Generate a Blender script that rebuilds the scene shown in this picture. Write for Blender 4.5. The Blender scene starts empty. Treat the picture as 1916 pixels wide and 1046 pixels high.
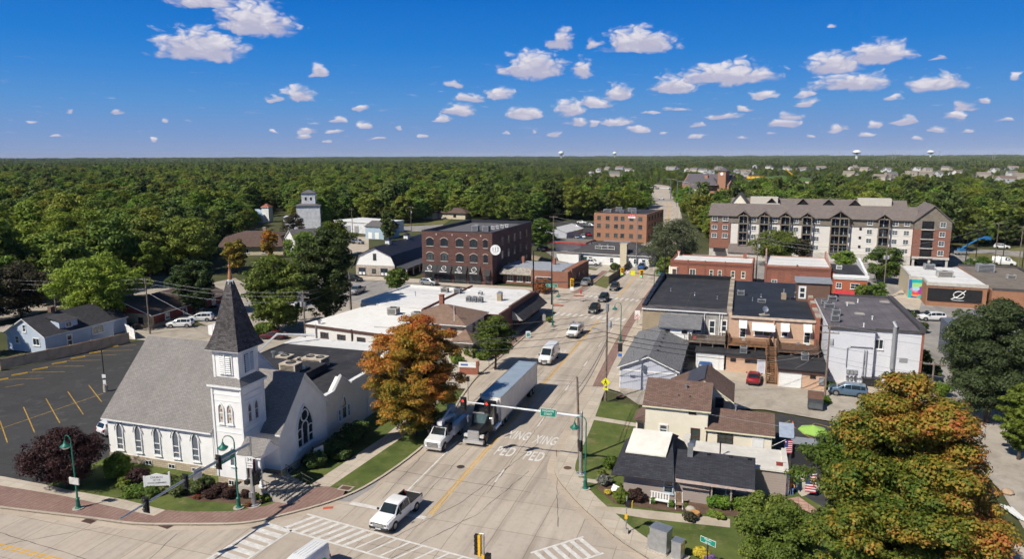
import bpy,math,random
import numpy as np
from mathutils import Vector,Matrix,geometry
sc=bpy.context.scene
col=sc.collection
R=math.radians
# camera
CAM=Vector((0,0,32.0))
PITCH,YAW,ROLL,FPX=R(9.8322),R(17.939),R(0.2),1330.0
_fw=Vector((-math.sin(YAW)*math.cos(PITCH),math.cos(YAW)*math.cos(PITCH),-math.sin(PITCH)))
_r=Vector((math.cos(YAW),math.sin(YAW),0))
_u=_r.cross(_fw)
_r2=_r*math.cos(ROLL)-_u*math.sin(ROLL)
_u2=_u*math.cos(ROLL)+_r*math.sin(ROLL)
cd=bpy.data.cameras.new('camera')
cam=bpy.data.objects.new('camera',cd)
col.objects.link(cam)
cd.sensor_width=36.0
cd.lens=FPX/1916.0*36.0
cd.clip_start=0.5
cd.clip_end=60000
cam.matrix_world=Matrix(((_r2.x,_u2.x,-_fw.x,CAM.x),(_r2.y,_u2.y,-_fw.y,CAM.y),(_r2.z,_u2.z,-_fw.z,CAM.z),(0,0,0,1)))
sc.camera=cam
def at(px,py,z=0.0):
 """ground survey: the place at height z seen at this point of the photograph"""
 d=_fw*FPX+_r2*(px-958)-_u2*(py-523)
 t=(z-CAM.z)/d.z
 return Vector((CAM.x+d.x*t,CAM.y+d.y*t,z))
def zat(py,base):
 lo,hi=-5.0,90.0
 for _ in range(50):
  m=(lo+hi)/2
  q=Vector((base[0],base[1],m))-CAM
  y=523-FPX*q.dot(_u2)/q.dot(_fw)
  if y>py:lo=m
  else:hi=m
 return m
 # light
SUN_EL,SUN_AZ=R(46),math.atan2(-0.84,-0.545)
sd=Vector((math.cos(SUN_EL)*math.cos(SUN_AZ),math.cos(SUN_EL)*math.sin(SUN_AZ),math.sin(SUN_EL)))
ld=bpy.data.lights.new('sun','SUN')
ld.energy=5.0
ld.angle=R(0.53)
ld.color=(1.0,0.94,0.83)
sun=bpy.data.objects.new('sun',ld)
col.objects.link(sun)
sun.rotation_euler=sd.to_track_quat('Z','Y').to_euler()
sun.location=(0,0,200)
sc.view_settings.view_transform='Standard'
sc.view_settings.look='None'
sc.view_settings.exposure=0.12
sc.view_settings.gamma=1.0
sc.render.engine='CYCLES'
sc.cycles.max_bounces=6
sc.cycles.diffuse_bounces=2
sc.cycles.glossy_bounces=2
sc.cycles.transmission_bounces=3
sc.cycles.transparent_max_bounces=4
sc.cycles.volume_bounces=0
sc.cycles.use_denoising=True
sc.cycles.use_light_tree=False
# sky
world=bpy.data.worlds.new('World')
sc.world=world
world.use_nodes=True
wt=world.node_tree
wt.nodes.clear()
def N(tree,typ,**kw):
 n=tree.nodes.new(typ)
 for k,v in kw.items():
  if k=='ins':
   for i,x in v.items():
    if isinstance(x,bpy.types.NodeSocket):tree.links.new(x,n.inputs[i])
    else:n.inputs[i].default_value=x
  else:setattr(n,k,v)
 return n
def MATH(tree,op,a,b=None,c=None,clamp=False):
 n=tree.nodes.new('ShaderNodeMath');n.operation=op;n.use_clamp=clamp
 for i,x in enumerate((a,b,c)):
  if x is None:continue
  if isinstance(x,bpy.types.NodeSocket):tree.links.new(x,n.inputs[i])
  else:n.inputs[i].default_value=x
 return n.outputs[0]
def SSTEP(tree,v,a,b,lo=0.0,hi=1.0):
 n=tree.nodes.new('ShaderNodeMapRange');n.interpolation_type='SMOOTHSTEP'
 tree.links.new(v,n.inputs[0])
 for i,x in zip((1,2,3,4),(a,b,lo,hi)):n.inputs[i].default_value=x
 return n.outputs[0]
def MIX(tree,f,a,b,mode='MIX'):
 n=tree.nodes.new('ShaderNodeMix');n.data_type='RGBA';n.blend_type=mode
 for i,x in((0,f),(6,a),(7,b)):
  if isinstance(x,bpy.types.NodeSocket):tree.links.new(x,n.inputs[i])
  elif i==0:n.inputs[i].default_value=x
  else:n.inputs[i].default_value=(*x[:3],1)
 return n.outputs[2]
sky=N(wt,'ShaderNodeTexSky',sky_type='NISHITA')
sky.sun_disc=False
sky.sun_elevation=SUN_EL
sky.sun_rotation=math.pi/2-SUN_AZ
sky.altitude=200
sky.air_density=1.0
sky.dust_density=0.35
sky.ozone_density=2.5
geo=N(wt,'ShaderNodeTexCoord')
sep=N(wt,'ShaderNodeSeparateXYZ',ins={0:geo.outputs['Generated']})
AZ=MATH(wt,'ARCTAN2',sep.outputs[0],sep.outputs[1])
EL=MATH(wt,'ARCSINE',sep.outputs[2])
def az_el(px,py):
 d=_fw*FPX+_r2*(px-958)-_u2*(py-523)
 d.normalize()
 return math.atan2(d.x,d.y),math.asin(d.z)
CLOUDS=[(292,462,50,112,1),(398,556,5,66,1),(310,450,-22,14,.9),(575,615,121,144,.9),(529,590,160,190,1),(501,526,177,191,.7),(659,695,194,206,.8),(622,650,216,230,.8),(935,1058,97,146,1),(1066,1112,104,148,.6),(1026,1075,54,90,.9),(1088,1122,66,90,.35),(1127,1266,54,96,1),(1262,1456,117,157,1),(1218,1304,145,174,1),(1506,1612,97,136,1),(1580,1708,78,118,1),(1518,1672,134,171,1),(1698,1806,140,170,1),(1892,1925,134,150,.8),(1396,1452,170,186,.9),(1488,1530,182,199,1),(1490,1530,168,180,.6),(1374,1410,196,208,.8),(1322,1388,209,222,.8),(1435,1500,222,240,1),(1456,1500,208,224,.8),(1536,1590,232,246,.9),(1618,1656,223,238,.8),(1668,1718,218,232,.8),(1728,1772,235,247,.8),(1770,1815,206,222,.9),(1775,1830,188,204,.7),(1818,1856,180,192,.7),(950,1018,199,224,1),(1034,1100,188,218,.95),(1086,1150,180,200,.8),(1130,1184,158,186,.95),(1058,1100,221,234,.8),(1115,1188,219,234,.9),(1100,1122,226,236,.7),(850,914,174,192,.8),(906,960,164,188,.9),(830,890,192,216,.8),(832,872,151,164,.7),(812,845,216,228,.6),(552,594,238,250,.8),(554,586,248,258,.7),(614,640,244,252,.6),(668,700,226,240,.7),(218,236,205,217,.7),(300,320,220,232,.7),(120,138,203,214,.5),(275,300,252,264,.6),(740,756,234,242,.6),(1284,1322,250,258,.7),(1235,1300,200,208,.45),(1200,1240,205,213,.35),(1290,1324,228,238,.6),(1650,1690,176,188,.5),(1740,1772,98,112,.35),(1540,1566,42,52,.25),(1370,1402,254,260,.6),(1170,1220,234,246,.55),(1228,1256,244,252,.55),(940,962,243,251,.7),(985,1000,241,248,.5),(1020,1052,242,256,.55),(45,70,222,228,.5),(88,122,250,256,.5),(505,528,240,247,.45),(600,622,262,268,.4),(690,720,256,262,.45),(780,804,250,256,.5),(1500,1530,252,258,.5),(1600,1640,246,254,.5),(1700,1736,255,261,.5),(1860,1900,222,230,.5),(1430,1460,246,252,.5),(1795,1830,240,247,.45)]
cg=bpy.data.node_groups.new('cumulus','ShaderNodeTree')
for nm,io,ty in(('az','INPUT','NodeSocketFloat'),('el','INPUT','NodeSocketFloat'),('caz','INPUT','NodeSocketFloat'),('cel','INPUT','NodeSocketFloat'),('rx','INPUT','NodeSocketFloat'),('ry','INPUT','NodeSocketFloat'),('den','INPUT','NodeSocketFloat'),('prevF','INPUT','NodeSocketFloat'),('prevH','INPUT','NodeSocketFloat'),('F','OUTPUT','NodeSocketFloat'),('H','OUTPUT','NodeSocketFloat')):
 cg.interface.new_socket(nm,in_out=io,socket_type=ty)
gi=cg.nodes.new('NodeGroupInput');go=cg.nodes.new('NodeGroupOutput')
_dx=MATH(cg,'DIVIDE',MATH(cg,'SUBTRACT',gi.outputs[0],gi.outputs[2]),gi.outputs[4])
_dy=MATH(cg,'DIVIDE',MATH(cg,'SUBTRACT',gi.outputs[1],gi.outputs[3]),gi.outputs[5])
_below=MATH(cg,'MULTIPLY',MATH(cg,'MINIMUM',_dy,0.0),3.2)
_dyy=MATH(cg,'ADD',MATH(cg,'MAXIMUM',_dy,0.0),_below)
_d2=MATH(cg,'ADD',MATH(cg,'MULTIPLY',_dx,_dx),MATH(cg,'MULTIPLY',_dyy,_dyy))
_F=MATH(cg,'MULTIPLY',MATH(cg,'SUBTRACT',1.0,MATH(cg,'SQRT',_d2)),1.0)
_F=MATH(cg,'SUBTRACT',_F,MATH(cg,'MULTIPLY',MATH(cg,'SUBTRACT',1.0,gi.outputs[6]),0.32))
_gt=MATH(cg,'GREATER_THAN',_F,gi.outputs[7])
cg.links.new(MATH(cg,'MAXIMUM',_F,gi.outputs[7]),go.inputs[0])
_h=MATH(cg,'ADD',MATH(cg,'MULTIPLY',_gt,_dy),MATH(cg,'MULTIPLY',MATH(cg,'SUBTRACT',1.0,_gt),gi.outputs[8]))
cg.links.new(_h,go.inputs[1])
def wnoise(scale,detail,rough,dist=0.0,squash=1.9):
 m=N(wt,'ShaderNodeCombineXYZ',ins={0:AZ,1:MATH(wt,'MULTIPLY',EL,squash)})
 return N(wt,'ShaderNodeTexNoise',ins={'Vector':m.outputs[0],'Scale':scale,'Detail':detail,'Roughness':rough,'Distortion':dist}).outputs[0]
n1,n2,n3=wnoise(40,2.0,.5),wnoise(24,2,.5,.3),wnoise(120,2.2,.5)
AZw=MATH(wt,'ADD',AZ,MATH(wt,'MULTIPLY',MATH(wt,'SUBTRACT',n1,.5),.034))
ELw=MATH(wt,'ADD',EL,MATH(wt,'MULTIPLY',MATH(wt,'SUBTRACT',n2,.5),.014))
fF,fH=None,None
for(x0,x1,yt,yb,den)in CLOUDS:
 a0,_=az_el(x0,yb);a1,e0=az_el(x1,yb);ac,e0=az_el((x0+x1)/2,yb);_,e1=az_el((x0+x1)/2,yt)
 hgt=(e1-e0)
 g=wt.nodes.new('ShaderNodeGroup');g.node_tree=cg
 wt.links.new(AZw,g.inputs[0]);wt.links.new(ELw,g.inputs[1])
 for i,v in((2,ac),(3,e0+hgt*.22),(4,(a1-a0)/2*1.22),(5,hgt*1.05),(6,den)):g.inputs[i].default_value=v
 if fF is None:g.inputs[7].default_value=-5.0;g.inputs[8].default_value=0.0
 else:wt.links.new(fF,g.inputs[7]);wt.links.new(fH,g.inputs[8])
 fF,fH=g.outputs[0],g.outputs[1]
def wpuff(scale,squash=1.7):
 m=N(wt,'ShaderNodeCombineXYZ',ins={0:AZw,1:MATH(wt,'MULTIPLY',ELw,squash)})
 v=N(wt,'ShaderNodeTexVoronoi',feature='F1',ins={'Vector':m.outputs[0],'Scale':scale});v.inputs['Randomness'].default_value=1.0
 return MATH(wt,'SUBTRACT',1.0,MATH(wt,'MULTIPLY',v.outputs['Distance'],1.25))
pf=MATH(wt,'ADD',MATH(wt,'MULTIPLY',wpuff(62),.62),MATH(wt,'MULTIPLY',wpuff(135),.38))
nmix=MATH(wt,'ADD',MATH(wt,'MULTIPLY',n1,.45),MATH(wt,'MULTIPLY',pf,.55))
fld=MATH(wt,'ADD',fF,MATH(wt,'MULTIPLY',MATH(wt,'SUBTRACT',nmix,.50),1.0))
cov=SSTEP(wt,fld,-.03,0.46)
wsp=SSTEP(wt,wnoise(30,6,.62,.2,5.5),.60,.78)
wsp=MATH(wt,'MULTIPLY',wsp,MATH(wt,'MULTIPLY',SSTEP(wt,EL,.0,.04),SSTEP(wt,EL,.15,.07)))
cov2=MATH(wt,'MAXIMUM',MATH(wt,'MULTIPLY',cov,.93),MATH(wt,'MULTIPLY',wsp,.42))
hh=MATH(wt,'ADD',fH,MATH(wt,'MULTIPLY',MATH(wt,'SUBTRACT',pf,.5),.75))
lit=SSTEP(wt,hh,-.25,.75)
lp_sky=MIX(wt,.0,sky.outputs[0],(1,1,1))
hsv=N(wt,'ShaderNodeHueSaturation',ins={'Saturation':1.22,'Value':1.0,'Color':lp_sky})
ccol=MIX(wt,lit,(9.0,8.8,11.4),(15.4,14.7,15.3))
ramp=wt.nodes.new('ShaderNodeValToRGB');wt.links.new(MATH(wt,'MULTIPLY',EL,3.0,None,True),ramp.inputs[0])
_e=ramp.color_ramp.elements
_stops=((0.0,(.31,.39,.60)),(.096,(.20,.345,.645)),(.21,(.110,.315,.68)),(.32,(.054,.262,.69)),(.43,(.023,.22,.67)),(.64,(.006,.158,.60)),(1.0,(.004,.11,.46)))
while len(_e)<len(_stops):_e.new(.5)
for _i,(_p,_c)in enumerate(_stops):
 _e[_i].position=_p;_e[_i].color=(*_c,1)
low=N(wt,'ShaderNodeVectorMath',operation='SCALE',ins={0:ramp.outputs[0]});low.inputs['Scale'].default_value=17.6
clear=MIX(wt,SSTEP(wt,EL,.25,.5),low.outputs[0],hsv.outputs[0])
skyc=MIX(wt,cov2,clear,ccol)
bg=N(wt,'ShaderNodeBackground',ins={'Color':skyc,'Strength':0.050})
wo=N(wt,'ShaderNodeOutputWorld',ins={0:bg.outputs[0]})
# materials
MATS={}
def new_mat(name):
 m=bpy.data.materials.new(name);m.use_nodes=True
 t=m.node_tree;b=t.nodes['Principled BSDF']
 MATS[name]=m
 return m,t,b
def coords(t,kind='Object'):
 return t.nodes.new('ShaderNodeTexCoord').outputs[kind]
def noise(t,vec,scale,detail=4,rough=.55):
 return N(t,'ShaderNodeTexNoise',ins={'Vector':vec,'Scale':scale,'Detail':detail,'Roughness':rough}).outputs[0]
ORD=('first','second','third','fourth','fifth','sixth','seventh','eighth','ninth','tenth')
def scale_rgb(c,k):return tuple(min(1,x*k)for x in c[:3])
def M(name,c,rough=.7,metal=0.0,var=.18,scale=1.5,fine=None,spec=.4,bump=0.0,coat=0.0):
 """plain weathered surface: colour broken up by two sizes of noise"""
 if name in MATS:return MATS[name]
 m,t,b=new_mat(name)
 v=coords(t)
 n=noise(t,v,scale,5,.6)
 f=SSTEP(t,n,.3,.7)
 cc=MIX(t,f,scale_rgb(c,1-var),scale_rgb(c,1+var*.6))
 if fine:
  n2=noise(t,v,fine,3,.7)
  cc=MIX(t,MATH(t,'MULTIPLY',SSTEP(t,n2,.35,.7),.5),cc,scale_rgb(c,1-var*1.6))
  if bump:
   bp=N(t,'ShaderNodeBump',ins={'Strength':bump,'Distance':.02,'Height':n2});t.links.new(bp.outputs[0],b.inputs['Normal'])
 t.links.new(cc,b.inputs['Base Color'])
 b.inputs['Roughness'].default_value=rough
 b.inputs['Metallic'].default_value=metal
 b.inputs['Specular IOR Level'].default_value=spec
 b.inputs['Coat Weight'].default_value=coat
 b.inputs['Coat Roughness'].default_value=.05
 return m
def wallvec(t,su=1.0,sv=1.0):
 """u runs along the wall or eave, v goes up: good for any upright or sloping face of a building"""
 s=N(t,'ShaderNodeSeparateXYZ',ins={0:coords(t)})
 n=N(t,'ShaderNodeSeparateXYZ',ins={0:coords(t,'Normal')})
 ax,ay=MATH(t,'ABSOLUTE',n.outputs[0]),MATH(t,'ABSOLUTE',n.outputs[1])
 k=MATH(t,'GREATER_THAN',ax,ay)
 u=MATH(t,'ADD',MATH(t,'MULTIPLY',s.outputs[1],k),MATH(t,'MULTIPLY',s.outputs[0],MATH(t,'SUBTRACT',1.0,k)))
 hz_=MATH(t,'MAXIMUM',MATH(t,'SQRT',MATH(t,'ADD',MATH(t,'MULTIPLY',ax,ax),MATH(t,'MULTIPLY',ay,ay))),.2)
 w=MATH(t,'DIVIDE',s.outputs[2],hz_)
 return N(t,'ShaderNodeCombineXYZ',ins={0:MATH(t,'MULTIPLY',u,su),1:MATH(t,'MULTIPLY',w,sv)}).outputs[0]
def MBRICK(name,c1,c2,mortar,bw=.45,bh=.16,msize=.02,rough=.85,stain=.25,su=1.0,sv=1.0,blot=.6,bias=0.0):
 if name in MATS:return MATS[name]
 m,t,b=new_mat(name)
 vec=wallvec(t,su,sv)
 br=N(t,'ShaderNodeTexBrick',ins={'Vector':vec,'Color1':(*c1,1),'Color2':(*c2,1),'Mortar':(*mortar,1),'Scale':1.0,'Mortar Size':msize,'Bias':bias,'Brick Width':bw,'Row Height':bh})
 n=noise(t,coords(t),blot,5,.6)
 cc=MIX(t,MATH(t,'MULTIPLY',SSTEP(t,n,.35,.75),stain),br.outputs[0],scale_rgb(c1,.55))
 n2=noise(t,coords(t),9,3,.7)
 cc=MIX(t,MATH(t,'MULTIPLY',SSTEP(t,n2,.4,.8),.22),cc,scale_rgb(c2,1.5))
 t.links.new(cc,b.inputs['Base Color'])
 b.inputs['Roughness'].default_value=rough
 b.inputs['Specular IOR Level'].default_value=.25
 bp=N(t,'ShaderNodeBump',ins={'Strength':.35,'Distance':.02,'Height':br.outputs['Fac']});bp.invert=True
 t.links.new(bp.outputs[0],b.inputs['Normal'])
 return m
def MSHINGLE(name,c,w=.5,h=.14,var=.28,stain=.3):
 return MBRICK(name,scale_rgb(c,1-var),scale_rgb(c,1+var),scale_rgb(c,.45),w,h,.015,.9,stain,blot=.35)
def MSIDING(name,c,pitch=.2,upright=False,rough=.6,depth=.32,var=.08):
 """lap boards, or upright boards with grooves"""
 if name in MATS:return MATS[name]
 m,t,b=new_mat(name)
 s=N(t,'ShaderNodeSeparateXYZ',ins={0:coords(t)})
 w=MATH(t,'ADD',s.outputs[0],s.outputs[1])if upright else s.outputs[2]
 fr=MATH(t,'FRACT',MATH(t,'DIVIDE',w,pitch))
 edge=SSTEP(t,fr,.16,.02)
 n=noise(t,coords(t),.8,5,.6)
 base=MIX(t,SSTEP(t,n,.3,.7),scale_rgb(c,1-var),scale_rgb(c,1+var))
 cc=MIX(t,MATH(t,'MULTIPLY',edge,depth),base,scale_rgb(c,.35))
 t.links.new(cc,b.inputs['Base Color'])
 bp=N(t,'ShaderNodeBump',ins={'Strength':.5,'Distance':.02,'Height':fr});t.links.new(bp.outputs[0],b.inputs['Normal'])
 b.inputs['Roughness'].default_value=rough
 b.inputs['Specular IOR Level'].default_value=.3
 return m
def MGLASS(name,c=(.02,.03,.04),rough=.08,spec=.9):
 if name in MATS:return MATS[name]
 m,t,b=new_mat(name)
 n=noise(t,coords(t),1.2,3)
 t.links.new(MIX(t,n,scale_rgb(c,.5),scale_rgb(c,1.8)),b.inputs['Base Color'])
 b.inputs['Roughness'].default_value=rough
 b.inputs['Specular IOR Level'].default_value=spec
 return m
def MLEAF(name,cols,hue=.02,val=.35,patch=.25,trans=.25,pscale=None,objvar=.25,drift=None,sat=.93,amp=1.0,stand=0):
 """foliage: every leaf clump its own tint, drifting between the listed colours over the crown"""
 if name in MATS:return MATS[name]
 m,t,b=new_mat(name)
 g=t.nodes.new('ShaderNodeNewGeometry')
 oi=t.nodes.new('ShaderNodeObjectInfo')
 rnd=g.outputs['Random Per Island']
 v=coords(t)
 off=N(t,'ShaderNodeVectorMath',operation='ADD',ins={0:v,1:N(t,'ShaderNodeCombineXYZ',ins={0:MATH(t,'MULTIPLY',oi.outputs['Random'],40.0)}).outputs[0]}).outputs[0]
 n=noise(t,off,pscale or.35,3,.6)
 n_b=noise(t,off,(pscale or.35)*4.5,2,.6)
 k=MATH(t,'ADD',MATH(t,'ADD',MATH(t,'MULTIPLY',n,.62),MATH(t,'MULTIPLY',n_b,.38)),MATH(t,'MULTIPLY',MATH(t,'SUBTRACT',rnd,.5),patch*.5))
 k=MATH(t,'ADD',.5,MATH(t,'MULTIPLY',MATH(t,'SUBTRACT',k,.5),amp))
 if stand:
  nl=noise(t,oi.outputs['Location'],.011,3,.6)
  k=MATH(t,'ADD',k,MATH(t,'MULTIPLY',MATH(t,'SUBTRACT',nl,.5),stand))
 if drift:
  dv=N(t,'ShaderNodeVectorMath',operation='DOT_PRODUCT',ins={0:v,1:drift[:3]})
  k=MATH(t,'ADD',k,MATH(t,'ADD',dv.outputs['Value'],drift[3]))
 ramp=t.nodes.new('ShaderNodeValToRGB')
 el=ramp.color_ramp.elements
 while len(el)<len(cols):el.new(.5)
 for i,c in enumerate(cols):
  el[i].position=.3+.4*i/max(1,len(cols)-1)
  el[i].color=(*c,1)
 t.links.new(k,ramp.inputs[0])
 wn=N(t,'ShaderNodeTexWhiteNoise',noise_dimensions='1D',ins={'W':MATH(t,'MULTIPLY',rnd,91.7)})
 vv=MATH(t,'ADD',1-val/2,MATH(t,'MULTIPLY',wn.outputs[0],val))
 vv=MATH(t,'MULTIPLY',vv,MATH(t,'ADD',1-objvar/2,MATH(t,'MULTIPLY',oi.outputs['Random'],objvar)))
 hu=MATH(t,'ADD',.5-hue/2,MATH(t,'MULTIPLY',N(t,'ShaderNodeTexWhiteNoise',noise_dimensions='1D',ins={'W':MATH(t,'MULTIPLY',oi.outputs['Random'],77.3)}).outputs[0],hue))
 hs=N(t,'ShaderNodeHueSaturation',ins={'Hue':hu,'Saturation':sat,'Value':vv,'Color':ramp.outputs[0]})
 t.links.new(hs.outputs[0],b.inputs['Base Color'])
 b.inputs['Roughness'].default_value=.6
 b.inputs['Specular IOR Level'].default_value=.25
 tr=N(t,'ShaderNodeBsdfTranslucent',ins={0:hs.outputs[0]})
 mx=N(t,'ShaderNodeMixShader',ins={0:trans,1:b.outputs[0],2:tr.outputs[0]})
 t.links.new(mx.outputs[0],t.nodes['Material Output'].inputs[0])
 return m
 # mesh builder
def link(o,parent=None):
 col.objects.link(o)
 if parent is not None:o.parent=parent
 return o
def tag(o,label=None,cat=None,group=None,kind=None):
 if label:o['label']=label
 if cat:o['category']=cat
 if group:o['group']=group
 if kind:o['kind']=kind
 return o
def empty(name,loc=(0,0,0),rz=0.0,label=None,cat=None,group=None):
 o=bpy.data.objects.new(name,None)
 o.location=loc;o.rotation_euler=(0,0,rz);o.empty_display_size=.5
 link(o)
 return tag(o,label,cat,group)
KIDS={}
def copy_tree(o,parent=None,remat=None):
 c=o.copy();col.objects.link(c)
 if parent is not None:c.parent=parent
 for ch in list(KIDS.get(o.name,())):
  KIDS.setdefault(c.name,[]).append(copy_tree(ch,c,remat))
 return c
class MB:
 def __init__(s):s.v,s.f,s.m,s.sm=[],[],[],[]
 def face(s,pts,mi=0,sm=False):
  b=len(s.v);s.v+=[tuple(p)for p in pts]
  s.f.append(tuple(range(b,b+len(pts))));s.m.append(mi);s.sm.append(sm)
  return s
 def raw(s,vs,fs,mi=0,sm=False):
  b=len(s.v);s.v+=[tuple(p)for p in vs]
  for f in fs:s.f.append(tuple(b+i for i in f));s.m.append(mi);s.sm.append(sm)
  return s
 def box(s,x0,x1,y0,y1,z0,z1,mi=0,bev=0.0):
  if x1<x0:x0,x1=x1,x0
  if y1<y0:y0,y1=y1,y0
  vs=[(x0,y0,z0),(x1,y0,z0),(x1,y1,z0),(x0,y1,z0),(x0,y0,z1),(x1,y0,z1),(x1,y1,z1),(x0,y1,z1)]
  return s.raw(vs,[(0,3,2,1),(4,5,6,7),(0,1,5,4),(1,2,6,5),(2,3,7,6),(3,0,4,7)],mi)
 def prism(s,poly,z0,z1,mi=0,top=None,bottom=True):
  """upright prism over a plan outline (counter-clockwise)"""
  p=[(q[0],q[1])for q in poly]
  if sum(p[i-1][0]*p[i][1]-p[i][0]*p[i-1][1]for i in range(len(p)))<0:p.reverse()
  n=len(p);tm=mi if top is None else top
  for i in range(n):
   j=(i+1)%n
   s.face([(*p[i],z0),(*p[j],z0),(*p[j],z1),(*p[i],z1)],mi)
  tri=geometry.tessellate_polygon([[Vector((*q,0))for q in p]])
  for a in tri:
   q=[p[i]for i in a]
   if(q[1][0]-q[0][0])*(q[2][1]-q[0][1])-(q[2][0]-q[0][0])*(q[1][1]-q[0][1])<0:q.reverse()
   s.face([(*c,z1)for c in q],tm)
   if bottom:s.face([(*c,z0)for c in reversed(q)],mi)
  return s
 def sheet(s,poly,z,mi=0):
  p=[(q[0],q[1])for q in poly]
  for a in geometry.tessellate_polygon([[Vector((*q,0))for q in p]]):
   q=[p[i]for i in a]
   if(q[1][0]-q[0][0])*(q[2][1]-q[0][1])-(q[2][0]-q[0][0])*(q[1][1]-q[0][1])<0:q.reverse()
   s.face([(*c,z)for c in q],mi)
  return s
 def ext(s,prof,ax,a0,a1,mi=0,cap=None):
  """profile of (h, z) pairs extruded along an axis: ax 'x' puts h on y, ax 'y' puts h on x"""
  def P(h,z,a):return(a,h,z)if ax=='x' else(h,a,z)
  n=len(prof)
  ar=sum(prof[i-1][0]*prof[i][1]-prof[i][0]*prof[i-1][1]for i in range(n))
  pr=list(prof)
  if(ar<0)==(ax=='x'):pr.reverse()
  for i in range(n):
   j=(i+1)%n
   s.face([P(*pr[i],a0),P(*pr[i],a1),P(*pr[j],a1),P(*pr[j],a0)],mi)
  for a,flip in((a0,True),(a1,False)):
   for tr in geometry.tessellate_polygon([[Vector((h,z,0))for h,z in pr]]):
    q=[Vector(P(*pr[i],a))for i in tr]
    nn=(q[1]-q[0]).cross(q[2]-q[0])
    d=nn.x if ax=='x' else nn.y
    if(d>0)==flip:q.reverse()
    s.face(q,mi if cap is None else cap)
  return s
 def cyl(s,p0,p1,r0,r1=None,n=10,mi=0,caps=True,sm=True):
  r1=r0 if r1 is None else r1
  p0,p1=Vector(p0),Vector(p1)
  d=(p1-p0).normalized()
  a=d.orthogonal().normalized();b=d.cross(a)
  vs=[]
  for p,r in((p0,r0),(p1,r1)):
   for i in range(n):
    t=2*math.pi*i/n
    vs.append(p+a*(r*math.cos(t))+b*(r*math.sin(t)))
  s.raw(vs,[(i,(i+1)%n,n+(i+1)%n,n+i)for i in range(n)],mi,sm)
  if caps:
   s.face(list(reversed(vs[:n])),mi);s.face(vs[n:],mi)
  return s
 def tube(s,pts,r,n=6,mi=0,r1=None):
  pts=[Vector(p)for p in pts];vs=[]
  for k,p in enumerate(pts):
   d=(pts[min(k+1,len(pts)-1)]-pts[max(k-1,0)]).normalized()
   ref=Vector((0,0,1))if abs(d.z)<.9 else Vector((1,0,0))
   a=d.cross(ref).normalized();b=d.cross(a)
   rr=r if r1 is None else r+(r1-r)*k/(len(pts)-1)
   for i in range(n):
    t=2*math.pi*i/n
    vs.append(p+a*(rr*math.cos(t))+b*(rr*math.sin(t)))
  fs=[]
  for k in range(len(pts)-1):
   for i in range(n):
    j=(i+1)%n
    fs.append((k*n+i,k*n+j,(k+1)*n+j,(k+1)*n+i))
  s.raw(vs,fs,mi,True)
  s.face(vs[:n],mi);s.face(list(reversed(vs[-n:])),mi)
  return s
 def lathe(s,prof,c=(0,0,0),n=16,mi=0,sq=1.0):
  vs=[]
  for r,z in prof:
   for i in range(n):
    t=2*math.pi*i/n
    vs.append((c[0]+r*math.cos(t),c[1]+r*sq*math.sin(t),c[2]+z))
  fs=[]
  for k in range(len(prof)-1):
   for i in range(n):
    j=(i+1)%n
    fs.append((k*n+i,k*n+j,(k+1)*n+j,(k+1)*n+i))
  s.raw(vs,fs,mi,True)
  return s
 def ball(s,c,rx,ry,rz,n=12,mi=0):
  k=max(6,n//2+2)
  prof=[(math.sin(math.pi*i/(k-1))+1e-4,-math.cos(math.pi*i/(k-1)))for i in range(k)]
  vs=[]
  for r,z in prof:
   for i in range(n):
    t=2*math.pi*i/n
    vs.append((c[0]+rx*r*math.cos(t),c[1]+ry*r*math.sin(t),c[2]+rz*z))
  fs=[(a*n+i,a*n+(i+1)%n,(a+1)*n+(i+1)%n,(a+1)*n+i)for a in range(k-1)for i in range(n)]
  return s.raw(vs,fs,mi,True)
 def mesh(s,name,mats):
  me=bpy.data.meshes.new(name)
  me.from_pydata(s.v,[],s.f)
  for m in(mats if isinstance(mats,(list,tuple))else[mats]):me.materials.append(m)
  me.polygons.foreach_set('material_index',s.m)
  me.polygons.foreach_set('use_smooth',s.sm)
  me.update()
  if any(s.sm):me.set_sharp_from_angle(angle=R(38))
  return me
 def build(s,name,mats,parent=None,loc=(0,0,0),rot=(0,0,0),label=None,cat=None,group=None,kind=None):
  o=bpy.data.objects.new(name,s.mesh(name,mats))
  o.location=loc;o.rotation_euler=rot
  link(o,parent)
  if parent is not None:KIDS.setdefault(parent.name,[]).append(o)
  return tag(o,label,cat,group,kind)
def put(name,me,parent,loc=(0,0,0),rot=(0,0,0)):
 o=bpy.data.objects.new(name,me);o.location=loc;o.rotation_euler=rot
 link(o,parent)
 if parent is not None:KIDS.setdefault(parent.name,[]).append(o)
 return o
def lettering(txt,size,parent,loc,rot,m,sx=1.0,name='lettering',ext=.004,font_bold=0.0,spacing=1.0):
 c=bpy.data.curves.new(name,'FONT');c.body=txt;c.size=size;c.align_x='CENTER';c.align_y='CENTER'
 c.extrude=ext;c.offset=font_bold;c.space_line=.85;c.space_character=spacing
 c.materials.append(m)
 tmp=bpy.data.objects.new(name,c);me=bpy.data.meshes.new_from_object(tmp);bpy.data.objects.remove(tmp)
 o=bpy.data.objects.new(name,me);o.location=loc;o.rotation_euler=rot;o.scale=(sx,1,1)
 link(o,parent)
 if parent is not None:KIDS.setdefault(parent.name,[]).append(o)
 return o
FACE={'S':0.0,'E':math.pi/2,'N':math.pi,'W':-math.pi/2}
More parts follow.
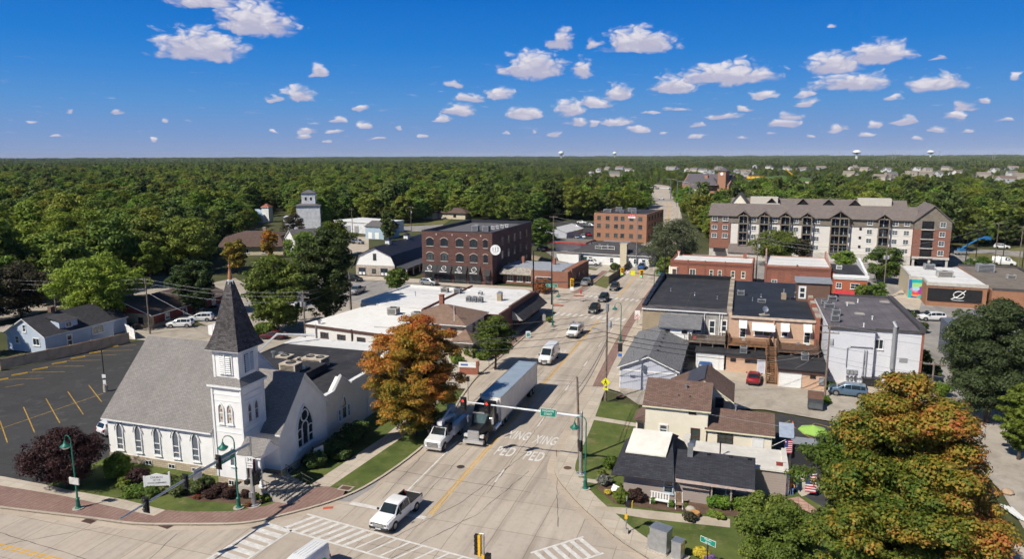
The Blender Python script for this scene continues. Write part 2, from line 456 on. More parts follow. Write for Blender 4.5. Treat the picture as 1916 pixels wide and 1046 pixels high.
# shared materials
WHITE=M('white_paint',(.78,.78,.77),.55,var=.05)
TRIMW=M('white_trim',(.76,.76,.75),.5,var=.04)
BLACKM=M('black_metal',(.018,.018,.02),.45,var=.2)
DARK=M('dark_void',(.012,.012,.014),.9,var=.1)
GALV=M('galvanised_steel',(.5,.52,.54),.38,.75,var=.15,scale=2)
GREYM=M('grey_metal',(.36,.37,.39),.5,.3,var=.12)
GREENM=M('green_enamel',(.015,.14,.10),.4,var=.12)
WOODP=M('weathered_pole',(.20,.16,.13),.9,var=.35,scale=3)
WOODD=M('brown_timber',(.22,.115,.06),.8,var=.35,scale=2.5)
WOODG=M('grey_timber',(.19,.15,.12),.85,var=.35,scale=2.5)
CONC=M('concrete',(.42,.375,.32),.85,var=.14,scale=.8,fine=6)
WROOF=M('white_membrane',(.72,.71,.69),.6,var=.07,scale=.5,fine=2.2)
BROOF=M('black_membrane',(.035,.036,.042),.75,var=.35,scale=.4,fine=3)
GRAVEL=M('gravel_roof',(.20,.17,.145),.95,var=.25,scale=.6,fine=9)
HVACM=M('hvac_metal',(.47,.45,.42),.5,.2,var=.1)
GLASS=MGLASS('window_glass')
GLASSB=MGLASS('bright_window_glass',(.06,.075,.08),.06,1.0)
STAINED=MGLASS('leaded_glass',(.11,.125,.15),.35,.6)
YEL=M('yellow_paint',(.50,.31,.06),.7,var=.4,scale=1.6,fine=6)
ROADW=M('road_white',(.68,.655,.62),.7,var=.2,scale=1.6,fine=5)
ROADY=M('road_yellow',(.72,.40,.04),.7,var=.2,scale=1.0,fine=4)
SIGNY=M('signal_yellow',(.75,.42,.02),.45,var=.08)
SIGNG=M('sign_green',(.0,.22,.15),.4,var=.05)
# ground, streets, lots
def gmat(name,c,c2,scale,fine,rough=.9,joints=None,streak=None,bump=.2,jdark=.55,worn=None,lanes=None):
 m,t,b=new_mat(name)
 v=coords(t)
 n=noise(t,v,scale,6,.62)
 cc=MIX(t,SSTEP(t,n,.32,.68),c,c2)
 n2=noise(t,v,fine,4,.7)
 cc=MIX(t,MATH(t,'MULTIPLY',SSTEP(t,n2,.45,.8),.45),cc,scale_rgb(c,.62))
 n4=noise(t,v,fine*4,3,.8)
 cc=MIX(t,MATH(t,'MULTIPLY',SSTEP(t,n4,.3,.7),.25),cc,scale_rgb(c2,1.25))
 if worn:
  n5=noise(t,v,.55,4,.65)
  cc=MIX(t,MATH(t,'MULTIPLY',SSTEP(t,n5,.54,.70),.75),cc,worn)
  n6=noise(t,v,14,2,.8)
  cc=MIX(t,MATH(t,'MULTIPLY',SSTEP(t,n6,.60,.72),.55),cc,scale_rgb(worn,1.25))
 if streak:
  mp=N(t,'ShaderNodeMapping',ins={0:v,3:streak})
  n3=noise(t,mp.outputs[0],1.0,4,.6)
  cc=MIX(t,MATH(t,'MULTIPLY',SSTEP(t,n3,.46,.72),.46),cc,scale_rgb(c,.52))
  mp=N(t,'ShaderNodeMapping',ins={0:v,3:(streak[0]*3,streak[1]*2,1)})
  n3=noise(t,mp.outputs[0],1.0,5,.65)
  cc=MIX(t,MATH(t,'MULTIPLY',SSTEP(t,n3,.6,.72),.3),cc,scale_rgb(c,.4))
 if lanes:
  sx=N(t,'ShaderNodeSeparateXYZ',ins={0:v})
  nl=noise(t,N(t,'ShaderNodeMapping',ins={0:v,3:(.9,.07,1)}).outputs[0],1.0,4,.65)
  for cx in lanes:
   dx=MATH(t,'ABSOLUTE',MATH(t,'SUBTRACT',sx.outputs[0],cx))
   f=MATH(t,'MULTIPLY',SSTEP(t,dx,1.15,.1),MATH(t,'MULTIPLY',SSTEP(t,nl,.25,.75),.42))
   f=MATH(t,'MULTIPLY',f,SSTEP(t,sx.outputs[1],48,60))
   cc=MIX(t,f,cc,scale_rgb(c,.52))
 if joints:
  off,w,h=joints
  mp=N(t,'ShaderNodeMapping',ins={0:v,1:(off[0],off[1],0)})
  wob=N(t,'ShaderNodeTexNoise',ins={'Vector':v,'Scale':.5,'Detail':3}).outputs[1]
  vec=N(t,'ShaderNodeVectorMath',operation='MULTIPLY_ADD',ins={0:wob,1:(.12,.12,0),2:mp.outputs[0]}).outputs[0]
  br=N(t,'ShaderNodeTexBrick',ins={'Vector':vec,'Color1':(1,1,1,1),'Color2':(.86,.86,.87,1),'Mortar':(jdark,jdark*.95,jdark*.9,1),'Scale':1.0,'Mortar Size':.035,'Mortar Smooth':.3,'Brick Width':w,'Row Height':h})
  br.offset=0.0
  cc=MIX(t,1.0,cc,br.outputs[0],'MULTIPLY')
 t.links.new(cc,b.inputs['Base Color'])
 b.inputs['Roughness'].default_value=rough
 b.inputs['Specular IOR Level'].default_value=.25
 bp=N(t,'ShaderNodeBump',ins={'Strength':bump,'Distance':.03,'Height':n2});t.links.new(bp.outputs[0],b.inputs['Normal'])
 return m
WROOF=gmat('white_roof_sheet',(.70,.69,.67),(.76,.75,.73),.25,.8,.6,((0,0),40,2.4),None,.05,.90,(.56,.54,.50))
BROOF=gmat('black_roof_sheet',(.030,.031,.037),(.048,.047,.052),.3,1.5,.8,((0,0),30,2.1),(.5,.3,1),.15,1.8,(.075,.073,.075))
GROUNDM=gmat('wild_ground',(.045,.055,.02),(.085,.085,.035),.03,.4)
ROADM=gmat('road_concrete',(.435,.37,.305),(.515,.445,.375),.12,1.6,.85,((-25.6%3.4,0),3.45,5.4),(.9,.05,1),.2,.55,None,(-31.3,-27.9,-23.9,-20.6))
LOTM=gmat('lot_asphalt',(.040,.040,.043),(.066,.065,.065),.12,1.3,.9,((0,0),23,17),(.12,.12,1),.2,.55,(.10,.098,.095))
ALLEYM=gmat('old_asphalt',(.33,.285,.235),(.41,.365,.31),.2,1.5,.95,None,(.5,.4,1))
GREYLOTM=gmat('grey_lot',(.27,.25,.24),(.33,.31,.29),.15,1.5,.95,((0,0),5,6),(.5,.2,1))
WALKM=gmat('walk_concrete',(.46,.395,.32),(.53,.465,.385),.3,2.2,.9,((0,0),1.5,1.5),None,.1,.72)
PAVERM=gmat('brick_pavers',(.265,.165,.14),(.325,.215,.185),.5,3.0,.9,((0,0),.42,.21),None,.2,.6)
KERBM=gmat('kerb_concrete',(.44,.375,.30),(.50,.43,.35),.6,3,.9,((0,0),3,30),None,.1,.7)
LAWNM=gmat('lawn_grass',(.060,.092,.020),(.115,.140,.036),.33,2.0,.95,None,(.35,.35,1),.6,.55,(.19,.165,.075))
DRYM=gmat('dry_grass',(.10,.115,.035),(.17,.15,.06),.1,2.0,.95)
MULCHM=gmat('bark_mulch',(.085,.05,.035),(.14,.09,.065),.9,7,.95,None,None,.6)
GRITM=gmat('pale_gravel',(.38,.32,.25),(.48,.42,.34),.3,3,.95)
FARM=gmat('far_woodland',(.022,.036,.014),(.035,.052,.02),.004,.03)
WATERM=M('river_water',(.05,.05,.04),.06,spec=.8,var=.1,scale=.05)
def surface(name,poly,z,m,label=None):
 return tag(MB().sheet([(p[0],p[1])for p in poly],z).build(name,m),label,None,None,'structure')
def slab(name,poly,z0,z1,m):
 return tag(MB().prism([(p[0],p[1])for p in poly],z0,z1,bottom=False).build(name,m),None,None,None,'structure')
def px(*pts,z=0.0):return[at(a,b,z)for a,b in pts]
def offset_line(line,d):
 out=[]
 for i,p in enumerate(line):
  a=Vector(line[max(i-1,0)][:2]);b=Vector(line[min(i+1,len(line)-1)][:2])
  t=(b-a).normalized()
  out.append((p[0]-t.y*d,p[1]+t.x*d))
 return out
def smooth_line(line,n=6):
 P=[Vector((p[0],p[1]))for p in line];out=[]
 for i in range(len(P)-1):
  p0,p1,p2,p3=P[max(i-1,0)],P[i],P[i+1],P[min(i+2,len(P)-1)]
  for k in range(n):
   t=k/n
   out.append(.5*((2*p1)+(-p0+p2)*t+(2*p0-5*p1+4*p2-p3)*t*t+(-p0+3*p1-3*p2+p3)*t**3))
 out.append(P[-1])
 return[(p.x,p.y)for p in out]
surface('ground',[(-3500,-300),(3500,-300),(3500,3600),(-3500,3600)],-.10,GROUNDM)
surface('far_ground',[(-40000,-600),(40000,-600),(40000,45000),(-40000,45000)],-.6,FARM)
kerbW=smooth_line([(-130,38.4),(-90,41.2),(-64,43.6),(-55.4,44.5),(-49.8,45.0),(-45.6,46.2),(-40.8,47.9),(-38.2,50.2),(-35.2,54.1),(-33.5,58.7),(-32.6,67.1),(-33.0,76),(-34.8,86),(-35.9,95.7),(-35.9,111.4),(-36.0,122),(-35.7,130),(-36.2,136),(-38.5,141),(-43,142)],4)
kerbE=smooth_line([(40,24),(10,43.5),(-5.9,53.3),(-11.4,58.5),(-14.5,62.3),(-16.7,65.8),(-17.6,69.6),(-18.0,79),(-19.4,100),(-20.2,120),(-20.6,134),(-20.7,150),(-20.6,188),(-20.6,262)],4)
kerbN=smooth_line([(-47,158.5),(-40.5,159),(-36.6,161.5),(-35.2,166),(-35.0,180),(-34.8,205),(-34.2,262)],4)
surface('street',kerbW+[(-60,142),(-60,158.5)]+kerbN+list(reversed(kerbE))+[(40,8),(-130,8)],0.0,ROADM)
surface('cross_street',[(-125,140),(-60,142),(-60,158.5),(-75,163.5),(-125,163)],0.0,GREYLOTM)
br=smooth_line([(-34.2,262),(-36,300),(-45,373),(-62.5,500),(-70,560),(-84,720),(-92,790),(-128,860)],4)
br2=smooth_line([(-20.6,262),(-22,300),(-29,373),(-42,500),(-48,560),(-66,715),(-78,790),(-118,872)],4)
surface('bridge_road',br+list(reversed(br2)),0.05,ROADM)
surface('cross_road',[(-130,545),(-62,520),(-44,520),(-44,545),(-62,548),(-130,575)],.07,GREYLOTM)
def kerb(line,side,name='kerb'):
 a,b=line,offset_line(line,side)
 m=MB()
 for i in range(len(a)-1):
  p,q,r,s=a[i],a[i+1],b[i+1],b[i]
  z0,z1=-.02,.135
  m.face([(*p,z0),(*q,z0),(*q,z1),(*p,z1)]).face([(*p,z1),(*q,z1),(*r,z1),(*s,z1)])
  m.face([(*p,z0),(*p,z1),(*q,z1),(*q,z0)])
 return tag(m.build(name,KERBM),None,None,None,'structure')
kerb(kerbW,.28);kerb(kerbE,-.28);kerb(kerbN,.28)
GUTM=gmat('gutter_concrete',(.44,.36,.285),(.50,.42,.34),.4,2.4,.9,((0,0),30,3),None,.1,.75)
for ln,sd_ in((kerbW,-.75),(kerbE,.75)):
 b=offset_line(ln,sd_);m=MB()
 for i in range(len(ln)-1):
  q=[ln[i],ln[i+1],b[i+1],b[i]]
  if sd_<0:q.reverse()
  m.face([(*p,.004)for p in q])
 tag(m.build('gutter',GUTM),None,None,None,'structure')
ZW=.12
inW=offset_line(kerbW,.26)
def seg(line,ya,yb):return[p for p in line if ya<=p[1]<=yb]
cw=[p for p in inW if-70<p[0]and p[1]<55.5]
surface('paved_corner',cw+px((650,908),(593,912),(560,925),(497,947),(440,957),(360,958),(309,955),(288,966),(117,928),(0,909),z=ZW),ZW,PAVERM)
surface('footpath',px((0,909),(117,928),(288,966),(309,955),(234,936),(126,917),(88,908),(0,891),z=ZW)+[(-100,46.5),(-100,44.6)],ZW+.004,WALKM)
surface('lawn',px((88,908),(126,917),(234,936),(309,955),(360,958),(440,957),(497,947),(560,925),(593,912),z=.1)+[(-37.0,69.4),(-37.2,92),(-43,92),(-43,64),(-64,64),(-64,49)],.10,LAWNM)
vg=[p for p in inW if 55.5<p[1]<88]
surface('verge',vg+[(-36.9,88),(-36.7,80),(-36.0,69.4),(-37.1,56.5)],.125,LAWNM)
surface('footpath',[(-39.2,56.0),(-37.1,56.5),(-36.0,69.4),(-36.7,80),(-36.9,88),(-38.6,88),(-38.1,69.4)],.13,WALKM)
surface('footpath',px((560,925),(593,912),(556,905),(520,893),(500,905),(512,930),z=.12),.132,WALKM)
up=[p for p in inW if 88<=p[1]<142.5]
surface('pavement',up+[(-60,142),(-60,139),(-41,139),(-41,116),(-52,112),(-52,92),(-43,88),(-36.9,88)],.122,WALKM)
up2=[p for p in inW if 101<=p[1]<136]
surface('paved_strip',up2+list(reversed(offset_line(up2,1.5))),.128,PAVERM)
nn=offset_line(kerbN,.26)
surface('pavement',nn[:-2]+[(-38.5,225),(-38.5,172),(-47,165.5),(-78,165.5),(-78,163.2),(-58,160)],.12,WALKM)
surface('paved_strip',[p for p in nn if 161<p[1]<200]+list(reversed(offset_line([p for p in nn if 161<p[1]<200],1.6))),.126,PAVERM)
inE=offset_line(kerbE,-.26)
wE=[p for p in inE if 44<p[1]<96]
wE2=list(reversed(offset_line(wE,-1.9)))
surface('footpath',wE+wE2,.12,WALKM)
e2=[p for p in inE if 93<p[1]<200]
surface('paved_strip',e2+list(reversed(offset_line(e2,-1.5))),.122,PAVERM)
surface('pavement',offset_line(e2,-1.5)+[(-16.0,e2[-1][1]),(-15.6,118),(-15.2,95.2),(-14.7,93.3)],.118,WALKM)
surface('lawn',list(reversed(wE2))[0:0]+offset_line([p for p in inE if 44<p[1]<89],-1.8)+[(-11.6,89),(-9.6,80),(8,84),(20,70),(24,45)],.10,LAWNM)
surface('footpath',px((1092,783),(1196,800),(1196,793),(1097,777),z=.12),.125,WALKM)
surface('footpath',px((1075,893),(1128,900),(1126,907),(1073,899),z=.12),.125,WALKM)
surface('garden_path',px((1103,947),(1160,950),(1366,972),(1366,988),(1210,971),(1125,957),z=.12),.125,GRITM)
surface('flower_bed',px((1124,889),(1150,905),(1262,930),(1415,940),(1385,968),(1240,955),(1150,943),(1118,915),z=.12),.128,MULCHM)
surface('church_bed',px((255,905),(405,905),(500,925),(512,933),(490,944),(455,944),(368,938),(330,925),(255,930),z=.1),.108,MULCHM)
surface('parking_lot',px((0,891),(88,908),(150,880),(205,868),z=0)+[(-63,62),(-66,70),(-60,90)]+px((330,628),(250,640),(232,641),(0,697),z=0)+[(-125,66),(-125,47)],.002,LOTM)
surface('alley',[(-100,96.5),(-66,88.5),(-43,88.5),(-43,93),(-52,97),(-70,99),(-76,112),(-73,135),(-82,138),(-92,112),(-100,108),(-135,98),(-135,93)],.006,ALLEYM)
surface('side_road',px((0,528),(150,520),(330,515),(330,545),(150,562),(60,590),(0,600),z=0),-.02,ALLEYM)
surface('yard',px((250,560),(440,520),(520,570),(560,600),(470,640),(395,612),z=0),.003,ALLEYM)
surface('parking_lot',[(-105,128),(-68,126),(-60,141.9),(-78,141.5),(-100,141)],.004,GREYLOTM)
surface('barn_forecourt',[(-110,163.2),(-78.3,163.7),(-78.3,169),(-110,169.5)],.05,WALKM)
surface('alley',[(-14.7,93.3),(-15.2,95.1),(-4,104),(27,101),(30,104),(33,112),(45,112),(40,95),(30,82),(29,60),(24,60),(25,75),(24,87),(4,92),(-8,89.5),(-11.6,89)],.108,ALLEYM)
surface('parking_lot',[(4.6,71),(5.2,91),(24,86.5),(24.5,74),(17,67),(9,66)],.112,LOTM)
surface('yard',[(-6,104),(13,101.8),(26,101.5),(26,106),(-6,111)],.111,GRITM)
surface('gravel_drive',[(17,40),(30,40),(30,60),(28,66),(21,64)],.112,GRITM)
surface('side_street',[(-20,163),(70,157),(70,171),(27,172),(-20,176)],.01,GREYLOTM)
surface('town_blocks',[(-15,100),(60,98),(70,240),(-15,240)],-.03,GREYLOTM)
surface('plaza',px((1655,560),(1690,540),(1725,560),(1712,610),(1690,610),z=0),.02,WALKM)
surface('parking_lot',px((1000,452),(1010,430),(1050,413),(1114,416),(1112,470),(1190,472),(1190,490),(1100,470),z=0),.0,LOTM)
surface('parking_lot',px((1020,470),(1170,465),(1190,500),(1150,505),(1060,500),z=0),.003,GREYLOTM)
surface('park_grass',px((950,470),(1060,496),(1160,508),(1135,540),(1100,530),(955,505),z=0),.02,DRYM)
surface('footpath',px((990,487),(1050,498),(1160,512),(1150,519),(1050,505),(985,493),z=0),.03,WALKM)
surface('park_grass',px((735,412),(845,410),(830,420),(735,424),z=0),.0,DRYM)
surface('side_road',px((640,424),(830,420),(820,432),(640,436),z=0),.0,GREYLOTM)
surface('yard',px((640,445),(690,442),(690,470),(655,478),z=0),.0,GRITM)
surface('river',px((870,380),(975,381),(985,390),(865,390),z=0),.0,WATERM)
surface('park_grass',px((1790,478),(1916,462),(1990,500),(1916,530),(1800,500),z=0),.0,DRYM)
surface('side_road',px((1775,464),(1916,470),(1960,478),(1960,486),(1840,474),(1775,474),z=0),.01,GREYLOTM)
surface('parking_lot',px((1770,474),(1800,476),(1900,512),(1960,540),(1800,520),(1760,500),z=0),.015,GREYLOTM)
surface('field',px((1400,336),(1510,336),(1530,350),(1395,350),z=0),.0,GRITM)
# paint on the roads
def line(name,a,b,w,m,z=.008):
 a,b=Vector(a[:2]),Vector(b[:2]);t=(b-a).normalized();n=Vector((-t.y,t.x))*w/2
 return tag(MB().face([(*(a-n),z),(*(b-n),z),(*(b+n),z),(*(a+n),z)]).build(name,m),None,None,None,'structure')
for dx in(-.16,.16):
 line('centre_line',(-25.55+dx,54.6),(-25.9+dx,136),.12,ROADY)
 line('centre_line',(-26.3+dx,160.5),(-26.6+dx,245),.12,ROADY)
 line('centre_line',(-28+dx,262),(-36+dx,373),.2,ROADY,.058)
 line('centre_line',(-36+dx,373),(-50+dx,515),.2,ROADY,.058)
line('lane_line',(-25,300),(-42,515),.3,ROADW,.058)
line('lane_line',(-29.6,57.5),(-29.6,71),.18,ROADW)
for y in(62.5,78,92,104,116,127):line('lane_line',(-22.1,y),(-22.15,y+3.0),.14,ROADW)
for y in(95,107,119,129):line('lane_line',(-30.6,y),(-30.6,y+3.0),.13,ROADW)
for y in(166,178,190,202):line('lane_line',(-23.3,y),(-23.3,y+3.0),.13,ROADW)
line('stop_line',(-33.6,54.4),(-25.7,53.9),.55,ROADW)
line('stop_line',(-25.8,134.6),(-20.8,134.2),.45,ROADW)
line('stop_line',(-35.0,162.8),(-26.6,162.4),.45,ROADW)
def crosswalk(a,b,width,nbar,bar=.45,edges=True,skew=0.0):
 a,b=Vector(a[:2]),Vector(b[:2]);t=(b-a).normalized();n=Vector((-t.y,t.x));L=(b-a).length
 m=MB()
 def q(p,u,v,z):
  m.face([(*(p-u-v),z),(*(p+u-v),z),(*(p+u+v),z),(*(p-u+v),z)])
 if edges:
  for s in(-1,1):q(a+t*L/2+n*s*width/2,t*L/2,n*.11,.008)
 for i in range(nbar):
  p=a+t*(L*(i+.5)/nbar)
  q(p,t*bar/2,n*(width/2-(.13 if edges else 0))+t*skew,.009)
 return tag(m.build('crosswalk',ROADW),None,None,None,'structure')
crosswalk(at(553,976),at(680,1012),2.9,8,.42,skew=.5)
crosswalk(at(680,1012),at(905,1075),2.9,9,.2,skew=.5)
crosswalk(at(527,983),at(405,1060),2.9,7,.6)
crosswalk(at(1010,1052),at(1110,1020),2.9,6,.4)
crosswalk((-35.9,139.2),(-20.6,137.4),2.6,12,.5,False)
crosswalk((-35.4,159.4),(-20.8,157.6),2.6,12,.5,False)
for p,y0 in(((-33.3,50.3),0),):pass
line('lane_line',at(0,1019),at(118,1048),.13,ROADY);line('lane_line',at(0,1025),at(100,1049),.13,ROADY)
PATCHM=gmat('road_patch',(.27,.25,.24),(.31,.29,.28),.6,3)
surface('road_patch',px((606,935),(655,940),(700,912),(716,893),(660,925)),.005,PATCHM)
SEALM=M('crack_sealant',(.05,.05,.05),.8)
rr=random.Random(5)
def crack(pts,w=.05):
 m=MB()
 pp=[pts[0]]
 for a,b in zip(pts[:-1],pts[1:]):
  n=max(2,int((Vector(b)-Vector(a)).length/.8))
  for k in range(1,n+1):
   q=Vector(a).lerp(Vector(b),k/n);pp.append((q.x+rr.uniform(-.07,.07),q.y+rr.uniform(-.05,.05)))
 for a,b in zip(pp[:-1],pp[1:]):
  a,b=Vector(a),Vector(b);t=(b-a).normalized();n=Vector((-t.y,t.x))*w*rr.uniform(.3,.7)
  m.face([(*(a-n),.006),(*(b-n),.006),(*(b+n),.006),(*(a+n),.006)])
 return m
ck=MB()
for pts in([(-19.6,66),(-21.5,56),(-27,44)],[(-20.4,74),(-23.6,58),(-31,40)],[(-22.1,128),(-22,60)],[(-29.6,110),(-29.5,50)],[(-33,92),(-31.2,56)],[(-33.5,62),(-18,61.5)],[(-33,84),(-19,83.6)],[(-35,99),(-20,98.5)],[(-34,70.5),(-26,71)],[(-45,45),(-43,36)],[(-60,40.5),(-30,38)],[(-52,44),(-60,37)],[(-18.2,72),(-14,56)],[(-35,120),(-21,119)],[(-27.4,100),(-27.6,56)]):
 k=crack(pts);ck.raw(k.v,k.f)
tag(ck.build('road_crack',SEALM),None,None,None,'structure')
def flat_text(txt,p,size,sx,sy,m,name='road_marking',rz=0.0,z=.009):
 o=lettering(txt,size,None,(p[0],p[1],z),(0,0,rz),m,name=name,ext=.0005,font_bold=.018,spacing=1.12)
 o.scale=(sx,sy,1);o['kind']='structure'
 return o
flat_text('PED',at(945,846),1.0,1.15,3.3,ROADW);flat_text('PED',at(999,855),1.0,1.15,3.3,ROADW)
flat_text('XING',at(970,816),1.0,1.0,3.4,ROADW);flat_text('XING',at(1021,825),1.0,1.0,3.4,ROADW)
flat_text('ONLY',(-28.2,111.5),1.0,1.0,2.2,ROADW,rz=math.pi);flat_text('ONLY',(-24.2,185),1.0,1.0,2.2,ROADW);flat_text('ONLY',(-21.9,185),1.0,.9,2.2,ROADW)
for a,b in(((0,788),(14,829)),((44,762),(65,810)),((86,746),(112,792)),((127,733),(156,776)),((166,721),(190,752))):
 line('bay_line',at(*a),at(*b),.12,YEL,.007)
line('bay_line',at(0,803),at(192,737),.10,YEL,.007)
for a,b in(((0,711),(82,708)),((52,697),(122,696)),((90,686),(157,685)),((122,676),(188,674)),((157,666),(218,664)),((190,657),(250,655)),((212,648),(255,646)),((10,725),(45,719))):
 line('bay_line',at(*a),at(*b),.12,YEL,.007)
for i in range(6):
 line('bay_line',(-95+i*3.4,137),(-95+i*3.4,141.5),.12,ROADW,.01)
 line('bay_line',(-88+i*3,163),(-88.6+i*3,158),.12,ROADW,.009)
for a,b in(((1462,796),(1478,789)),((1500,808),(1525,794)),((1525,794),(1555,802)),((1500,812),(1518,822)),((1518,822),(1530,816))):
 line('bay_line',at(*a),at(*b),.12,YEL,.118)
 # window kit: a frame with its pane as a sub-part
WIN={}
def arch_pts(w,h,kind,n=8,inset=0.0):
 """outline of an opening from bottom left, counter-clockwise seen from outside"""
 hw=w/2-inset
 if kind=='gothic':
  sp=h-w*.95
  pts=[(-hw,inset),(hw,inset)]
  rad=w*1.15
  cx=w/2-rad
  r=rad-inset
  a1=math.acos(min(1,(0-cx)/r))
  for i in range(n+1):
   a=a1*i/n;pts.append((cx+r*math.cos(a),sp+r*math.sin(a)))
  for i in range(n-1,-1,-1):
   a=a1*i/n;pts.append((-(cx+r*math.cos(a)),sp+r*math.sin(a)))
  return pts
 if kind=='arch':
  rise=w*.24;sp=h-rise
  pts=[(-hw,inset),(hw,inset)]
  for i in range(n+1):
   t=i/n;x=hw-2*hw*t;pts.append((x,sp-inset+rise*(1-(x/hw)**2)))
  return pts
 if kind=='round':
  sp=h-w/2
  pts=[(-hw,inset),(hw,inset)]
  for i in range(n*2+1):
   a=math.pi*i/(n*2);pts.append((hw*math.cos(a),sp+hw*math.sin(a)))
  return pts
 return[(-hw,inset),(hw,inset),(hw,h-inset),(-hw,h-inset)]
def win_meshes(w,h,style,kind,frame,glass,fw,dep,sill):
 key=(round(w,2),round(h,2),style,kind,frame.name,glass.name,fw,dep,sill)
 if key in WIN:return WIN[key]
 f=MB();o=arch_pts(w,h,kind);i_=arch_pts(w,h,kind,inset=fw)
 n=len(o)
 for k in range(n):
  j=(k+1)%n
  f.face([(o[k][0],-dep,o[k][1]),(o[j][0],-dep,o[j][1]),(i_[j][0],-dep,i_[j][1]),(i_[k][0],-dep,i_[k][1])])
  f.face([(o[k][0],0,o[k][1]),(o[j][0],0,o[j][1]),(o[j][0],-dep,o[j][1]),(o[k][0],-dep,o[k][1])])
  f.face([(i_[k][0],-dep,i_[k][1]),(i_[j][0],-dep,i_[j][1]),(i_[j][0],0,i_[j][1]),(i_[k][0],0,i_[k][1])])
 b=fw*.55;d2=dep*.75
 top=h-(0 if kind=='rect' else w*.3)
 if style in('sash','cross','pair','grid'):
  if style!='pair':f.box(-w/2+fw,w/2-fw,-d2,-.012,h*.5-b/2,h*.5+b/2)
  if style in('cross','pair','grid'):f.box(-b/2,b/2,-d2-.004,-.012,fw,top-fw)
  if style=='grid':
   for q in(.25,.75):f.box(-w/2+fw,w/2-fw,-d2+.006,-.012,h*q-b/3,h*q+b/3)
 if style=='gothic3':
  for q in(.2,.42):f.box(-w/2+fw,w/2-fw,-d2,-.012,h*q-b/2,h*q+b/2)
 if sill:f.box(-w/2-.06,w/2+.06,-dep-.06,0,-.1,0)
 g=MB();p=arch_pts(w,h,kind,inset=fw*.8)
 for tr in geometry.tessellate_polygon([[Vector((x,z,0))for x,z in p]]):
  q=[Vector((p[k][0],-.01,p[k][1]))for k in tr]
  if(q[1]-q[0]).cross(q[2]-q[0]).y>0:q.reverse()
  g.face(q)
 WIN[key]=(f.mesh('window',frame),g.mesh('pane',glass))
 return WIN[key]
def win(parent,face,u,plane,z,w,h,style='sash',kind='rect',frame=None,glass=None,fw=.08,dep=.07,sill=True,name='window'):
 a,b=win_meshes(w,h,style,kind,frame or TRIMW,glass or GLASS,fw,dep,sill)
 loc=(u,plane,z)if face in 'SN' else(plane,u,z)
 o=put(name,a,parent,loc,(0,0,FACE[face]))
 put('pane',b,o)
 return o
def door(parent,face,u,plane,w,h,m,z=0.12,frame=None,glazed=False):
 rot=(0,0,FACE[face]);loc=(u,plane,z)if face in 'SN' else(plane,u,z)
 d=MB().box(-w/2,w/2,-.05,0,0,h,0)
 for x in(-w/2-.1,w/2):d.box(x,x+.1,-.08,0,0,h+.1,1)
 d.box(-w/2,w/2,-.08,0,h,h+.1,1)
 for q in(.12,.55):d.box(-w*.34,w*.34,-.062,-.05,h*q,h*(q+.33),2 if glazed else 0)
 o=d.build('door',[m,frame or TRIMW,GLASS],parent,loc,rot)
 MB().box(w*.36,w*.42,-.11,-.05,h*.46,h*.5).build('handle',GREYM,o)
 return o
def garage_door(parent,face,u,plane,w,h,m=None,z=.1,rows=5):
 rot=(0,0,FACE[face]);loc=(u,plane,z)if face in 'SN' else(plane,u,z)
 d=MB()
 for k in range(rows):d.box(-w/2,w/2,-.05-.012*(k%2),0,h*k/rows+.015,h*(k+1)/rows,0)
 for x in(-w/2-.16,w/2):d.box(x,x+.16,-.1,0,0,h+.16,1)
 d.box(-w/2,w/2,-.1,0,h,h+.16,1)
 return d.build('garage_door',[m or WHITE,TRIMW],parent,loc,rot)
def gable(mb,x0,x1,y0,y1,ze,zr,ax='x',th=.16,over=.35,mi=0,tmi=1):
 """pitched roof sheet with thickness over a rectangle, ridge along the axis; soffit and fascia in the trim colour"""
 if ax=='x':c,half,a0,a1=(y0+y1)/2,(y1-y0)/2,x0-over,x1+over
 else:c,half,a0,a1=(x0+x1)/2,(x1-x0)/2,y0-over,y1+over
 sl=(zr-ze)/half;h=half+over
 zo=ze-over*sl
 def P(q,z,a):return(a,q,z)if ax=='x' else(q,a,z)
 for s in(-1,1):
  A,Bq=[P(c+s*h,zo+th,a0),P(c+s*h,zo+th,a1)],[P(c,zr+th,a1),P(c,zr+th,a0)]
  top=A+Bq
  low=[(p[0],p[1],p[2]-th)for p in top]
  fl=(s==-1)==(ax=='x')
  mb.face(top if fl else list(reversed(top)),mi)
  mb.face(list(reversed(low))if fl else low,tmi)
  for i in(0,1,3):
   j=(i+1)%4
   mb.face([low[i],low[j],top[j],top[i]]if fl else[low[j],low[i],top[i],top[j]],tmi)
 return mb
def hip(mb,x0,x1,y0,y1,ze,zr,over=.4,th=.14,mi=0,tmi=1,ridge=None):
 x0-=over;x1+=over;y0-=over;y1+=over
 w,d=x1-x0,y1-y0;k=min(w,d)/2 if ridge is None else ridge
 if w>=d:a,b=(x0+k,(y0+y1)/2,zr),(x1-k,(y0+y1)/2,zr)
 else:a,b=((x0+x1)/2,y0+k,zr),((x0+x1)/2,y1-k,zr)
 c=[(x0,y0,ze),(x1,y0,ze),(x1,y1,ze),(x0,y1,ze)]
 if w>=d:fs=[[c[0],c[1],b,a],[c[1],c[2],b],[c[2],c[3],a,b],[c[3],c[0],a]]
 else:fs=[[c[0],c[1],a],[c[1],c[2],b,a],[c[2],c[3],b],[c[3],c[0],a,b]]
 for f in fs:mb.face(f,mi)
 mb.box(x0,x1,y0,y1,ze-th,ze-.002,tmi)
 return mb
def parapet(mb,x0,x1,y0,y1,z0,z1,t=.3,mi=0,sides='SENW'):
 if 'S' in sides:mb.box(x0,x1,y0,y0+t,z0,z1,mi)
 if 'N' in sides:mb.box(x0,x1,y1-t,y1,z0,z1,mi)
 if 'W' in sides:mb.box(x0,x0+t,y0+t,y1-t,z0,z1,mi)
 if 'E' in sides:mb.box(x1-t,x1,y0+t,y1-t,z0,z1,mi)
 return mb
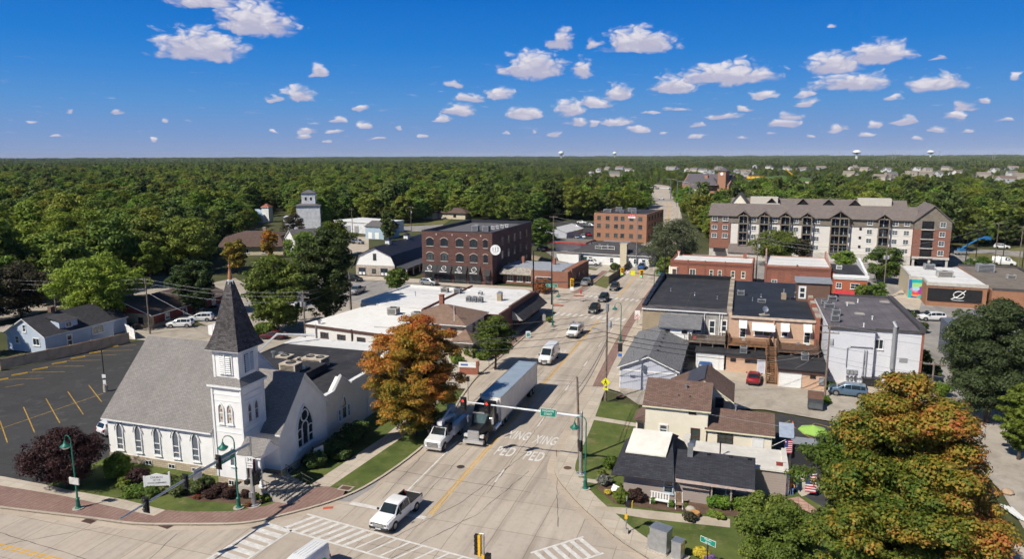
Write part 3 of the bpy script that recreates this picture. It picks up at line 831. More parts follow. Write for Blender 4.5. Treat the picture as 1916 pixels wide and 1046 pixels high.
AC={}
def roof_unit(loc,size,label,name='roof_unit',fans=1,group=None,m=None,rz=0.0,legs=.12):
 w,d,h=size;m=m or HVACM
 e=empty(name,loc,rz,label,'roof unit',group)
 b=MB()
 b.box(-w/2,w/2,-d/2,d/2,legs,h,0)
 b.box(-w/2-.03,w/2+.03,-d/2-.03,d/2+.03,h,h+.05,0)
 for k in range(5):
  z=legs+.12+k*(h-legs-.2)/5
  b.box(-w*.42,w*.42,-d/2-.015,-d/2,z,z+(h-legs)*.09,1)
  b.box(w/2,w/2+.015,-d*.42,d*.42,z,z+(h-legs)*.09,1)
 for sx in(-1,1):b.box(sx*w*.4-.05,sx*w*.4+.05,-d*.48,d*.48,0,legs,1)
 b.build('casing',[m,DARK],e)
 for k in range(fans):
  f=MB();cx=(k-(fans-1)/2)*w/max(1,fans)
  r=min(w/max(1,fans),d)*.38
  f.lathe([(r,0),(r,.07),(r*.86,.07),(r*.86,.01),(.01,.01)],(cx,0,h+.05),14,1)
  for q in range(4):
   a=q*math.pi/4
   f.tube([(cx-r*math.cos(a),-r*math.sin(a),h+.11),(cx+r*math.cos(a),r*math.sin(a),h+.11)],.012,4,0)
  f.build('fan_grille',[GREYM,DARK],e)
 return e
def vent_pipe(loc,h,label,r=.07,cap=True,m=None,group=None,name='vent_pipe'):
 b=MB().lathe([(r*1.8,0),(r*1.1,.06),(r,.08),(r,h)],(0,0,0),10)
 if cap:b.lathe([(r*1.9,h*.98),(r*1.9,h*1.04+.05),(.01,h*1.04+.12)],(0,0,0),10)
 return b.build(name,m or GALV,None,loc,label=label,cat='vent',group=group)
 # the white church
CHW=MSIDING('church_clapboard',(.84,.83,.81),.18,depth=.22,var=.05)
CHSH=MSHINGLE('church_shingle',(.250,.232,.222),.30,.15,.14,.3)
SPIRE=MSHINGLE('spire_shake',(.088,.08,.082),.30,.19,.5,.35)
STONE=MBRICK('foundation_stone',(.52,.44,.33),(.38,.31,.23),(.25,.2,.16),.6,.22,.02)
REDD=M('red_door',(.16,.02,.02),.5)
COPPER=M('copper_finial',(.55,.25,.12),.45,.5)
ch=empty('church',(-49,56,0),0,'white clapboard church with grey gabled roof and dark shingled steeple on the corner','church')
def L(x,y,z=0):return(x+49,y-56,z)
X=lambda v:v+49
Y=lambda v:v-56
w=MB()
w.box(X(-63.2),X(-49.4),Y(55.2),Y(68.8),.9,5.0,0)
w.ext([(Y(55.2),5.0),(Y(68.8),5.0),(Y(62),11.7)],'x',X(-63.2),X(-49.41),0)
w.build('nave_wall',[CHW],ch)
w=MB().box(X(-63.25),X(-49.35),Y(55.12),Y(68.85),-.1,.9,0)
w.box(X(-48.05),X(-44.67),Y(53.82),Y(57.2),-.1,.9,0)
w.box(X(-49.3),X(-42.72),Y(56.65),Y(65.25),-.1,.92,0)
w.build('foundation',[STONE],ch)
r=gable(MB(),X(-63.2),X(-49.9),Y(55.2),Y(68.8),5.05,11.85,'x',.18,.42)
r.build('nave_roof',[CHSH,TRIMW],ch)
w=MB().box(X(-49.4),X(-42.8),Y(56.7),Y(65.2),.9,5.2,0)
w.ext([(Y(56.7),5.2),(Y(65.2),5.2),(Y(60.95),9.7)],'x',X(-49.4),X(-42.8),0)
w.build('gable_wall',[CHW],ch)
w=gable(MB(),X(-48.9),X(-42.8),Y(56.7),Y(65.2),5.2,9.75,'x',.18,.45)
w.build('gable_roof',[CHSH,TRIMW],ch)
tx0,tx1,ty0,ty1=X(-48.0),X(-44.7),Y(53.85),Y(57.15)
tcx,tcy=(tx0+tx1)/2,(ty0+ty1)/2
w=MB().box(tx0,tx1,ty0,ty1,.9,10.4,0)
for z in(5.6,6.15,8.8,9.4):w.box(tx0-.04,tx1+.04,ty0-.04,ty1+.04,z,z+.08,1)
for a,b in((tx0,ty0),(tx1,ty0),(tx1,ty1)):w.box(a-.1,a+.1,b-.1,b+.1,.95,10.4,1)
w.build('tower_wall',[CHW,TRIMW],ch)
w=MB()
o_,i_=1.98,1.42
for k in range(4):
 s0,s1=[(-1,-1),(1,-1),(1,1),(-1,1)][k],[(1,-1),(1,1),(-1,1),(-1,-1)][k]
 w.face([(tcx+s0[0]*o_,tcy+s0[1]*o_,10.45),(tcx+s1[0]*o_,tcy+s1[1]*o_,10.45),(tcx+s1[0]*i_,tcy+s1[1]*i_,11.15),(tcx+s0[0]*i_,tcy+s0[1]*i_,11.15)],0)
w.box(tcx-o_,tcx+o_,tcy-o_,tcy+o_,10.22,10.44,1)
w.build('tower_skirt_roof',[CHSH,TRIMW],ch)
w=MB().box(tcx-1.42,tcx+1.42,tcy-1.42,tcy+1.42,10.8,14.1,0)
for a in(-1,1):
 for b in(-1,1):w.box(tcx+a*1.36-.12,tcx+a*1.36+.12,tcy+b*1.36-.12,tcy+b*1.36+.12,10.9,14.1,1)
w.box(tcx-1.6,tcx+1.6,tcy-1.6,tcy+1.6,13.85,14.12,1)
w.build('belfry_wall',[WHITE,TRIMW],ch)
for face,px_,py_ in(('S',tcx,tcy-1.42),('E',tcx+1.42,tcy),('N',tcx,tcy+1.42),('W',tcx-1.42,tcy)):
 w=MB().box(-.78,.78,-.1,0,0,2.02,0)
 w.box(-.66,.66,-.112,-.1,.1,1.92,1)
 for k in range(9):
  for s in(-.62,.03):
   z=.12+k*.2
   w.face([(s,-.115,z+.13),(s,-.23,z),(s+.59,-.23,z),(s+.59,-.115,z+.13)],0)
   w.face([(s,-.23,z),(s,-.23,z+.03),(s+.59,-.23,z+.03),(s+.59,-.23,z)],0)
 w.box(-.04,.04,-.22,-.1,.05,2.0,0)
 w.build('louvre',[TRIMW,DARK],ch,(px_,py_,11.4),(0,0,FACE[face]))
w=MB()
prof=[(1.95,13.8),(1.68,14.35),(1.40,15.1),(1.17,16.0),(.25,20.2)]
for(a,za),(b,zb)in zip(prof[:-1],prof[1:]):
 for k in range(4):
  s0,s1=[(-1,-1),(1,-1),(1,1),(-1,1)][k],[(1,-1),(1,1),(-1,1),(-1,-1)][k]
  w.face([(tcx+s0[0]*a,tcy+s0[1]*a,za+.1),(tcx+s1[0]*a,tcy+s1[1]*a,za+.1),(tcx+s1[0]*b,tcy+s1[1]*b,zb+.1),(tcx+s0[0]*b,tcy+s0[1]*b,zb+.1)],0)
w.box(tcx-1.92,tcx+1.92,tcy-1.92,tcy+1.92,13.82,13.86,1)
w.build('spire',[SPIRE,TRIMW],ch)
w=MB()
w.lathe([(.36,20.05),(.3,20.45),(.2,20.5)],(tcx,tcy,0),4,1)
w.lathe([(.22,20.45),(.13,21.3),(.06,21.6),(.12,21.72),(.12,21.85),(.03,22.0),(.02,22.7)],(tcx,tcy,0),10,0)
w.build('finial',[COPPER,WHITE],ch)
for x in(-61.6,-59.15,-56.7,-54.25,-51.8):
 o=win(ch,'S',X(x),Y(55.2),1.35,.95,3.15,'gothic3','gothic',TRIMW,STAINED,.11,.12)
 hood=MB();a=arch_pts(1.25,3.3,'gothic',8);b=arch_pts(1.12,3.24,'gothic',8)
 for k in range(2,len(a)-1):
  hood.face([(a[k][0],-.16,a[k][1]),(a[k+1][0],-.16,a[k+1][1]),(b[k+1][0],-.16,b[k+1][1]),(b[k][0],-.16,b[k][1])])
  hood.face([(a[k][0],0,a[k][1]),(a[k+1][0],0,a[k+1][1]),(a[k+1][0],-.16,a[k+1][1]),(a[k][0],-.16,a[k][1])])
 hood.build('hood_moulding',[TRIMW],o)
GLT=MGLASS('pale_leaded_glass',(.42,.40,.33),.3,.5)
for u in(-.5,.5):
 for f,uu,pl,gl in(('S',tcx+u-.25,ty0,GLT),('E',tcy+u-.1,tx1,STAINED)):
  o=win(ch,f,uu,pl,6.5,.72,2.1,'sash','gothic',TRIMW,gl,.1,.12)
  for z in(.45,1.25):MB().box(-.07,.07,-.03,-.012,z,z+.2).build('coloured_glass',[M('ruby_glass',(.25,.04,.05),.2)],o)
win(ch,'S',tcx+.2,ty0,2.2,.62,2.0,'sash','gothic',TRIMW,STAINED,.1,.1)
o=win(ch,'E',Y(61.0),X(-42.8),1.95,3.2,4.6,'none','gothic',TRIMW,GLASS,.16,.16)
tr=MB()
for c,z,rr_ in((-.95,0,.45),(0,0,.55),(.95,0,.45)):
 top=1.6 if c else 2.1
 for s in(-1,1):tr.box(c+s*rr_-.05,c+s*rr_+.05,-.12,-.015,.12,top)
 for k in range(8):
  a0,a1=math.pi*k/8,math.pi*(k+1)/8
  tr.tube([(c+rr_*math.cos(a0),-.07,top+rr_*math.sin(a0)),(c+rr_*math.cos(a1),-.07,top+rr_*math.sin(a1))],.055,4)
 if c:tr.box(c-rr_,c+rr_,-.1,-.015,.95,1.05)
tr.tube([(.62*math.cos(k*math.pi/8),-.07,3.3+.62*math.sin(k*math.pi/8))for k in range(17)],.07,5)
tr.build('tracery',[TRIMW],o)
for y in(58.0,60.2,63):win(ch,'E',Y(y),X(-42.72),.25,.9,.5,'pair','rect',GREYM,GLASS,.06,.05,False)
for x in(-61,-58,-55,-52):win(ch,'S',X(x),Y(55.12),.15,.9,.5,'pair','rect',TRIMW,GLASS,.06,.05,False)
win(ch,'S',X(-46.4),Y(53.72),.2,.7,.55,'pair','rect',TRIMW,GLASS,.06,.05,False)
po=gable(MB(),X(-44.2),X(-41.9),Y(52.5),Y(55.3),4.25,5.35,'x',.14,.22)
po.build('porch_roof',[CHSH,TRIMW],ch)
w=MB().ext([(Y(52.5),4.2),(Y(55.3),4.2),(Y(53.9),5.3)],'x',X(-42.1),X(-41.9),0)
w.box(X(-44.4),X(-41.9),Y(52.4),Y(52.6),4.0,4.2,0);w.box(X(-42.1),X(-41.9),Y(52.6),Y(55.3),4.0,4.2,0)
w.build('porch_gable',[CHW],ch)
MB().box(-.12,.12,-.12,.12,1.2,4.15).box(-.18,.18,-.18,.18,1.15,1.4).build('porch_post',[WHITE],ch,L(-42.05,52.6))
w=MB().box(X(-44.4),X(-41.5),Y(52.2),Y(55.25),-.05,1.2,0)
n=7
for k in range(n):
 zt=1.2*(1-(k+1)/(n+1));x0=X(-41.5)+k*.42
 w.box(x0,x0+.42,Y(52.25),Y(55.9),-.05,zt,0)
w.build('steps',[CONC],ch)
for y in(52.3,54.1,55.85):
 rl=MB();a,b=Vector((X(-41.6),Y(y),2.1)),Vector((X(-38.6),Y(y),1.0))
 rl.tube([a,b],.03,5);rl.tube([a-Vector((0,0,.45)),b-Vector((0,0,.45))],.018,4)
 for k in range(9):
  p=a.lerp(b,k/8);rl.tube([p,p-Vector((0,0,.88))],.018 if k%4 else.03,4)
 rl.build('handrail',[BLACKM],ch)
door(ch,'E',Y(54.55),tx1,1.25,2.5,REDD,1.2)
w=MB().tube([L(-49.5,55.05,4.8),L(-49.5,55.05,1)],.06,6);w.build('downpipe',[WHITE],ch)
CHW2=MSIDING('church_wing_boards',(.74,.72,.66),.14,depth=.12,var=.03)
w=MB().box(X(-62),X(-43.2),Y(68.81),Y(88.2),.0,5.4,0)
w.box(X(-49.4),X(-43.2),Y(65.26),Y(68.8),.0,5.4,0)
for yc,hw,hh_ in((69.2,1.9,1.5),(80.6,1.8,1.3)):
 w.ext([(Y(yc)-hw,5.4),(Y(yc)+hw,5.4),(Y(yc),5.4+hh_)],'x',X(-44.0),X(-43.15),0)
w.build('wing_wall',[CHW2],ch)
w=MB().box(X(-61.8),X(-43.6),Y(68.9),Y(84.2),5.41,5.6,0)
w.box(X(-49.0),X(-43.6),Y(65.3),Y(68.9),5.41,5.6,0)
w.box(X(-57),X(-48.5),Y(69.5),Y(74.5),5.72,6.6,0)
w.build('flat_roof',[BROOF],ch)
w=MB().box(X(-61.9),X(-43.4),Y(84.2),Y(88.1),5.41,5.62,0)
w.build('white_roof_band',[WROOF],ch)
for y0,y1 in((65.3,67.3),(71.1,78.8),(82.4,88.2)):MB().box(X(-43.6),X(-43.05),Y(y0),Y(y1),5.4,5.8,0).build('parapet_trim',[TRIMW],ch)
for yc,hw,hh_ in((69.2,1.9,1.5),(80.6,1.8,1.3)):MB().tube([(X(-43.35),Y(yc)-hw,5.57),(X(-43.35),Y(yc),5.55+hh_),(X(-43.35),Y(yc)+hw,5.57)],.2,4).build('parapet_trim',[TRIMW],ch)
MB().tube([(X(-62),Y(70),5.75),(X(-62),Y(79),5.9),(X(-62),Y(83),7.2),(X(-58.5),Y(87),6.4)],.18,4).build('parapet_trim',[TRIMW],ch)
o=win(ch,'E',Y(69.4),X(-43.2),1.7,1.2,3.0,'sash','gothic',TRIMW,GLASS,.14,.14)
win(ch,'E',Y(69.4)-1.0,X(-43.2),1.7,.6,1.6,'sash','round',TRIMW,GLASS,.1,.12)
win(ch,'E',Y(69.4)+1.0,X(-43.2),1.7,.6,1.6,'sash','round',TRIMW,GLASS,.1,.12)
win(ch,'E',Y(66.8),X(-43.2),.3,.9,.5,'pair','rect',GREYM,GLASS,.06,.05,False)
MB().tube([L(-43.1,74.8,5.3),L(-43.1,74.8,.1)],.07,6).build('downpipe',[WHITE],ch)
for(a,b,s,f,lb)in((545,696,(2.2,1.6,1.1),1,'beige roof unit nearest the steeple on the black church roof'),(533,667,(1.8,1.5,1.1),1,'small beige roof unit behind the skylight on the church roof'),(564,672,(2.0,1.5,.95),1,'low beige roof unit between its neighbours on the black church roof'),(590,672,(2.9,1.9,1.25),2,'largest beige roof unit with two fans on the black church roof')):
 p=at(a,b,6.6);roof_unit((p.x,p.y,5.6 if p.y>75 else 6.6),s,lb,fans=f,group='beige units on the church roof',m=M('beige_casing',(.55,.47,.38),.6))
p=at(555,690,6.7)
e=empty('skylight',(p.x,p.y,6.6),0,'pale domed skylight on the black church roof','skylight')
MB().box(-1.3,1.3,-.9,.9,0,.2).build('kerb_frame',[BLACKM],e)
MB().ball((0,0,.18),1.2,.8,.35,14).build('dome',[M('acrylic_dome',(.6,.62,.66),.2,spec=.7)],e)
for x,lb in((-57.6,'left metal stack of the pair behind the church steeple'),(-56.4,'right metal stack of the pair behind the church steeple')):
 vent_pipe((x,76.2,5.6),1.2,lb,.17,group='pair of metal stacks on the church roof')
sg=empty('church_sign',at(296,925,.1),R(24),'white wooden church sign board on two posts above the lawn','sign')
for s in(-1.15,1.15):MB().box(s-.07,s+.07,-.07,.07,0,1.9 if s<0 else 2.2).build('post',[WHITE],sg)
MB().ext([(-1.08,.85),(1.08,.85),(1.08,1.85),(.55,1.95),(0,2.12),(-.55,1.95),(-1.08,1.85)],'y',-.05,.05).build('board',[WHITE],sg)
INK=M('sign_ink',(.05,.05,.06),.7)
for t,z,s in(('CHURCH',1.72,.27),('OF THE',1.45,.2),('GOOD SHEPHERD',1.17,.21)):lettering(t,s,sg,(0,-.056,z),(math.pi/2,0,0),INK)
sg=empty('notice_board',at(597,868,.1),R(72),'dark framed notice board in the shade beside the church gable','sign')
for s in(-.75,.75):MB().box(s-.05,s+.05,-.05,.05,0,2.1).build('post',[BLACKM],sg)
MB().box(-.7,.7,-.06,.06,.75,2.0).build('frame',[BLACKM],sg)
MB().box(-.6,.6,-.075,-.06,1.1,1.9).box(-.6,.6,-.075,-.06,.8,1.02).build('panel',[M('notice_white',(.6,.6,.58),.5)],sg)
# cream house and bungalow east of the street
CREAM=MSIDING('cream_siding',(.80,.74,.61),.2,depth=.14,var=.03)
BRSH=MSHINGLE('brown_shingle',(.165,.105,.085),.45,.2,.2,.15)
NAVSH=MSHINGLE('charcoal_shingle',(.040,.041,.052),.5,.2,.3,.2)
BRTR=M('brown_trim',(.09,.05,.04),.5)
CRTR=M('cream_trim',(.72,.70,.50),.55,var=.05)
ho=empty('cream_house',(-5.7,78,.1),0,'two storey cream house with brown shingled roofs behind the bungalow','house')
X=lambda v:v+5.7
Y=lambda v:v-78
w=MB().box(X(-9.0),X(-2.4),Y(75.0),Y(82.4),0,5.1,0)
w.ext([(Y(75.0),5.1),(Y(82.4),5.1),(Y(78.7),6.9)],'x',X(-9.0),X(-2.4),0)
w.box(X(-2.39),X(4.1),Y(75.0),Y(81.4),0,3.1,0)
w.ext([(Y(75.0),3.1),(Y(81.4),3.1),(Y(78.2),4.25)],'x',X(-2.39),X(4.1),0)
w.box(X(-7.2),X(-.1),Y(82.41),Y(88),0,4.3,0)
w.ext([(X(-7.2),4.3),(X(-.1),4.3),(X(-3.1),6.35)],'y',Y(81.2),Y(88),0)
w.build('wall',[CREAM],ho)
r=gable(MB(),X(-9.0),X(-2.4),Y(75.0),Y(82.4),5.1,6.95,'x',.16,.3);r.build('roof',[BRSH,CRTR],ho)
r=gable(MB(),X(-2.38),X(4.1),Y(75.0),Y(81.4),3.1,4.3,'x',.16,.3);r.build('roof',[BRSH,CRTR],ho)
rf=MB()
for q in([(X(-7.5),Y(81.0),4.25),(X(-3.1),Y(81.0),6.5),(X(-3.1),Y(88.2),6.5),(X(-7.5),Y(88.2),4.25)],[(X(-3.1),Y(81.0),6.5),(X(.2),Y(81.0),4.25),(X(.2),Y(88.2),4.25),(X(-3.1),Y(88.2),6.5)]):
 lo=[(x,y,z-.16)for x,y,z in q]
 rf.face(q[::-1],0);rf.face(lo,1)
 for i in range(4):
  j=(i+1)%4;rf.face([lo[j],lo[i],q[i],q[j]],1)
rf=rf.build('roof',[BRSH,CRTR],ho)
dm=MB().face([(X(-5.2),Y(81.6),5.6),(X(-3.15),Y(81.6),6.62),(X(-3.15),Y(87.6),6.62),(X(-5.2),Y(87.6),5.6)],0)
dm.build('dormer_roof',[M('slate_panel',(.06,.06,.075),.6)],rf)
GLD=MGLASS('curtained_glass',(.05,.065,.06),.12,.8)
win(ho,'S',X(-4.0),Y(75.0),4.55,.8,.5,'none','rect',BRTR,DARK,.06,.06,False)
o=win(ho,'S',X(-7.0),Y(75.0),1.95,.95,1.15,'sash','rect',TRIMW,GLASSB,.14,.09)
win(ho,'S',X(-3.65),Y(75.0),1.2,.95,1.85,'sash','rect',BRTR,GLD,.1,.09)
win(ho,'S',X(-.55),Y(75.0),1.65,1.6,1.3,'cross','rect',BRTR,GLD,.1,.09)
door(ho,'S',X(2.75),Y(75.0),.95,1.95,WHITE,.65)
win(ho,'S',X(-1.4),Y(81.2),3.3,.95,1.35,'sash','rect',BRTR,GLASS,.12,.09)
MB().tube([(X(-2.45),Y(74.9),3.0),(X(-2.5),Y(74.9),.3)],.05,6).build('downpipe',[BRTR],ho)
by=MB().box(X(-10.1),X(-9.01),Y(75.8),Y(78.6),0,3.0,0).build('bay_wall',[CREAM],ho)
MB().face([(X(-10.4),Y(75.5),3.0),(X(-9.0),Y(75.5),3.9),(X(-9.0),Y(78.9),3.9),(X(-10.4),Y(78.9),3.0)],0).face([(X(-10.4),Y(75.5),3.0),(X(-9.0),Y(75.5),3.0),(X(-9.0),Y(75.5),3.9)],0).build('bay_roof',[BRSH],ho)
win(ho,'S',X(-9.55),Y(75.8),.9,.75,1.8,'sash','rect',BRTR,GLASS,.1,.08)
win(ho,'W',Y(77.2),X(-10.1),.9,1.6,1.8,'cross','rect',BRTR,GLASS,.1,.08)
vent_pipe((-4.9,77.6,6.5),.5,'white vent pipe on the upper brown roof of the cream house',.09)
for x,lb in((-5.6,'left dark roof vent on the brown roof of the cream house'),(-4.4,'right dark roof vent on the brown roof of the cream house')):
 MB().lathe([(.16,0),(.16,.12),(.02,.2)],(0,0,0),10).build('roof_vent',[BLACKM],None,(x,76.6,6.0),label=lb,cat='vent')
vent_pipe((.4,78.0,4.3),.8,'tall galvanised pipe on the lower brown roof of the cream house',.1)
TAUPE=MSIDING('taupe_siding',(.36,.30,.27),.24,depth=.5,var=.05)
bu=empty('bungalow',(-4,66,.1),0,'taupe bungalow with steep charcoal shingled roof and pale flat dormer','house')
X=lambda v:v+4
Y=lambda v:v-66
w=MB().box(X(-9.5),X(-4.7),Y(63.7),Y(71.0),0,2.3,0)
w.box(X(-4.69),X(-1.6),Y(63.9),Y(68.0),0,2.5,0)
w.box(X(-1.6),X(2.0),Y(66.0),Y(68.0),0,2.5,0)
w.box(X(-5.0),X(5.2),Y(68.3),Y(72.3),0,2.5,0)
w.build('wall',[TAUPE],bu)
w=MB()
a0,a1,b0,b1=X(-10.6),X(-4.7),Y(62.9),Y(71.4)
g0,g1=(X(-8.9),Y(66.8),4.6),(X(-5.3),Y(66.8),4.6)
h0,h1=(X(-8.9),Y(68.2),4.6),(X(-5.3),Y(68.2),4.6)
w.face([(a0,b0,2.2),(a1,b0,2.2),g1,g0],0)
w.face([(a1,b0,2.2),(X(-3.6),b1,2.4),h1,g1],0)
w.face([(X(-3.6),b1,2.4),(a0,b1,2.2),h0,h1],0)
w.face([(a0,b1,2.2),(a0,b0,2.2),g0,h0],0)
w.face([g0,g1,h1,h0],0)
w.face([(a0,b0,2.15),(a0,b1,2.15),(X(-3.6),b1,2.35),(a1,b0,2.15)],1)
w.build('hip_roof',[NAVSH,BRTR],bu)
w=MB()
A=[(X(-9.6),Y(65.0),3.75),(X(-5.75),Y(65.0),3.75),(X(-5.35),Y(67.1),5.4),(X(-9.15),Y(67.1),5.4)]
w.face(A,0);w.face([(p[0],p[1],p[2]-.12)for p in reversed(A)],0)
for i in range(4):
 j=(i+1)%4
 w.face([(A[i][0],A[i][1],A[i][2]-.12),(A[j][0],A[j][1],A[j][2]-.12),A[j],A[i]],0)
w.face([(X(-5.75),Y(65.05),3.6),(X(-5.35),Y(67.1),4.3),(X(-5.35),Y(67.1),5.28)],1)
w.face([(X(-5.35),Y(67.1),5.28),(X(-5.35),Y(67.1),4.2),(X(-4.9),Y(69.4),4.2)],1)
w.face([(X(-9.15),Y(67.1),5.28),(X(-9.15),Y(67.1),4.3),(X(-9.6),Y(65.05),3.6)],1)
w.face([(X(-5.35),Y(67.1),5.3),(X(-4.9),Y(69.4),4.2),(X(-9.3),Y(69.4),4.2),(X(-9.15),Y(67.1),5.3)],1)
STW=M('stained_white_roof',(.66,.63,.58),.6,var=.12,scale=.6,fine=1.6)
w.build('dormer',[STW,NAVSH],bu)
w=MB()
e0=[(X(-4.65),Y(63.3),2.45),(X(2.3),Y(63.0),2.45),(X(2.35),Y(67.3),3.7),(X(-5.3),Y(67.3),3.7)]
w.face(e0,0);w.face([(p[0],p[1],p[2]-.14)for p in reversed(e0)],1)
for i in range(4):
 j=(i+1)%4;w.face([(e0[i][0],e0[i][1],e0[i][2]-.14),(e0[j][0],e0[j][1],e0[j][2]-.14),e0[j],e0[i]],1)
w.box(X(-4.6),X(2.3),Y(62.95),Y(63.0),2.26,2.47,1)
w.face([(X(2.0),Y(68.0),2.5),(X(2.0),Y(67.3),3.56),(X(2.0),Y(63.4),2.45)],2);w.face([(X(2.3),Y(67.36),2.7),(X(2.3),Y(67.36),3.6),(X(-5),Y(67.36),3.6),(X(-5),Y(67.36),2.7)],2)
w.build('low_roof',[NAVSH,M('pinkish_fascia',(.5,.40,.36),.6),TAUPE],bu)
w=MB().box(X(-5.0),X(5.3),Y(67.4),Y(72.4),2.52,2.7,0);w.box(X(4.9),X(5.35),Y(67.38),Y(72.42),2.7,2.95,0);w.box(X(-4.5),X(-3.9),Y(69.9),Y(71.6),2.7,3.7,0)
w.build('flat_roof',[STW],bu)
MB().box(X(2.02),X(5.2),Y(67.6),Y(68.3),0,2.5).build('wing_wall',[TAUPE],bu)
win(bu,'S',X(-5.3),Y(63.7),.7,.95,1.45,'sash','rect',M('pale_blue_trim',(.42,.5,.56),.5),GLASS,.12,.1)
for x in(-1.4,.3,1.9):MB().box(-.07,.07,-.07,.07,0,2.35).build('porch_post',[TAUPE],bu,(X(x),Y(63.4),0))
win(bu,'S',X(1.2),Y(66.0),.8,.9,1.2,'sash','rect',TRIMW,GLASS,.1,.06)
win(bu,'S',X(-.6),Y(66.0),.8,.9,1.2,'sash','rect',TRIMW,GLASS,.1,.06)
c=MB().box(-.25,.25,-.25,.25,-.6,1.05);c.box(-.3,.3,-.3,.3,1.05,1.12)
c.build('chimney',[GALV],bu,(X(-3.6),Y(66.6),3.5))
MB().tube([(X(-.9),Y(69.2),2.6),(X(-.9),Y(69.2),4.1)],.07,8).lathe([(.13,4.05),(.13,4.2),(.01,4.3)],(X(-.9),Y(69.2),0),8).build('stove_pipe',[BLACKM],bu)
for x in(-1.9,.1,1.8):MB().box(-.16,.16,-.14,.14,0,.14).build('roof_vent',[BLACKM],bu,(X(x),Y(67.0),3.6))
# grey garage by the street
GSID=MSIDING('lavender_boards',(.46,.48,.56),.3,True,depth=.35,var=.05)
GRSH=MSHINGLE('mid_grey_shingle',(.185,.185,.195),.5,.2,.2,.15)
ga=empty('grey_garage',(-11.2,95.2,.1),0,'blue grey boarded garage with grey gable roof and white trim beside the pavement','garage')
w=MB().box(-3.8,3.8,0,20.5,0,3.1,0).ext([(-3.8,3.1),(3.8,3.1),(0,4.7)],'y',0,20.5,0)
w.box(-3.84,3.84,-.04,-.003,2.55,2.75,1)
for x in(-3.8,3.8):w.box(x-.12,x+.04,-.05,.05,0,3.1,1)
w.build('wall',[GSID,TRIMW],ga)
gable(MB(),-3.8,3.8,0,20.5,3.1,4.75,'y',.16,.45).build('roof',[GRSH,TRIMW],ga)
for k in range(6):MB().box(-.2,.2,-.18,.18,-.05,.12).build('ridge_vent',[BLACKM],ga,(.7,4.5+k*2.3,4.55))
for a,b in((-2.6,3.5),(-2.2,7.5),(-2.4,13.5)):MB().lathe([(.07,-.1),(.07,.8)],(0,0,0),8).build('vent_pipe',[GALV],ga,(a,b,3.75))
garage_door(ga,'E',3.2,3.8,2.6,2.3)
# row of old shops seen from their back yards
TANB=MBRICK('tan_back_wall',(.40,.32,.22),(.33,.26,.18),(.25,.2,.15),.4,.14,.012)
GRYB=M('patched_grey_render',(.38,.36,.34),.9,var=.35,scale=.9,fine=4)
PEACH=MBRICK('peach_brick',(.62,.42,.30),(.55,.36,.25),(.50,.34,.25),.42,.15,.012,stain=.2)
REDB=MBRICK('red_brick',(.33,.105,.06),(.25,.075,.045),(.30,.2,.16),.42,.15,.015)
SCUFF=M('scuffed_roof',(.11,.10,.105),.8,var=.5,scale=.5,fine=3)
COPE=M('stone_coping',(.40,.35,.29),.9,var=.3,scale=1.5)
s1=empty('tan_shop',(-8,115,0),0,'two storey shop with dull black roof, tan and patched grey back wall, nearest the street','shop')
X=lambda v:v+8
Y=lambda v:v-115
MB().box(X(-14.8),X(-11.2),Y(115.5),Y(146.5),0,7.3,0).box(X(-11.19),X(-1.2),Y(115.5),Y(146.5),0,7.3,1).build('wall',[TANB,GRYB],s1)
w=MB().box(X(-14.4),X(-1.6),Y(118.2),Y(146.0),7.31,7.5,0);w.box(X(-14.7),X(-1.5),Y(115.3),Y(118.19),7.31,7.42,1)
w.build('roof',[BROOF,SCUFF],s1)
w=MB()
for k in range(6):w.box(X(-15.1),X(-14.41),Y(117+k*5),Y(122+k*5),7.3,7.75+.12*k,0)
w.box(X(-14.6),X(-1.4),Y(146.1),Y(146.7),7.3,8.2,0)
w.build('parapet',[BLACKM],s1)
w=MB()
for k in range(14):w.box(X(-1.55),X(-.75),Y(116+k*2.15),Y(118+k*2.15),7.2,7.9+.05*(k%3),k%2)
w.build('party_wall',[COPE,TANB],s1)
MB().box(X(-14.9),X(-1.5),Y(115.2),Y(115.42),7.18,7.36).build('gutter',[TRIMW],s1)
for x in(-4.9,-2.6,-2.2):MB().tube([(X(x),Y(115.35),7.2),(X(x),Y(115.35),3)],.07,6).build('downpipe',[TRIMW],s1)
w=MB().box(X(-11.6),X(-6.6),Y(111.8),Y(115.45),3.4,5.4,0);w.build('lean_to_wall',[WHITE],s1)
w=MB().face([(X(-11.8),Y(111.4),5.35),(X(-5.2),Y(111.4),5.35),(X(-5.2),Y(115.4),6.6),(X(-11.8),Y(115.4),6.6)]).face([(X(-11.8),Y(111.4),5.25),(X(-11.8),Y(115.4),6.5),(X(-5.2),Y(115.4),6.5),(X(-5.2),Y(111.4),5.25)])
w.box(X(-11.8),X(-5.2),Y(111.35),Y(111.4),5.2,5.36)
w.build('lean_to_roof',[GRSH],s1)
for x in(-10.4,-7.7):win(s1,'S',X(x),Y(111.8),4.3,1.0,.7,'none','rect',WHITE,DARK,.05,.05,False)
for x,z,h_ in((-5.7,3.75,2.4),(-3.7,3.75,2.3),(-1.9,4.2,2.0)):win(s1,'S',X(x),Y(115.5),z,1.05,h_,'sash','rect',WHITE,GLASS,.18,.12)
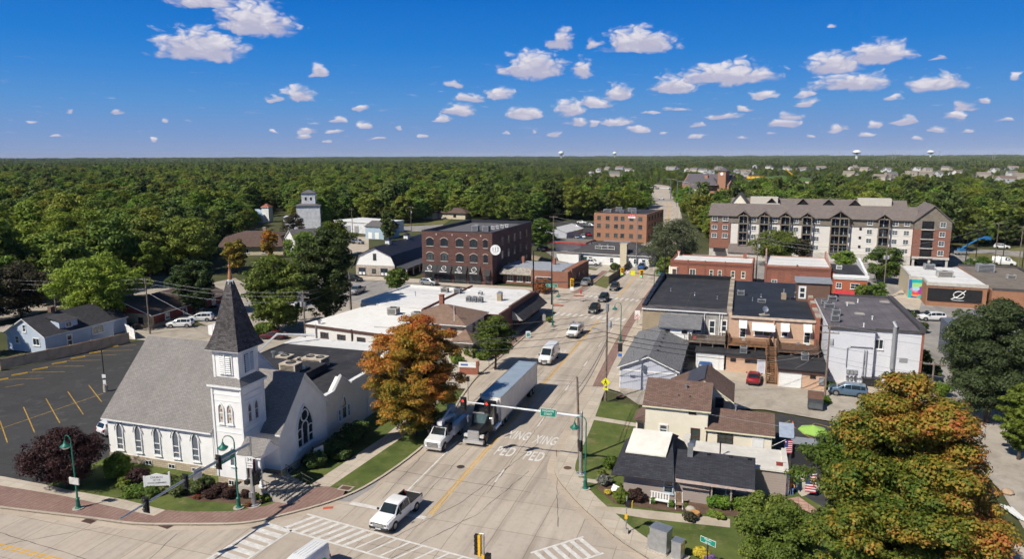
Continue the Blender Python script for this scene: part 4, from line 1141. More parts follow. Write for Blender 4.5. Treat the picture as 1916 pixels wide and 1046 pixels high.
def deck(parent,x0,x1,y0,y1,z,m,name='deck'):
 d=MB().box(x0,x1,y0,y1,z-.3,z,0)
 k=x0
 while k<=x1+.01:
  for yy in(y0+.1,):d.box(k-.07,k+.07,yy-.07,yy+.07,-z*0+.05,z-.3,0)
  k+=(x1-x0)/3
 o=d.build(name,[m],parent)
 rl=MB()
 for a,b,c,d_ in((x0,x1,y0,y0+.08),(x0,x0+.08,y0,y1),(x1-.08,x1,y0,y1)):
  rl.box(a,b,c,d_,z+.95,z+1.03);rl.box(a,b,c,d_,z+.1,z+.18)
  n=max(2,int(max(b-a,d_-c)/.16))
  for i in range(n+1):
   px_,py_=a+(b-a)*i/n,c+(d_-c)*i/n
   if b-a>d_-c:rl.box(px_-.03,px_+.03,c,d_,z+.18,z+.95)
   else:rl.box(a,b,py_-.03,py_+.03,z+.18,z+.95)
 rl.build('railing',[m],o)
 return o
deck(s1,X(-7.0),X(-1.5),Y(110.8),Y(115.4),3.65,WOODG)
w=MB().box(X(-5.6),X(-1.5),Y(108.0),Y(111.5),.1,2.55,0);w.build('rear_garage_wall',[WHITE],s1)
MB().box(X(-5.8),X(-1.4),Y(107.8),Y(111.55),2.56,2.75).build('rear_garage_roof',[BROOF],s1)
garage_door(s1,'S',X(-3.9),Y(108.0),3.0,2.1)
w=MB()
for k in range(12):w.box(X(-7.6),X(-6.7),Y(106.5+k*.42),Y(106.95+k*.42),.1+k*.26,.17+k*.26)
w.box(X(-7.7),X(-7.6),Y(106.5),Y(111.6),.1,.2);w.tube([(X(-7.65),Y(106.5),1.1),(X(-7.65),Y(111.6),4.2)],.05,4)
w.build('stairs',[WOODG],s1)
for i,(a,b)in enumerate(((1268,540),(1313,547),(1240,575),(1330,580))):pass
s2=empty('peach_shop',(5.5,115,0),0,'two storey peach brick shop with black roof, white awnings and brown timber deck','shop')
X=lambda v:v-5.5
MB().box(X(-1.15),X(11.3),Y(113.5),Y(146.5),0,7.3,0).box(X(11.31),X(12.0),Y(113.3),Y(146.5),0,7.9,1).build('wall',[PEACH,REDB],s2)
MB().box(X(-.7),X(11.3),Y(113.9),Y(146.2),7.31,7.46,0).build('roof',[M('navy_membrane',(.026,.03,.04),.7,var=.4,scale=.35,fine=2.5)],s2)
w=MB().box(X(-.9),X(11.4),Y(113.2),Y(113.5),7.1,7.45,0);w.build('eave_board',[M('peach_trim',(.6,.48,.38),.6)],s2)
w=MB()
for k in range(14):w.box(X(11.35),X(12.1),Y(113.4+k*2.3),Y(115.6+k*2.3),7.85,8.1+.22*(k//3),k%2)
w.build('party_wall',[COPE,REDB],s2)
MB().tube([(X(5.5),Y(113.3),7.3),(X(5.5),Y(113.3),2.6)],.1,6).build('downpipe',[PEACH],s2)
def awning(parent,face,u,plane,z,w_,drop,out,m,flat=.12):
 a=MB();h=w_/2
 a.face([(-h,-out,0),(h,-out,0),(h,0,drop),(-h,0,drop)]).face([(-h,-out,-flat),(h,-out,-flat),(h,-out,0),(-h,-out,0)])
 a.face([(-h,-out,-flat),(-h,-out,0),(-h,0,drop)]).face([(h,-out,0),(h,-out,-flat),(h,0,drop)])
 a.face([(-h,-.01,drop-.04),(h,-.01,drop-.04),(h,-out,-flat),(-h,-out,-flat)])
 loc=(u,plane,z)if face in 'SN' else(plane,u,z)
 return a.build('awning',m if isinstance(m,list)else[m],parent,loc,(0,0,FACE[face]))
for u,wd,wz,wh,st in((1.0,.95,4.0,2.1,'sash'),(4.0,2.7,4.5,1.35,'pair'),(7.1,1.0,4.6,1.4,'sash'),(10.3,.95,3.8,2.3,'sash')):
 win(s2,'S',X(u),Y(113.5),wz,wd,wh,st,'rect',TRIMW,GLASS,.1,.08)
 awning(s2,'S',X(u),Y(113.5),wz+wh-.3,wd*1.25,1.0,1.0,WHITE)
deck(s2,X(-1.1),X(4.9),Y(110.4),Y(113.4),3.7,WOODD)
deck(s2,X(6.0),X(11.6),Y(108.6),Y(113.4),3.7,M('dark_deck_timber',(.15,.085,.055),.85,var=.4,scale=2.5))
w=MB()
for k in range(18):w.box(X(4.5),X(5.75),Y(103.0+k*.42),Y(103.47+k*.42),.05+k*.205,.13+k*.205)
for x in(4.45,5.75):w.tube([(X(x),Y(103),1.1),(X(x),Y(110.6),4.7)],.06,4);w.tube([(X(x),Y(103),.1),(X(x),Y(110.6),3.7)],.12,4)
for k in range(6):
 for x in(4.45,5.75):w.box(X(x)-.05,X(x)+.05,Y(103.1+k*1.3),Y(103.2+k*1.3),.1+k*.6,1.2+k*.62)
w.build('stairs',[WOODD],s2)
w=MB().box(X(-1.2),X(4.4),Y(107.8),Y(110.6),.1,2.5,0);w.box(X(5.9),X(12.2),Y(102.4),Y(108.5),.1,2.7,0);w.build('rear_wall',[PEACH],s2)
MB().box(X(-1.4),X(4.6),Y(107.5),Y(113.4),2.51,2.7).box(X(5.8),X(12.4),Y(102.0),Y(113.4),2.71,2.92).build('rear_roof',[BROOF],s2)
MB().box(X(5.8),X(12.4),Y(102.2),Y(102.39),2.25,2.7).build('fascia',[BRTR],s2)
garage_door(s2,'S',X(7.5),Y(102.4),2.6,2.0)
for x,w_ in((-.2,.8),(1.9,.9),(2.8,.9)):win(s2,'S',X(x),Y(107.8),1.6,w_,.55,'none','rect',BRTR,DARK,.05,.05,False)
win(s2,'S',X(10.4),Y(102.4),1.6,.75,.5,'none','rect',BRTR,DARK,.05,.05,False)
door(s2,'S',X(3.8),Y(107.8),.95,2.05,M('lilac_door',(.55,.56,.66),.5))
MB().box(-.3,.3,-.18,0,.9,1.9).box(-.2,.2,-.2,-.18,1.1,1.7).build('meter_box',[GREYM],s2,(X(11.5),Y(102.38),0))
for p,s,lb in(((1350,612),(1.0,1.0,1.1),'round grey unit on the low roof beside the timber stairs'),((1497,655),(1.0,1.0,1.1),'round grey unit on the low roof beside the grey building')):pass
roof_unit((1.2,109.0,2.7),(1.0,1.0,1.0),'pale cube unit on the low roof beneath the brown timber deck',m=GREYM)
roof_unit((9.6,106.9,2.92),(1.0,1.0,1.0),'pale cube unit on the low garage roof beneath the dark deck',m=GREYM)
def roof_at(a,b,z):p=at(a,b,z);return(p.x,p.y,z)
roof_unit(roof_at(1386,553,7.46),(1.2,1.0,.9),'grey unit on the black roof beside the broken party wall',m=GREYM)
roof_unit(roof_at(1425,567,7.46),(1.3,.7,.6),'low grey unit in the middle of the black peach shop roof',m=GREYM)
c=empty('roof_chimney',roof_at(1466,560,7.46),0,'small tan chimney standing on the black roof of the peach shop','chimney')
MB().box(-.4,.4,-.4,.4,0,1.1).build('stack',[TANB],c);MB().cyl((0,0,1.1),(0,0,1.8),.14).build('flue',[GALV],c)
c=empty('satellite_dish',roof_at(1430,590,7.46),R(30),'pale satellite dish on the edge of the black peach shop roof','dish')
MB().box(-.7,.7,-.4,.4,0,.2).tube([(0,0,.1),(0,0,.8)],.05,6).build('mount',[CONC],c)
MB().lathe([(.02,0),(.3,.05),(.5,.16),(.5,.18),(.28,.07),(.01,.03)],(0,0,0),16).build('reflector',[GALV],c,(0,-.08,.95),(R(65),0,0))
for a,b,lb in((1255,545,'short pipe near the street edge of the dull black roof'),(1300,553,'short pipe in the middle of the dull black roof'),(1342,560,'short pipe near the party wall of the dull black roof'),(1408,563,'thin pipe left of the low unit on the black roof'),(1424,556,'capped pipe behind the low unit on the black roof')):
 vent_pipe(roof_at(a,b,7.5),.5,lb,.06)
c=empty('pipe_frame',roof_at(1490,560,7.46),0,'rack of dark pipes beside the chimney on the black roof','pipes')
MB().box(-.9,.9,-.25,.25,.05,.3).build('base',[BLACKM],c);MB().tube([(-.3,0,.3),(-.3,0,1.2),(.5,0,1.2)],.09,6).tube([(.6,0,.3),(.6,0,.9)],.1,6).build('pipe',[GALV],c)
GRYW=MBRICK('grey_painted_block',(.66,.67,.72),(.635,.645,.695),(.60,.61,.65),.45,.2,.01,.8,.1)
GRYR=gmat('grey_tiled_roof',(.105,.095,.11),(.16,.145,.16),.3,2.5,.9,((0,0),1.6,1.2),None,.1,.6)
s3=empty('grey_block',(18,106,0),0,'pale grey painted block building with dark flat roof covered in pipes','shop')
X=lambda v:v-18
Y=lambda v:v-106
w=MB().box(X(12.4),X(18.4),Y(106.6),Y(131),0,8.0,0).box(X(18.41),X(24.3),Y(107.4),Y(131),0,8.0,0)
w.build('wall',[GRYW],s3)
MB().box(X(24.31),X(24.6),Y(107.3),Y(131),0,8.1).build('side_wall',[REDB],s3)
MB().box(X(12.5),X(18.4),Y(106.5),Y(131),8.01,8.2).box(X(18.4),X(24.0),Y(107.3),Y(130.9),8.01,8.19).build('roof',[GRYR],s3)
w=MB().box(X(24.0),X(24.7),Y(107.2),Y(131.2),8.1,8.7).box(X(12.6),X(24.0),Y(130.9),Y(131.4),8.0,8.5);w.box(X(12.3),X(18.45),Y(106.38),Y(106.5),7.9,8.22);w.box(X(18.45),X(24.7),Y(107.15),Y(107.28),7.9,8.22)
w.build('parapet',[M('dark_parapet',(.07,.065,.07),.8)],s3)
win(s3,'S',X(19.1),Y(107.4),5.2,1.15,1.5,'pair','rect',TRIMW,GLASS,.12,.09)
MB().tube([(X(20.9),Y(107.15),2.6),(X(20.9),Y(107.15),8.6),(X(20.9),Y(107.6),9.1),(X(20.9),Y(108.3),8.9)],.28,10).build('flue_duct',[GREYM],s3)
MB().tube([(X(15.0),Y(106.45),2.6),(X(15.0),Y(106.45),5.3),(X(15.4),Y(106.45),5.6),(X(18.2),Y(106.45),5.6)],.06,6).tube([(X(17.2),Y(106.4),.3),(X(17.2),Y(106.4),5.2)],.06,5).tube([(X(17.5),Y(106.4),.3),(X(17.5),Y(106.4),5.2)],.06,5).build('conduit',[GREYM],s3)
for i,x in enumerate((15.3,15.8,16.3)):MB().box(-.2,.2,-.2,0,1.6,2.2).box(-.15,.15,-.2,0,.7,1.3).build('meter_box',[GREYM],s3,(X(x),Y(106.59),0))
MB().box(-.5,.5,-.06,0,0,.6).build('wall_vent',[GREYM],s3,(X(22.3),Y(107.39),3.6))
for a,b,s,lb in((1557,563,(1.3,1.0,.8),'dark unit at the rear of the cluster on the grey block roof'),(1564,590,(1.1,1.0,.9),'second unit of the cluster along the roof edge of the grey block'),(1562,602,(1.1,.9,1.0),'nearest unit of the cluster along the roof edge of the grey block'),(1551,578,(1.5,1.1,.9),'widest unit of the cluster on the grey block roof'),(1542,570,(.9,.9,.7),'small pale unit by the party wall on the grey block roof')):
 roof_unit(roof_at(a,b,8.2),s,lb,m=GREYM,group='units clustered on the grey block roof')
for a,b,lb in((1585,572,'white pipe left of centre on the grey block roof'),(1605,566,'white pipe near the rear parapet of the grey block roof'),(1616,612,'white pipe close to the front edge of the grey block roof'),(1632,598,'white pipe near the duct on the grey block roof')):
 vent_pipe(roof_at(a,b,8.2),.45,lb,.07,m=WHITE)
for a,b,lb in((1590,568,'pale square hatch left on the grey block roof'),(1608,588,'pale square hatch in the middle of the grey block roof'),(1655,566,'white hatch in the far corner of the grey block roof')):
 e=empty('roof_hatch',roof_at(a,b,8.2),0,lb,'hatch');MB().box(-.7,.7,-.5,.5,0,.12).build('frame',[GREYM],e);MB().box(-.6,.6,-.4,.4,.12,.2).build('lid',[CONC],e)
hu=empty('roof_hut',roof_at(1521,560,7.9),0,'brown boarded stair hut with white door between two flat roofs','hut')
MB().box(-2.6,2.6,0,3.2,-.6,2.9).build('wall',[MSIDING('brown_boards',(.16,.095,.07),.3,True)],hu)
MB().face([(-2.9,-.3,2.9),(2.9,-.3,2.9),(2.9,3.5,3.3),(-2.9,3.5,3.3)]).box(-2.9,2.9,-.3,3.5,2.75,2.895).build('roof',[GREYM],hu)
door(hu,'S',-1.75,0,1.0,2.1,WHITE,0,glazed=True)
# red brick shops across the side street
def corbel(parent,x0,x1,y,z,m):
 c=MB().box(x0,x1,y-.18,y,z-.25,z)
 n=int((x1-x0)/.5)
 for k in range(n):c.box(x0+(k+.2)*(x1-x0)/n,x0+(k+.7)*(x1-x0)/n,y-.14,y,z-.65,z-.25)
 return c.build('corbel_band',m,parent)
DREDB=MBRICK('dark_red_brick',(.27,.10,.07),(.21,.075,.05),(.24,.15,.12),.42,.15,.015)
b1=empty('red_brick_shop',(-16.4,180,0),R(-2.5),'long red brick shop with white roof and bay window at the street corner','shop')
MB().box(0,19.6,0,11,0,6.0,0).build('wall',[REDB],b1)
parapet(MB(),0,19.6,0,11,6.0,6.35,.35).build('parapet',[REDB],b1)
MB().box(.35,19.25,.35,10.65,6.0,6.12).build('roof',[WROOF],b1)
corbel(b1,.2,19.4,0,5.9,[DREDB])
for x in(.1,4.2,8.4,13.1,19.3):MB().box(x-.18,x+.18,-.12,0,0,6.5).build('pilaster',[DREDB],b1)
for x,st in((5.4,'pair'),(9.9,'sash'),(11.9,'sash'),(15.0,'sash'),(17.4,'sash')):win(b1,'S',x,0,2.6,1.5 if st=='pair' else.95,1.7,st,'rect',CREAM,GLASSB,.12,.09)
MB().prism([(-.5,.4),(.4,-.6),(1.6,-.6),(1.9,0),(0,1.6),(-.5,1.4)],2.2,4.6).build('bay_wall',[CREAM],b1)
win(b1,'S',1.0,-.6,2.6,.9,1.5,'sash','rect',REDD,GLASSB,.12,.08)
for x in(.6,17.2):MB().box(x-.4,x+.4,9.8,10.6,6.1,7.4).build('chimney',[REDB],b1)
vent_pipe((-15.2,188.5,6.1),1.1,'white pipe by the street chimney of the red brick shop',.1,m=WHITE)
b2=empty('red_brick_hall',(5.9,178.5,0),R(-1.5),'dull red brick hall with white roof and bricked up windows','hall')
MB().box(0,14.5,0,17,0,6.0).build('wall',[DREDB],b2)
MB().box(.35,14.15,.35,16.7,6.0,6.12).build('roof',[WROOF],b2)
w=parapet(MB(),0,14.5,0,17,6.0,6.3,.35);w.ext([(0,6.3),(17,6.3),(17,8.2),(13,7.6),(8,7.0)],'x',-.02,.33);w.ext([(0,6.3),(17,6.3),(17,7.9),(14,7.9),(13,7.0)],'x',14.17,14.52)
w.build('parapet',[M('pale_red_brick',(.40,.24,.19),.9,var=.2,scale=2)],b2)
corbel(b2,.2,14.3,0,5.9,[DREDB])
for x in(.15,7.1,14.3):MB().box(x-.2,x+.2,-.12,0,0,6.6).build('pilaster',[DREDB],b2)
for x in(2.2,5.2,8.5):MB().box(x-.7,x+.7,-.03,0,2.4,4.4).build('bricked_opening',[REDB],b2)
win(b2,'S',2.2,-.03,2.0,1.3,.8,'pair','rect',TRIMW,GLASSB,.1,.08)
ORB=MBRICK('orange_brick',(.42,.125,.06),(.36,.10,.05),(.36,.15,.09),.4,.15,.01,stain=.15)
b3=empty('orange_brick_shop',(20.6,174,0),R(-2),'small orange brick shop with white cornice, black roof and red awning','shop')
MB().box(0,6.9,0,19,0,5.0).build('wall',[ORB],b3)
MB().box(.3,6.6,.6,18.7,5.0,5.15).build('roof',[BROOF],b3)
w=MB().box(-.25,7.15,-.35,.3,4.7,5.35).box(-.1,7.0,-.2,.3,4.3,4.7)
for k in range(9):w.box(6.55,7.1,2+k*1.9,3.9+k*1.9,5.0,5.6+k*.16)
w.build('cornice',[WHITE],b3)
for x in(1.1,4.4):win(b3,'S',x,0,2.2,1.9 if x>2 else 1.2,1.3,'cross','rect',TRIMW,GLASS,.1,.08)
awning(b3,'S',3.4,0,.9,6.4,.8,1.1,M('red_canvas',(.45,.03,.04),.7))
for k in range(6):MB().tube([(.6+k*1.1,0,2.0),(.6+k*1.1,-.5,2.15),(.6+k*1.1,-.6,1.95)],.035,5).build('gooseneck_lamp',[BLACKM],b3)
roof_unit((22.6,183,5.15),(1.2,1.0,1.0),'white unit on the black roof of the orange brick shop',m=WHITE)
BUFF=M('buff_render',(.56,.49,.36),.8,var=.1)
mu=empty('mural_building',(36.2,170.6,0),R(-4),'white roofed building with bright abstract mural, brick side and black sign board','building')
ORW=MBRICK('orange_side_brick',(.38,.18,.10),(.31,.14,.075),(.3,.2,.14),.42,.15,.015)
MB().box(0,11,8.0,25,0,5.0,1).box(2.4,13.5,0,8.0,0,4.6,0).build('wall',[ORW,BUFF],mu)
w=MB().prism([(.3,8.3),(2.6,8.0),(2.6,.3),(13.3,.3),(12.5,25),(.3,24.7)],4.9,5.05);w.build('roof',[WROOF],mu)
w=MB().box(2.3,13.6,-.15,.3,4.4,5.1).box(-.2,2.8,6.6,8.2,4.6,5.0).box(-.1,.3,8.2,25,4.9,5.25).box(2.3,2.65,.3,6.6,4.6,5.15)
w.build('cornice',[M('stone_cornice',(.5,.47,.42),.8)],mu)
MB().box(2.6,12.6,-.22,-.16,1.2,3.9).build('sign_board',[BLACKM],mu)
sgn=MB().tube([(8.4+1.0*math.cos(k*.35),-.3,2.7+.75*math.sin(k*.35))for k in range(18)],.1,5).tube([(7.0,-.3,1.7),(8.2,-.3,2.3),(9.6,-.3,3.7)],.1,5).box(7.2,9.4,-.26,-.23,1.45,1.55)
sgn.build('emblem',[WHITE],mu)
for k in range(3):MB().tube([(4.2+k*3,-.2,4.2),(4.2+k*3,-.7,4.3),(4.2+k*3,-.8,4.05)],.05,5).build('gooseneck_lamp',[BLACKM],mu)
pane=MB();cols=[M('mural_'+n,c,.6,var=.05)for n,c in(('teal',(.0,.42,.42)),('blue',(.03,.12,.42)),('purple',(.30,.04,.34)),('green',(.33,.62,.22)),('red',(.62,.06,.07)),('sky',(.35,.60,.72)),('pink',(.68,.2,.35)),('orange',(.75,.26,.06)))]
U=lambda u,v:(u*3.0-.15,6.55,.3+v*4.2)
for ci,poly in((0,[(.15,.82),(1,.82),(1,1),(.15,1)]),(0,[(0,0),(.2,0),(.25,.35),(.1,.5),(0,.4)]),(3,[(.22,.55),(.45,.5),(1,.72),(1,.82),(.2,.82)]),(2,[(.45,.5),(1,.42),(1,.72)]),(1,[(.1,.5),(.22,.55),(.2,.82),(.15,1),(0,1),(0,.4)]),(6,[(.25,.35),(.5,.28),(.62,.36),(.45,.5),(.22,.55),(.1,.5)]),(2,[(.62,.36),(.8,.2),(1,.2),(1,.42),(.45,.5)]),(4,[(.25,.35),(.2,.2),(.55,.18),(.8,.2),(.62,.36),(.5,.28)]),(7,[(.2,.2),(.2,.1),(.6,.06),(.8,.2),(.55,.18)]),(1,[(.2,0),(.55,0),(.6,.06),(.2,.1)]),(0,[(.55,0),(1,0),(1,.2),(.8,.2),(.6,.06)])):
 pane.face([U(*p)for p in poly],ci)
for k in range(16):
 a0,a1=2*math.pi*k/16,2*math.pi*(k+1)/16
 pane.face([(U(.48,.5)[0],6.53,U(.48,.5)[2]),(U(.48,.5)[0]+.75*math.cos(a0),6.53,U(.48,.5)[2]+.5*math.sin(a0)),(U(.48,.5)[0]+.75*math.cos(a1),6.53,U(.48,.5)[2]+.5*math.sin(a1))],5)
MB().box(-.2,2.3,6.57,8.0,0,4.65).build('mural_wall',[BUFF],mu)
pane.build('mural',cols,mu)
def on(o,x,y,z):
 c,s=math.cos(o.rotation_euler.z),math.sin(o.rotation_euler.z)
 return(o.location.x+x*c-y*s,o.location.y+x*s+y*c,o.location.z+z)
roof_unit(on(mu,5.5,20,5.05),(2.2,1.6,1.3),'dark square unit at the back of the mural building roof',m=GREYM)
roof_unit(on(mu,7,9,5.05),(3.2,1.5,1.3),'long beige unit in the middle of the mural building roof')
nb=empty('long_brick_building',(50.2,168.4,0),R(-4),'long low brick building with gravel roof and dark parapet','building')
MB().box(0,13,0,36,0,4.2).build('wall',[ORW],nb)
MB().box(.3,12.5,.3,35.7,4.2,4.3).build('roof',[GRAVEL],nb)
parapet(MB(),0,13,0,36,4.2,4.75,.4,0,'SEN').build('parapet',[M('dark_coping',(.08,.07,.07),.7)],nb)
roof_unit(on(nb,4,27,4.3),(3.6,1.8,1.9),'large dark unit on the gravel roof of the long brick building',m=GREYM)
roof_unit(on(nb,7,17,4.3),(1.7,1.2,1.0),'small pale unit on the gravel roof of the long brick building')
DBL=MSIDING('slate_blue_siding',(.125,.145,.185),.2,depth=.3)
dh=empty('slate_house',(38.6,112,0),0,'dark slate blue house with white trim beside the outdoor tables','house')
MB().box(-6.2,6.2,4,20,0,5.3,0).ext([(-4.2,5.3),(4.2,5.3),(0,7.4)],'y',4,20,0).build('wall',[DBL],dh)
gable(MB(),-4.4,4.4,4,20,5.2,7.5,'y',.16,.35).build('roof',[GRSH,TRIMW],dh)
MB().box(-4.6,5,-2,3.99,0,2.9).build('rear_wall',[DBL],dh);MB().box(-4.9,5.2,-2.3,3.98,2.91,3.05).build('rear_roof',[WHITE],dh)
for y in(7.5,9.6,15):win(dh,'W',y,-6.2,3.0,.9,1.7,'sash','rect',TRIMW,GLASS,.14,.09)
for x in(-3.0,.4):win(dh,'S',x,4,3.4,1.3,1.5,'pair','rect',TRIMW,GLASS,.14,.09)
for y in(-.6,1.6):win(dh,'W',y,-4.6,.9,1.0,.9,'cross','rect',TRIMW,GLASS,.14,.09)
# white roofed shops left of the street
PALEB=MBRICK('white_block',(.70,.68,.64),(.66,.64,.6),(.55,.53,.5),.6,.25,.012,.8,.12)
DKB=MBRICK('maroon_brick',(.16,.065,.05),(.12,.05,.04),(.15,.1,.085),.42,.15,.015)
wb=empty('white_garage_shop',(-62,99.6,0),R(-9),'low white block garage with patchy white flat roof and small windows','shop')
MB().box(-7.5,13,0,18,0,4.0).build('wall',[PALEB],wb)
PATCHY=gmat('patchy_white_roof',(.70,.68,.65),(.76,.75,.73),.4,1.2)
MB().box(-7.6,13.1,.1,18,4.01,4.2).build('roof',[PATCHY],wb)
MB().box(-7.7,13.2,-.12,.1,3.7,4.15).build('eave_board',[BRTR],wb)
for x in(-3.4,.2,4.3,8.3):win(wb,'S',x,0,2.2,1.7,.95,'pair','rect',BRTR,GLASS,.12,.09)
for x in(-5.1,2.5):MB().tube([(x,-.15,0),(x,-.15,4.3)],.12,8).build('downpipe',[GALV if x<0 else BRTR],wb)
roof_unit(on(wb,1.6,12.5,4.2),(1.8,1.6,1.2),'pale cube unit further left on the patchy white roof')
roof_unit(on(wb,7.6,11.2,4.2),(1.7,1.5,1.2),'pale cube unit behind the orange maple on the patchy white roof')
vent_pipe(on(wb,-5.2,.9,4.1),.7,'turbine vent on the corner of the patchy white roof',.22)
wc=empty('white_roof_store',(-60,120,0),R(-4),'low store with wide clean white roof between garage and corner shop','shop')
MB().box(-9,5.9,-2,16.5,0,4.2).build('wall',[PALEB],wc)
MB().box(-8.8,5.9,-2,16.3,4.21,4.4).build('roof',[WROOF],wc)
parapet(MB(),-9,5.9,-2,16.6,4.2,4.75,.3,0,'WN').build('parapet',[PALEB],wc)
MB().tube([(-9,0,.1),(-9,8,.1)],.1,4).build('skirting',[GREYM],wc)
roof_unit(on(wc,1.5,13,4.4),(1.5,1.0,.9),'beige unit near the rear edge of the clean white roof')
roof_unit(on(wc,5.0,12.0,4.4),(1.3,1.3,1.2),'grey unit against the corner shop wall on the clean white roof',m=GREYM)
vent_pipe(on(wc,-2,7,4.4),.9,'single thin pipe in the middle of the clean white roof',.08)
cs=empty('corner_shop',(-46.5,117,0),0,'brick corner shop with white roof and sagging dark shingled awning','shop')
X=lambda v:v+46.5
Y=lambda v:v-117
MB().box(X(-54.2),X(-39.2),Y(114.5),Y(139.5),0,4.4).build('wall',[DKB],cs)
MB().prism([(X(-54),Y(114.8)),(X(-39.5),Y(114.8)),(X(-39.5),Y(136.5)),(X(-42),Y(139.2)),(X(-54),Y(139.2))],4.41,4.6).build('roof',[WROOF],cs)
w=MB().box(X(-39.5),X(-39.1),Y(114.4),Y(137),4.4,5.0).box(X(-54.3),X(-39.5),Y(114.4),Y(114.75),4.4,4.75).box(X(-54.3),X(-54.0),Y(114.8),Y(139.5),4.4,4.9).box(X(-39.5),X(-39.1),Y(120),Y(134),5.0,5.25)
w.build('parapet',[DKB],cs)
AWN=MSHINGLE('dark_awning_shake',(.05,.048,.055),.35,.2,.4,.3)
w=MB()
for a,b in((120.5,137.5),):
 w.face([(X(-36.9),Y(a),2.5),(X(-36.9),Y(b),2.5),(X(-39.05),Y(b),4.3),(X(-39.05),Y(a),4.3)],0)
 w.face([(X(-36.9),Y(a),2.5),(X(-39.05),Y(a),4.3),(X(-39.05),Y(a),2.5)],1);w.face([(X(-36.9),Y(b),2.5),(X(-39.05),Y(b),2.5),(X(-39.05),Y(b),4.3)],1)
 w.face([(X(-36.9),Y(a),2.46),(X(-39.05),Y(a),2.46),(X(-39.05),Y(b),2.46),(X(-36.9),Y(b),2.46)],0)
w.build('awning',[AWN,M('awning_end',(.4,.38,.36),.7)],cs)
for y in(122.5,126.5,131,135):win(cs,'E',Y(y),X(-39.2),.5,2.6,1.9,'pair','rect',BRTR,GLASS,.1,.08)
win(cs,'E',Y(117.5),X(-39.2),1.0,1.8,1.6,'pair','rect',BRTR,GLASS,.1,.08)
c=empty('roof_chimney',(-43.6,127,4.6),0,'tan brick chimney alone on the white corner shop roof','chimney')
MB().box(-.45,.45,-.45,.45,0,1.5).build('stack',[TANB],c);MB().box(-.5,.5,-.5,.5,1.5,1.6).box(-.3,.3,-.3,.3,1.75,1.82).build('cap',[GALV],c)
for k,lb in enumerate(('left of the three small units in a row on the white corner roof','middle of the three small units in a row on the white corner roof','right of the three small units in a row on the white corner roof')):
 roof_unit((-49.0+k*1.2,124.4,4.6),(.9,.9,.95),lb,m=GREYM,group='row of three roof units')
roof_unit((-49.3,131.5,4.6),(.8,.8,.6),'lone low vent unit far back on the white corner roof',m=WHITE)
TANW=M('tan_render',(.50,.42,.34),.85,var=.08)
TANSH=MSHINGLE('tan_shingle',(.235,.155,.115),.45,.2,.18,.12)
th=empty('tan_house',(-46.5,104,0),0,'tan house with hipped brown shingle roofs behind the two street trees','house')
MB().box(-5.6,4.6,0,9.5,0,5.2,0).box(3.3,6.6,-1.5,1.0,0,2.9,0).build('wall',[TANW],th)
hip(MB(),-5.6,4.6,0,9.5,5.2,7.4,.7).build('roof',[TANSH,TRIMW],th)
hip(MB(),3.6,6.6,-1.9,1.2,2.9,4.6,.5).build('porch_roof',[TANSH,TRIMW],th)
MB().box(-.35,.35,-.35,.35,0,2.2).box(-.42,.42,-.42,.42,2.2,2.3).build('chimney',[REDB],th,(-2.0,6.5,6.3))
for x in(-3,0,2.8):win(th,'S',x,0,3.1,1.1,1.4,'sash','rect',BRTR,GLASS,.1,.08)
for y in(4.5,7):win(th,'E',y,4.6,3.1,1.1,1.4,'sash','rect',BRTR,GLASS,.1,.08)
win(th,'E',4,4.6,.7,2.2,1.6,'pair','rect',BRTR,GLASS,.1,.08)
MB().box(4.7,5.6,1.2,9,0,.9).build('planter_wall',[DKB],th)
# the three storey brick building
MIXB=MBRICK('variegated_brick',(.145,.055,.045),(.062,.038,.038),(.15,.115,.10),1.0,.34,.03,.85,.3,bias=-.12)
bk=empty('brick_block',(-78.4,166.6,0),R(-1),'three storey dark red brick block with arched windows, black awnings and round sign','building')
W_,D_,H_=19.4,33.0,13.2
MB().box(0,W_,0,D_,0,H_-.9).build('wall',[MIXB],bk)
parapet(MB(),0,W_,0,D_,H_-.9,H_,.4).build('parapet',[MIXB],bk)
MB().box(.4,W_-.4,.4,D_-.4,H_-.9,H_-.75).build('roof',[M('grey_membrane',(.13,.125,.13),.8,var=.15,scale=.3,fine=2)],bk)
w=parapet(MB(),-.06,W_+.06,-.06,D_+.06,H_,H_+.12,.5);w.box(.41,.5,.5,D_-.5,H_-.75,H_-.02);w.box(.5,W_-.5,D_-.5,D_-.42,H_-.75,H_-.02);w.build('coping',[M('dark_flashing',(.03,.032,.04),.5)],bk)
for z in(5.6,9.4):
 for x,ww in((2.3,1.9),(6.3,1.9),(10.6,1.9),(14.4,1.9),(17.6,1.1)):
  o=win(bk,'S',x,0,z,ww,2.1,'cross','arch',BLACKM,GLASSB if z<7 and x<8 else GLASS,.09,.09,False)
  a=arch_pts(ww+.5,2.35,'arch');b=arch_pts(ww+.12,2.15,'arch');h=MB()
  for k in range(2,len(a)-1):h.face([(a[k][0],-.11,a[k][1]),(a[k+1][0],-.11,a[k+1][1]),(b[k+1][0],-.11,b[k+1][1]),(b[k][0],-.11,b[k][1])])
  h.build('arch_band',[M('pale_arch_brick',(.42,.34,.29),.9)],o)
  MB().box(-ww/2-.1,ww/2+.1,-.14,0,-.16,0).build('sill',[M('limestone',(.5,.47,.42),.8)],o)
for x in(4.2,8.6,12.6,16.4):MB().box(x-.13,x+.13,-.18,0,12.2,12.6).build('tie_plate',[M('pale_stone',(.5,.48,.44),.8)],bk)
for z in(2.0,5.8,9.4):
 for y in(7.5,12.5,17.5,22.5,28):win(bk,'E',y,W_,z,1.3,2.0,'cross','rect',M('bronze_frame',(.2,.17,.13),.5),GLASS,.08,.06)
BAWN=M('black_canvas',(.014,.014,.017),.7,var=.1)
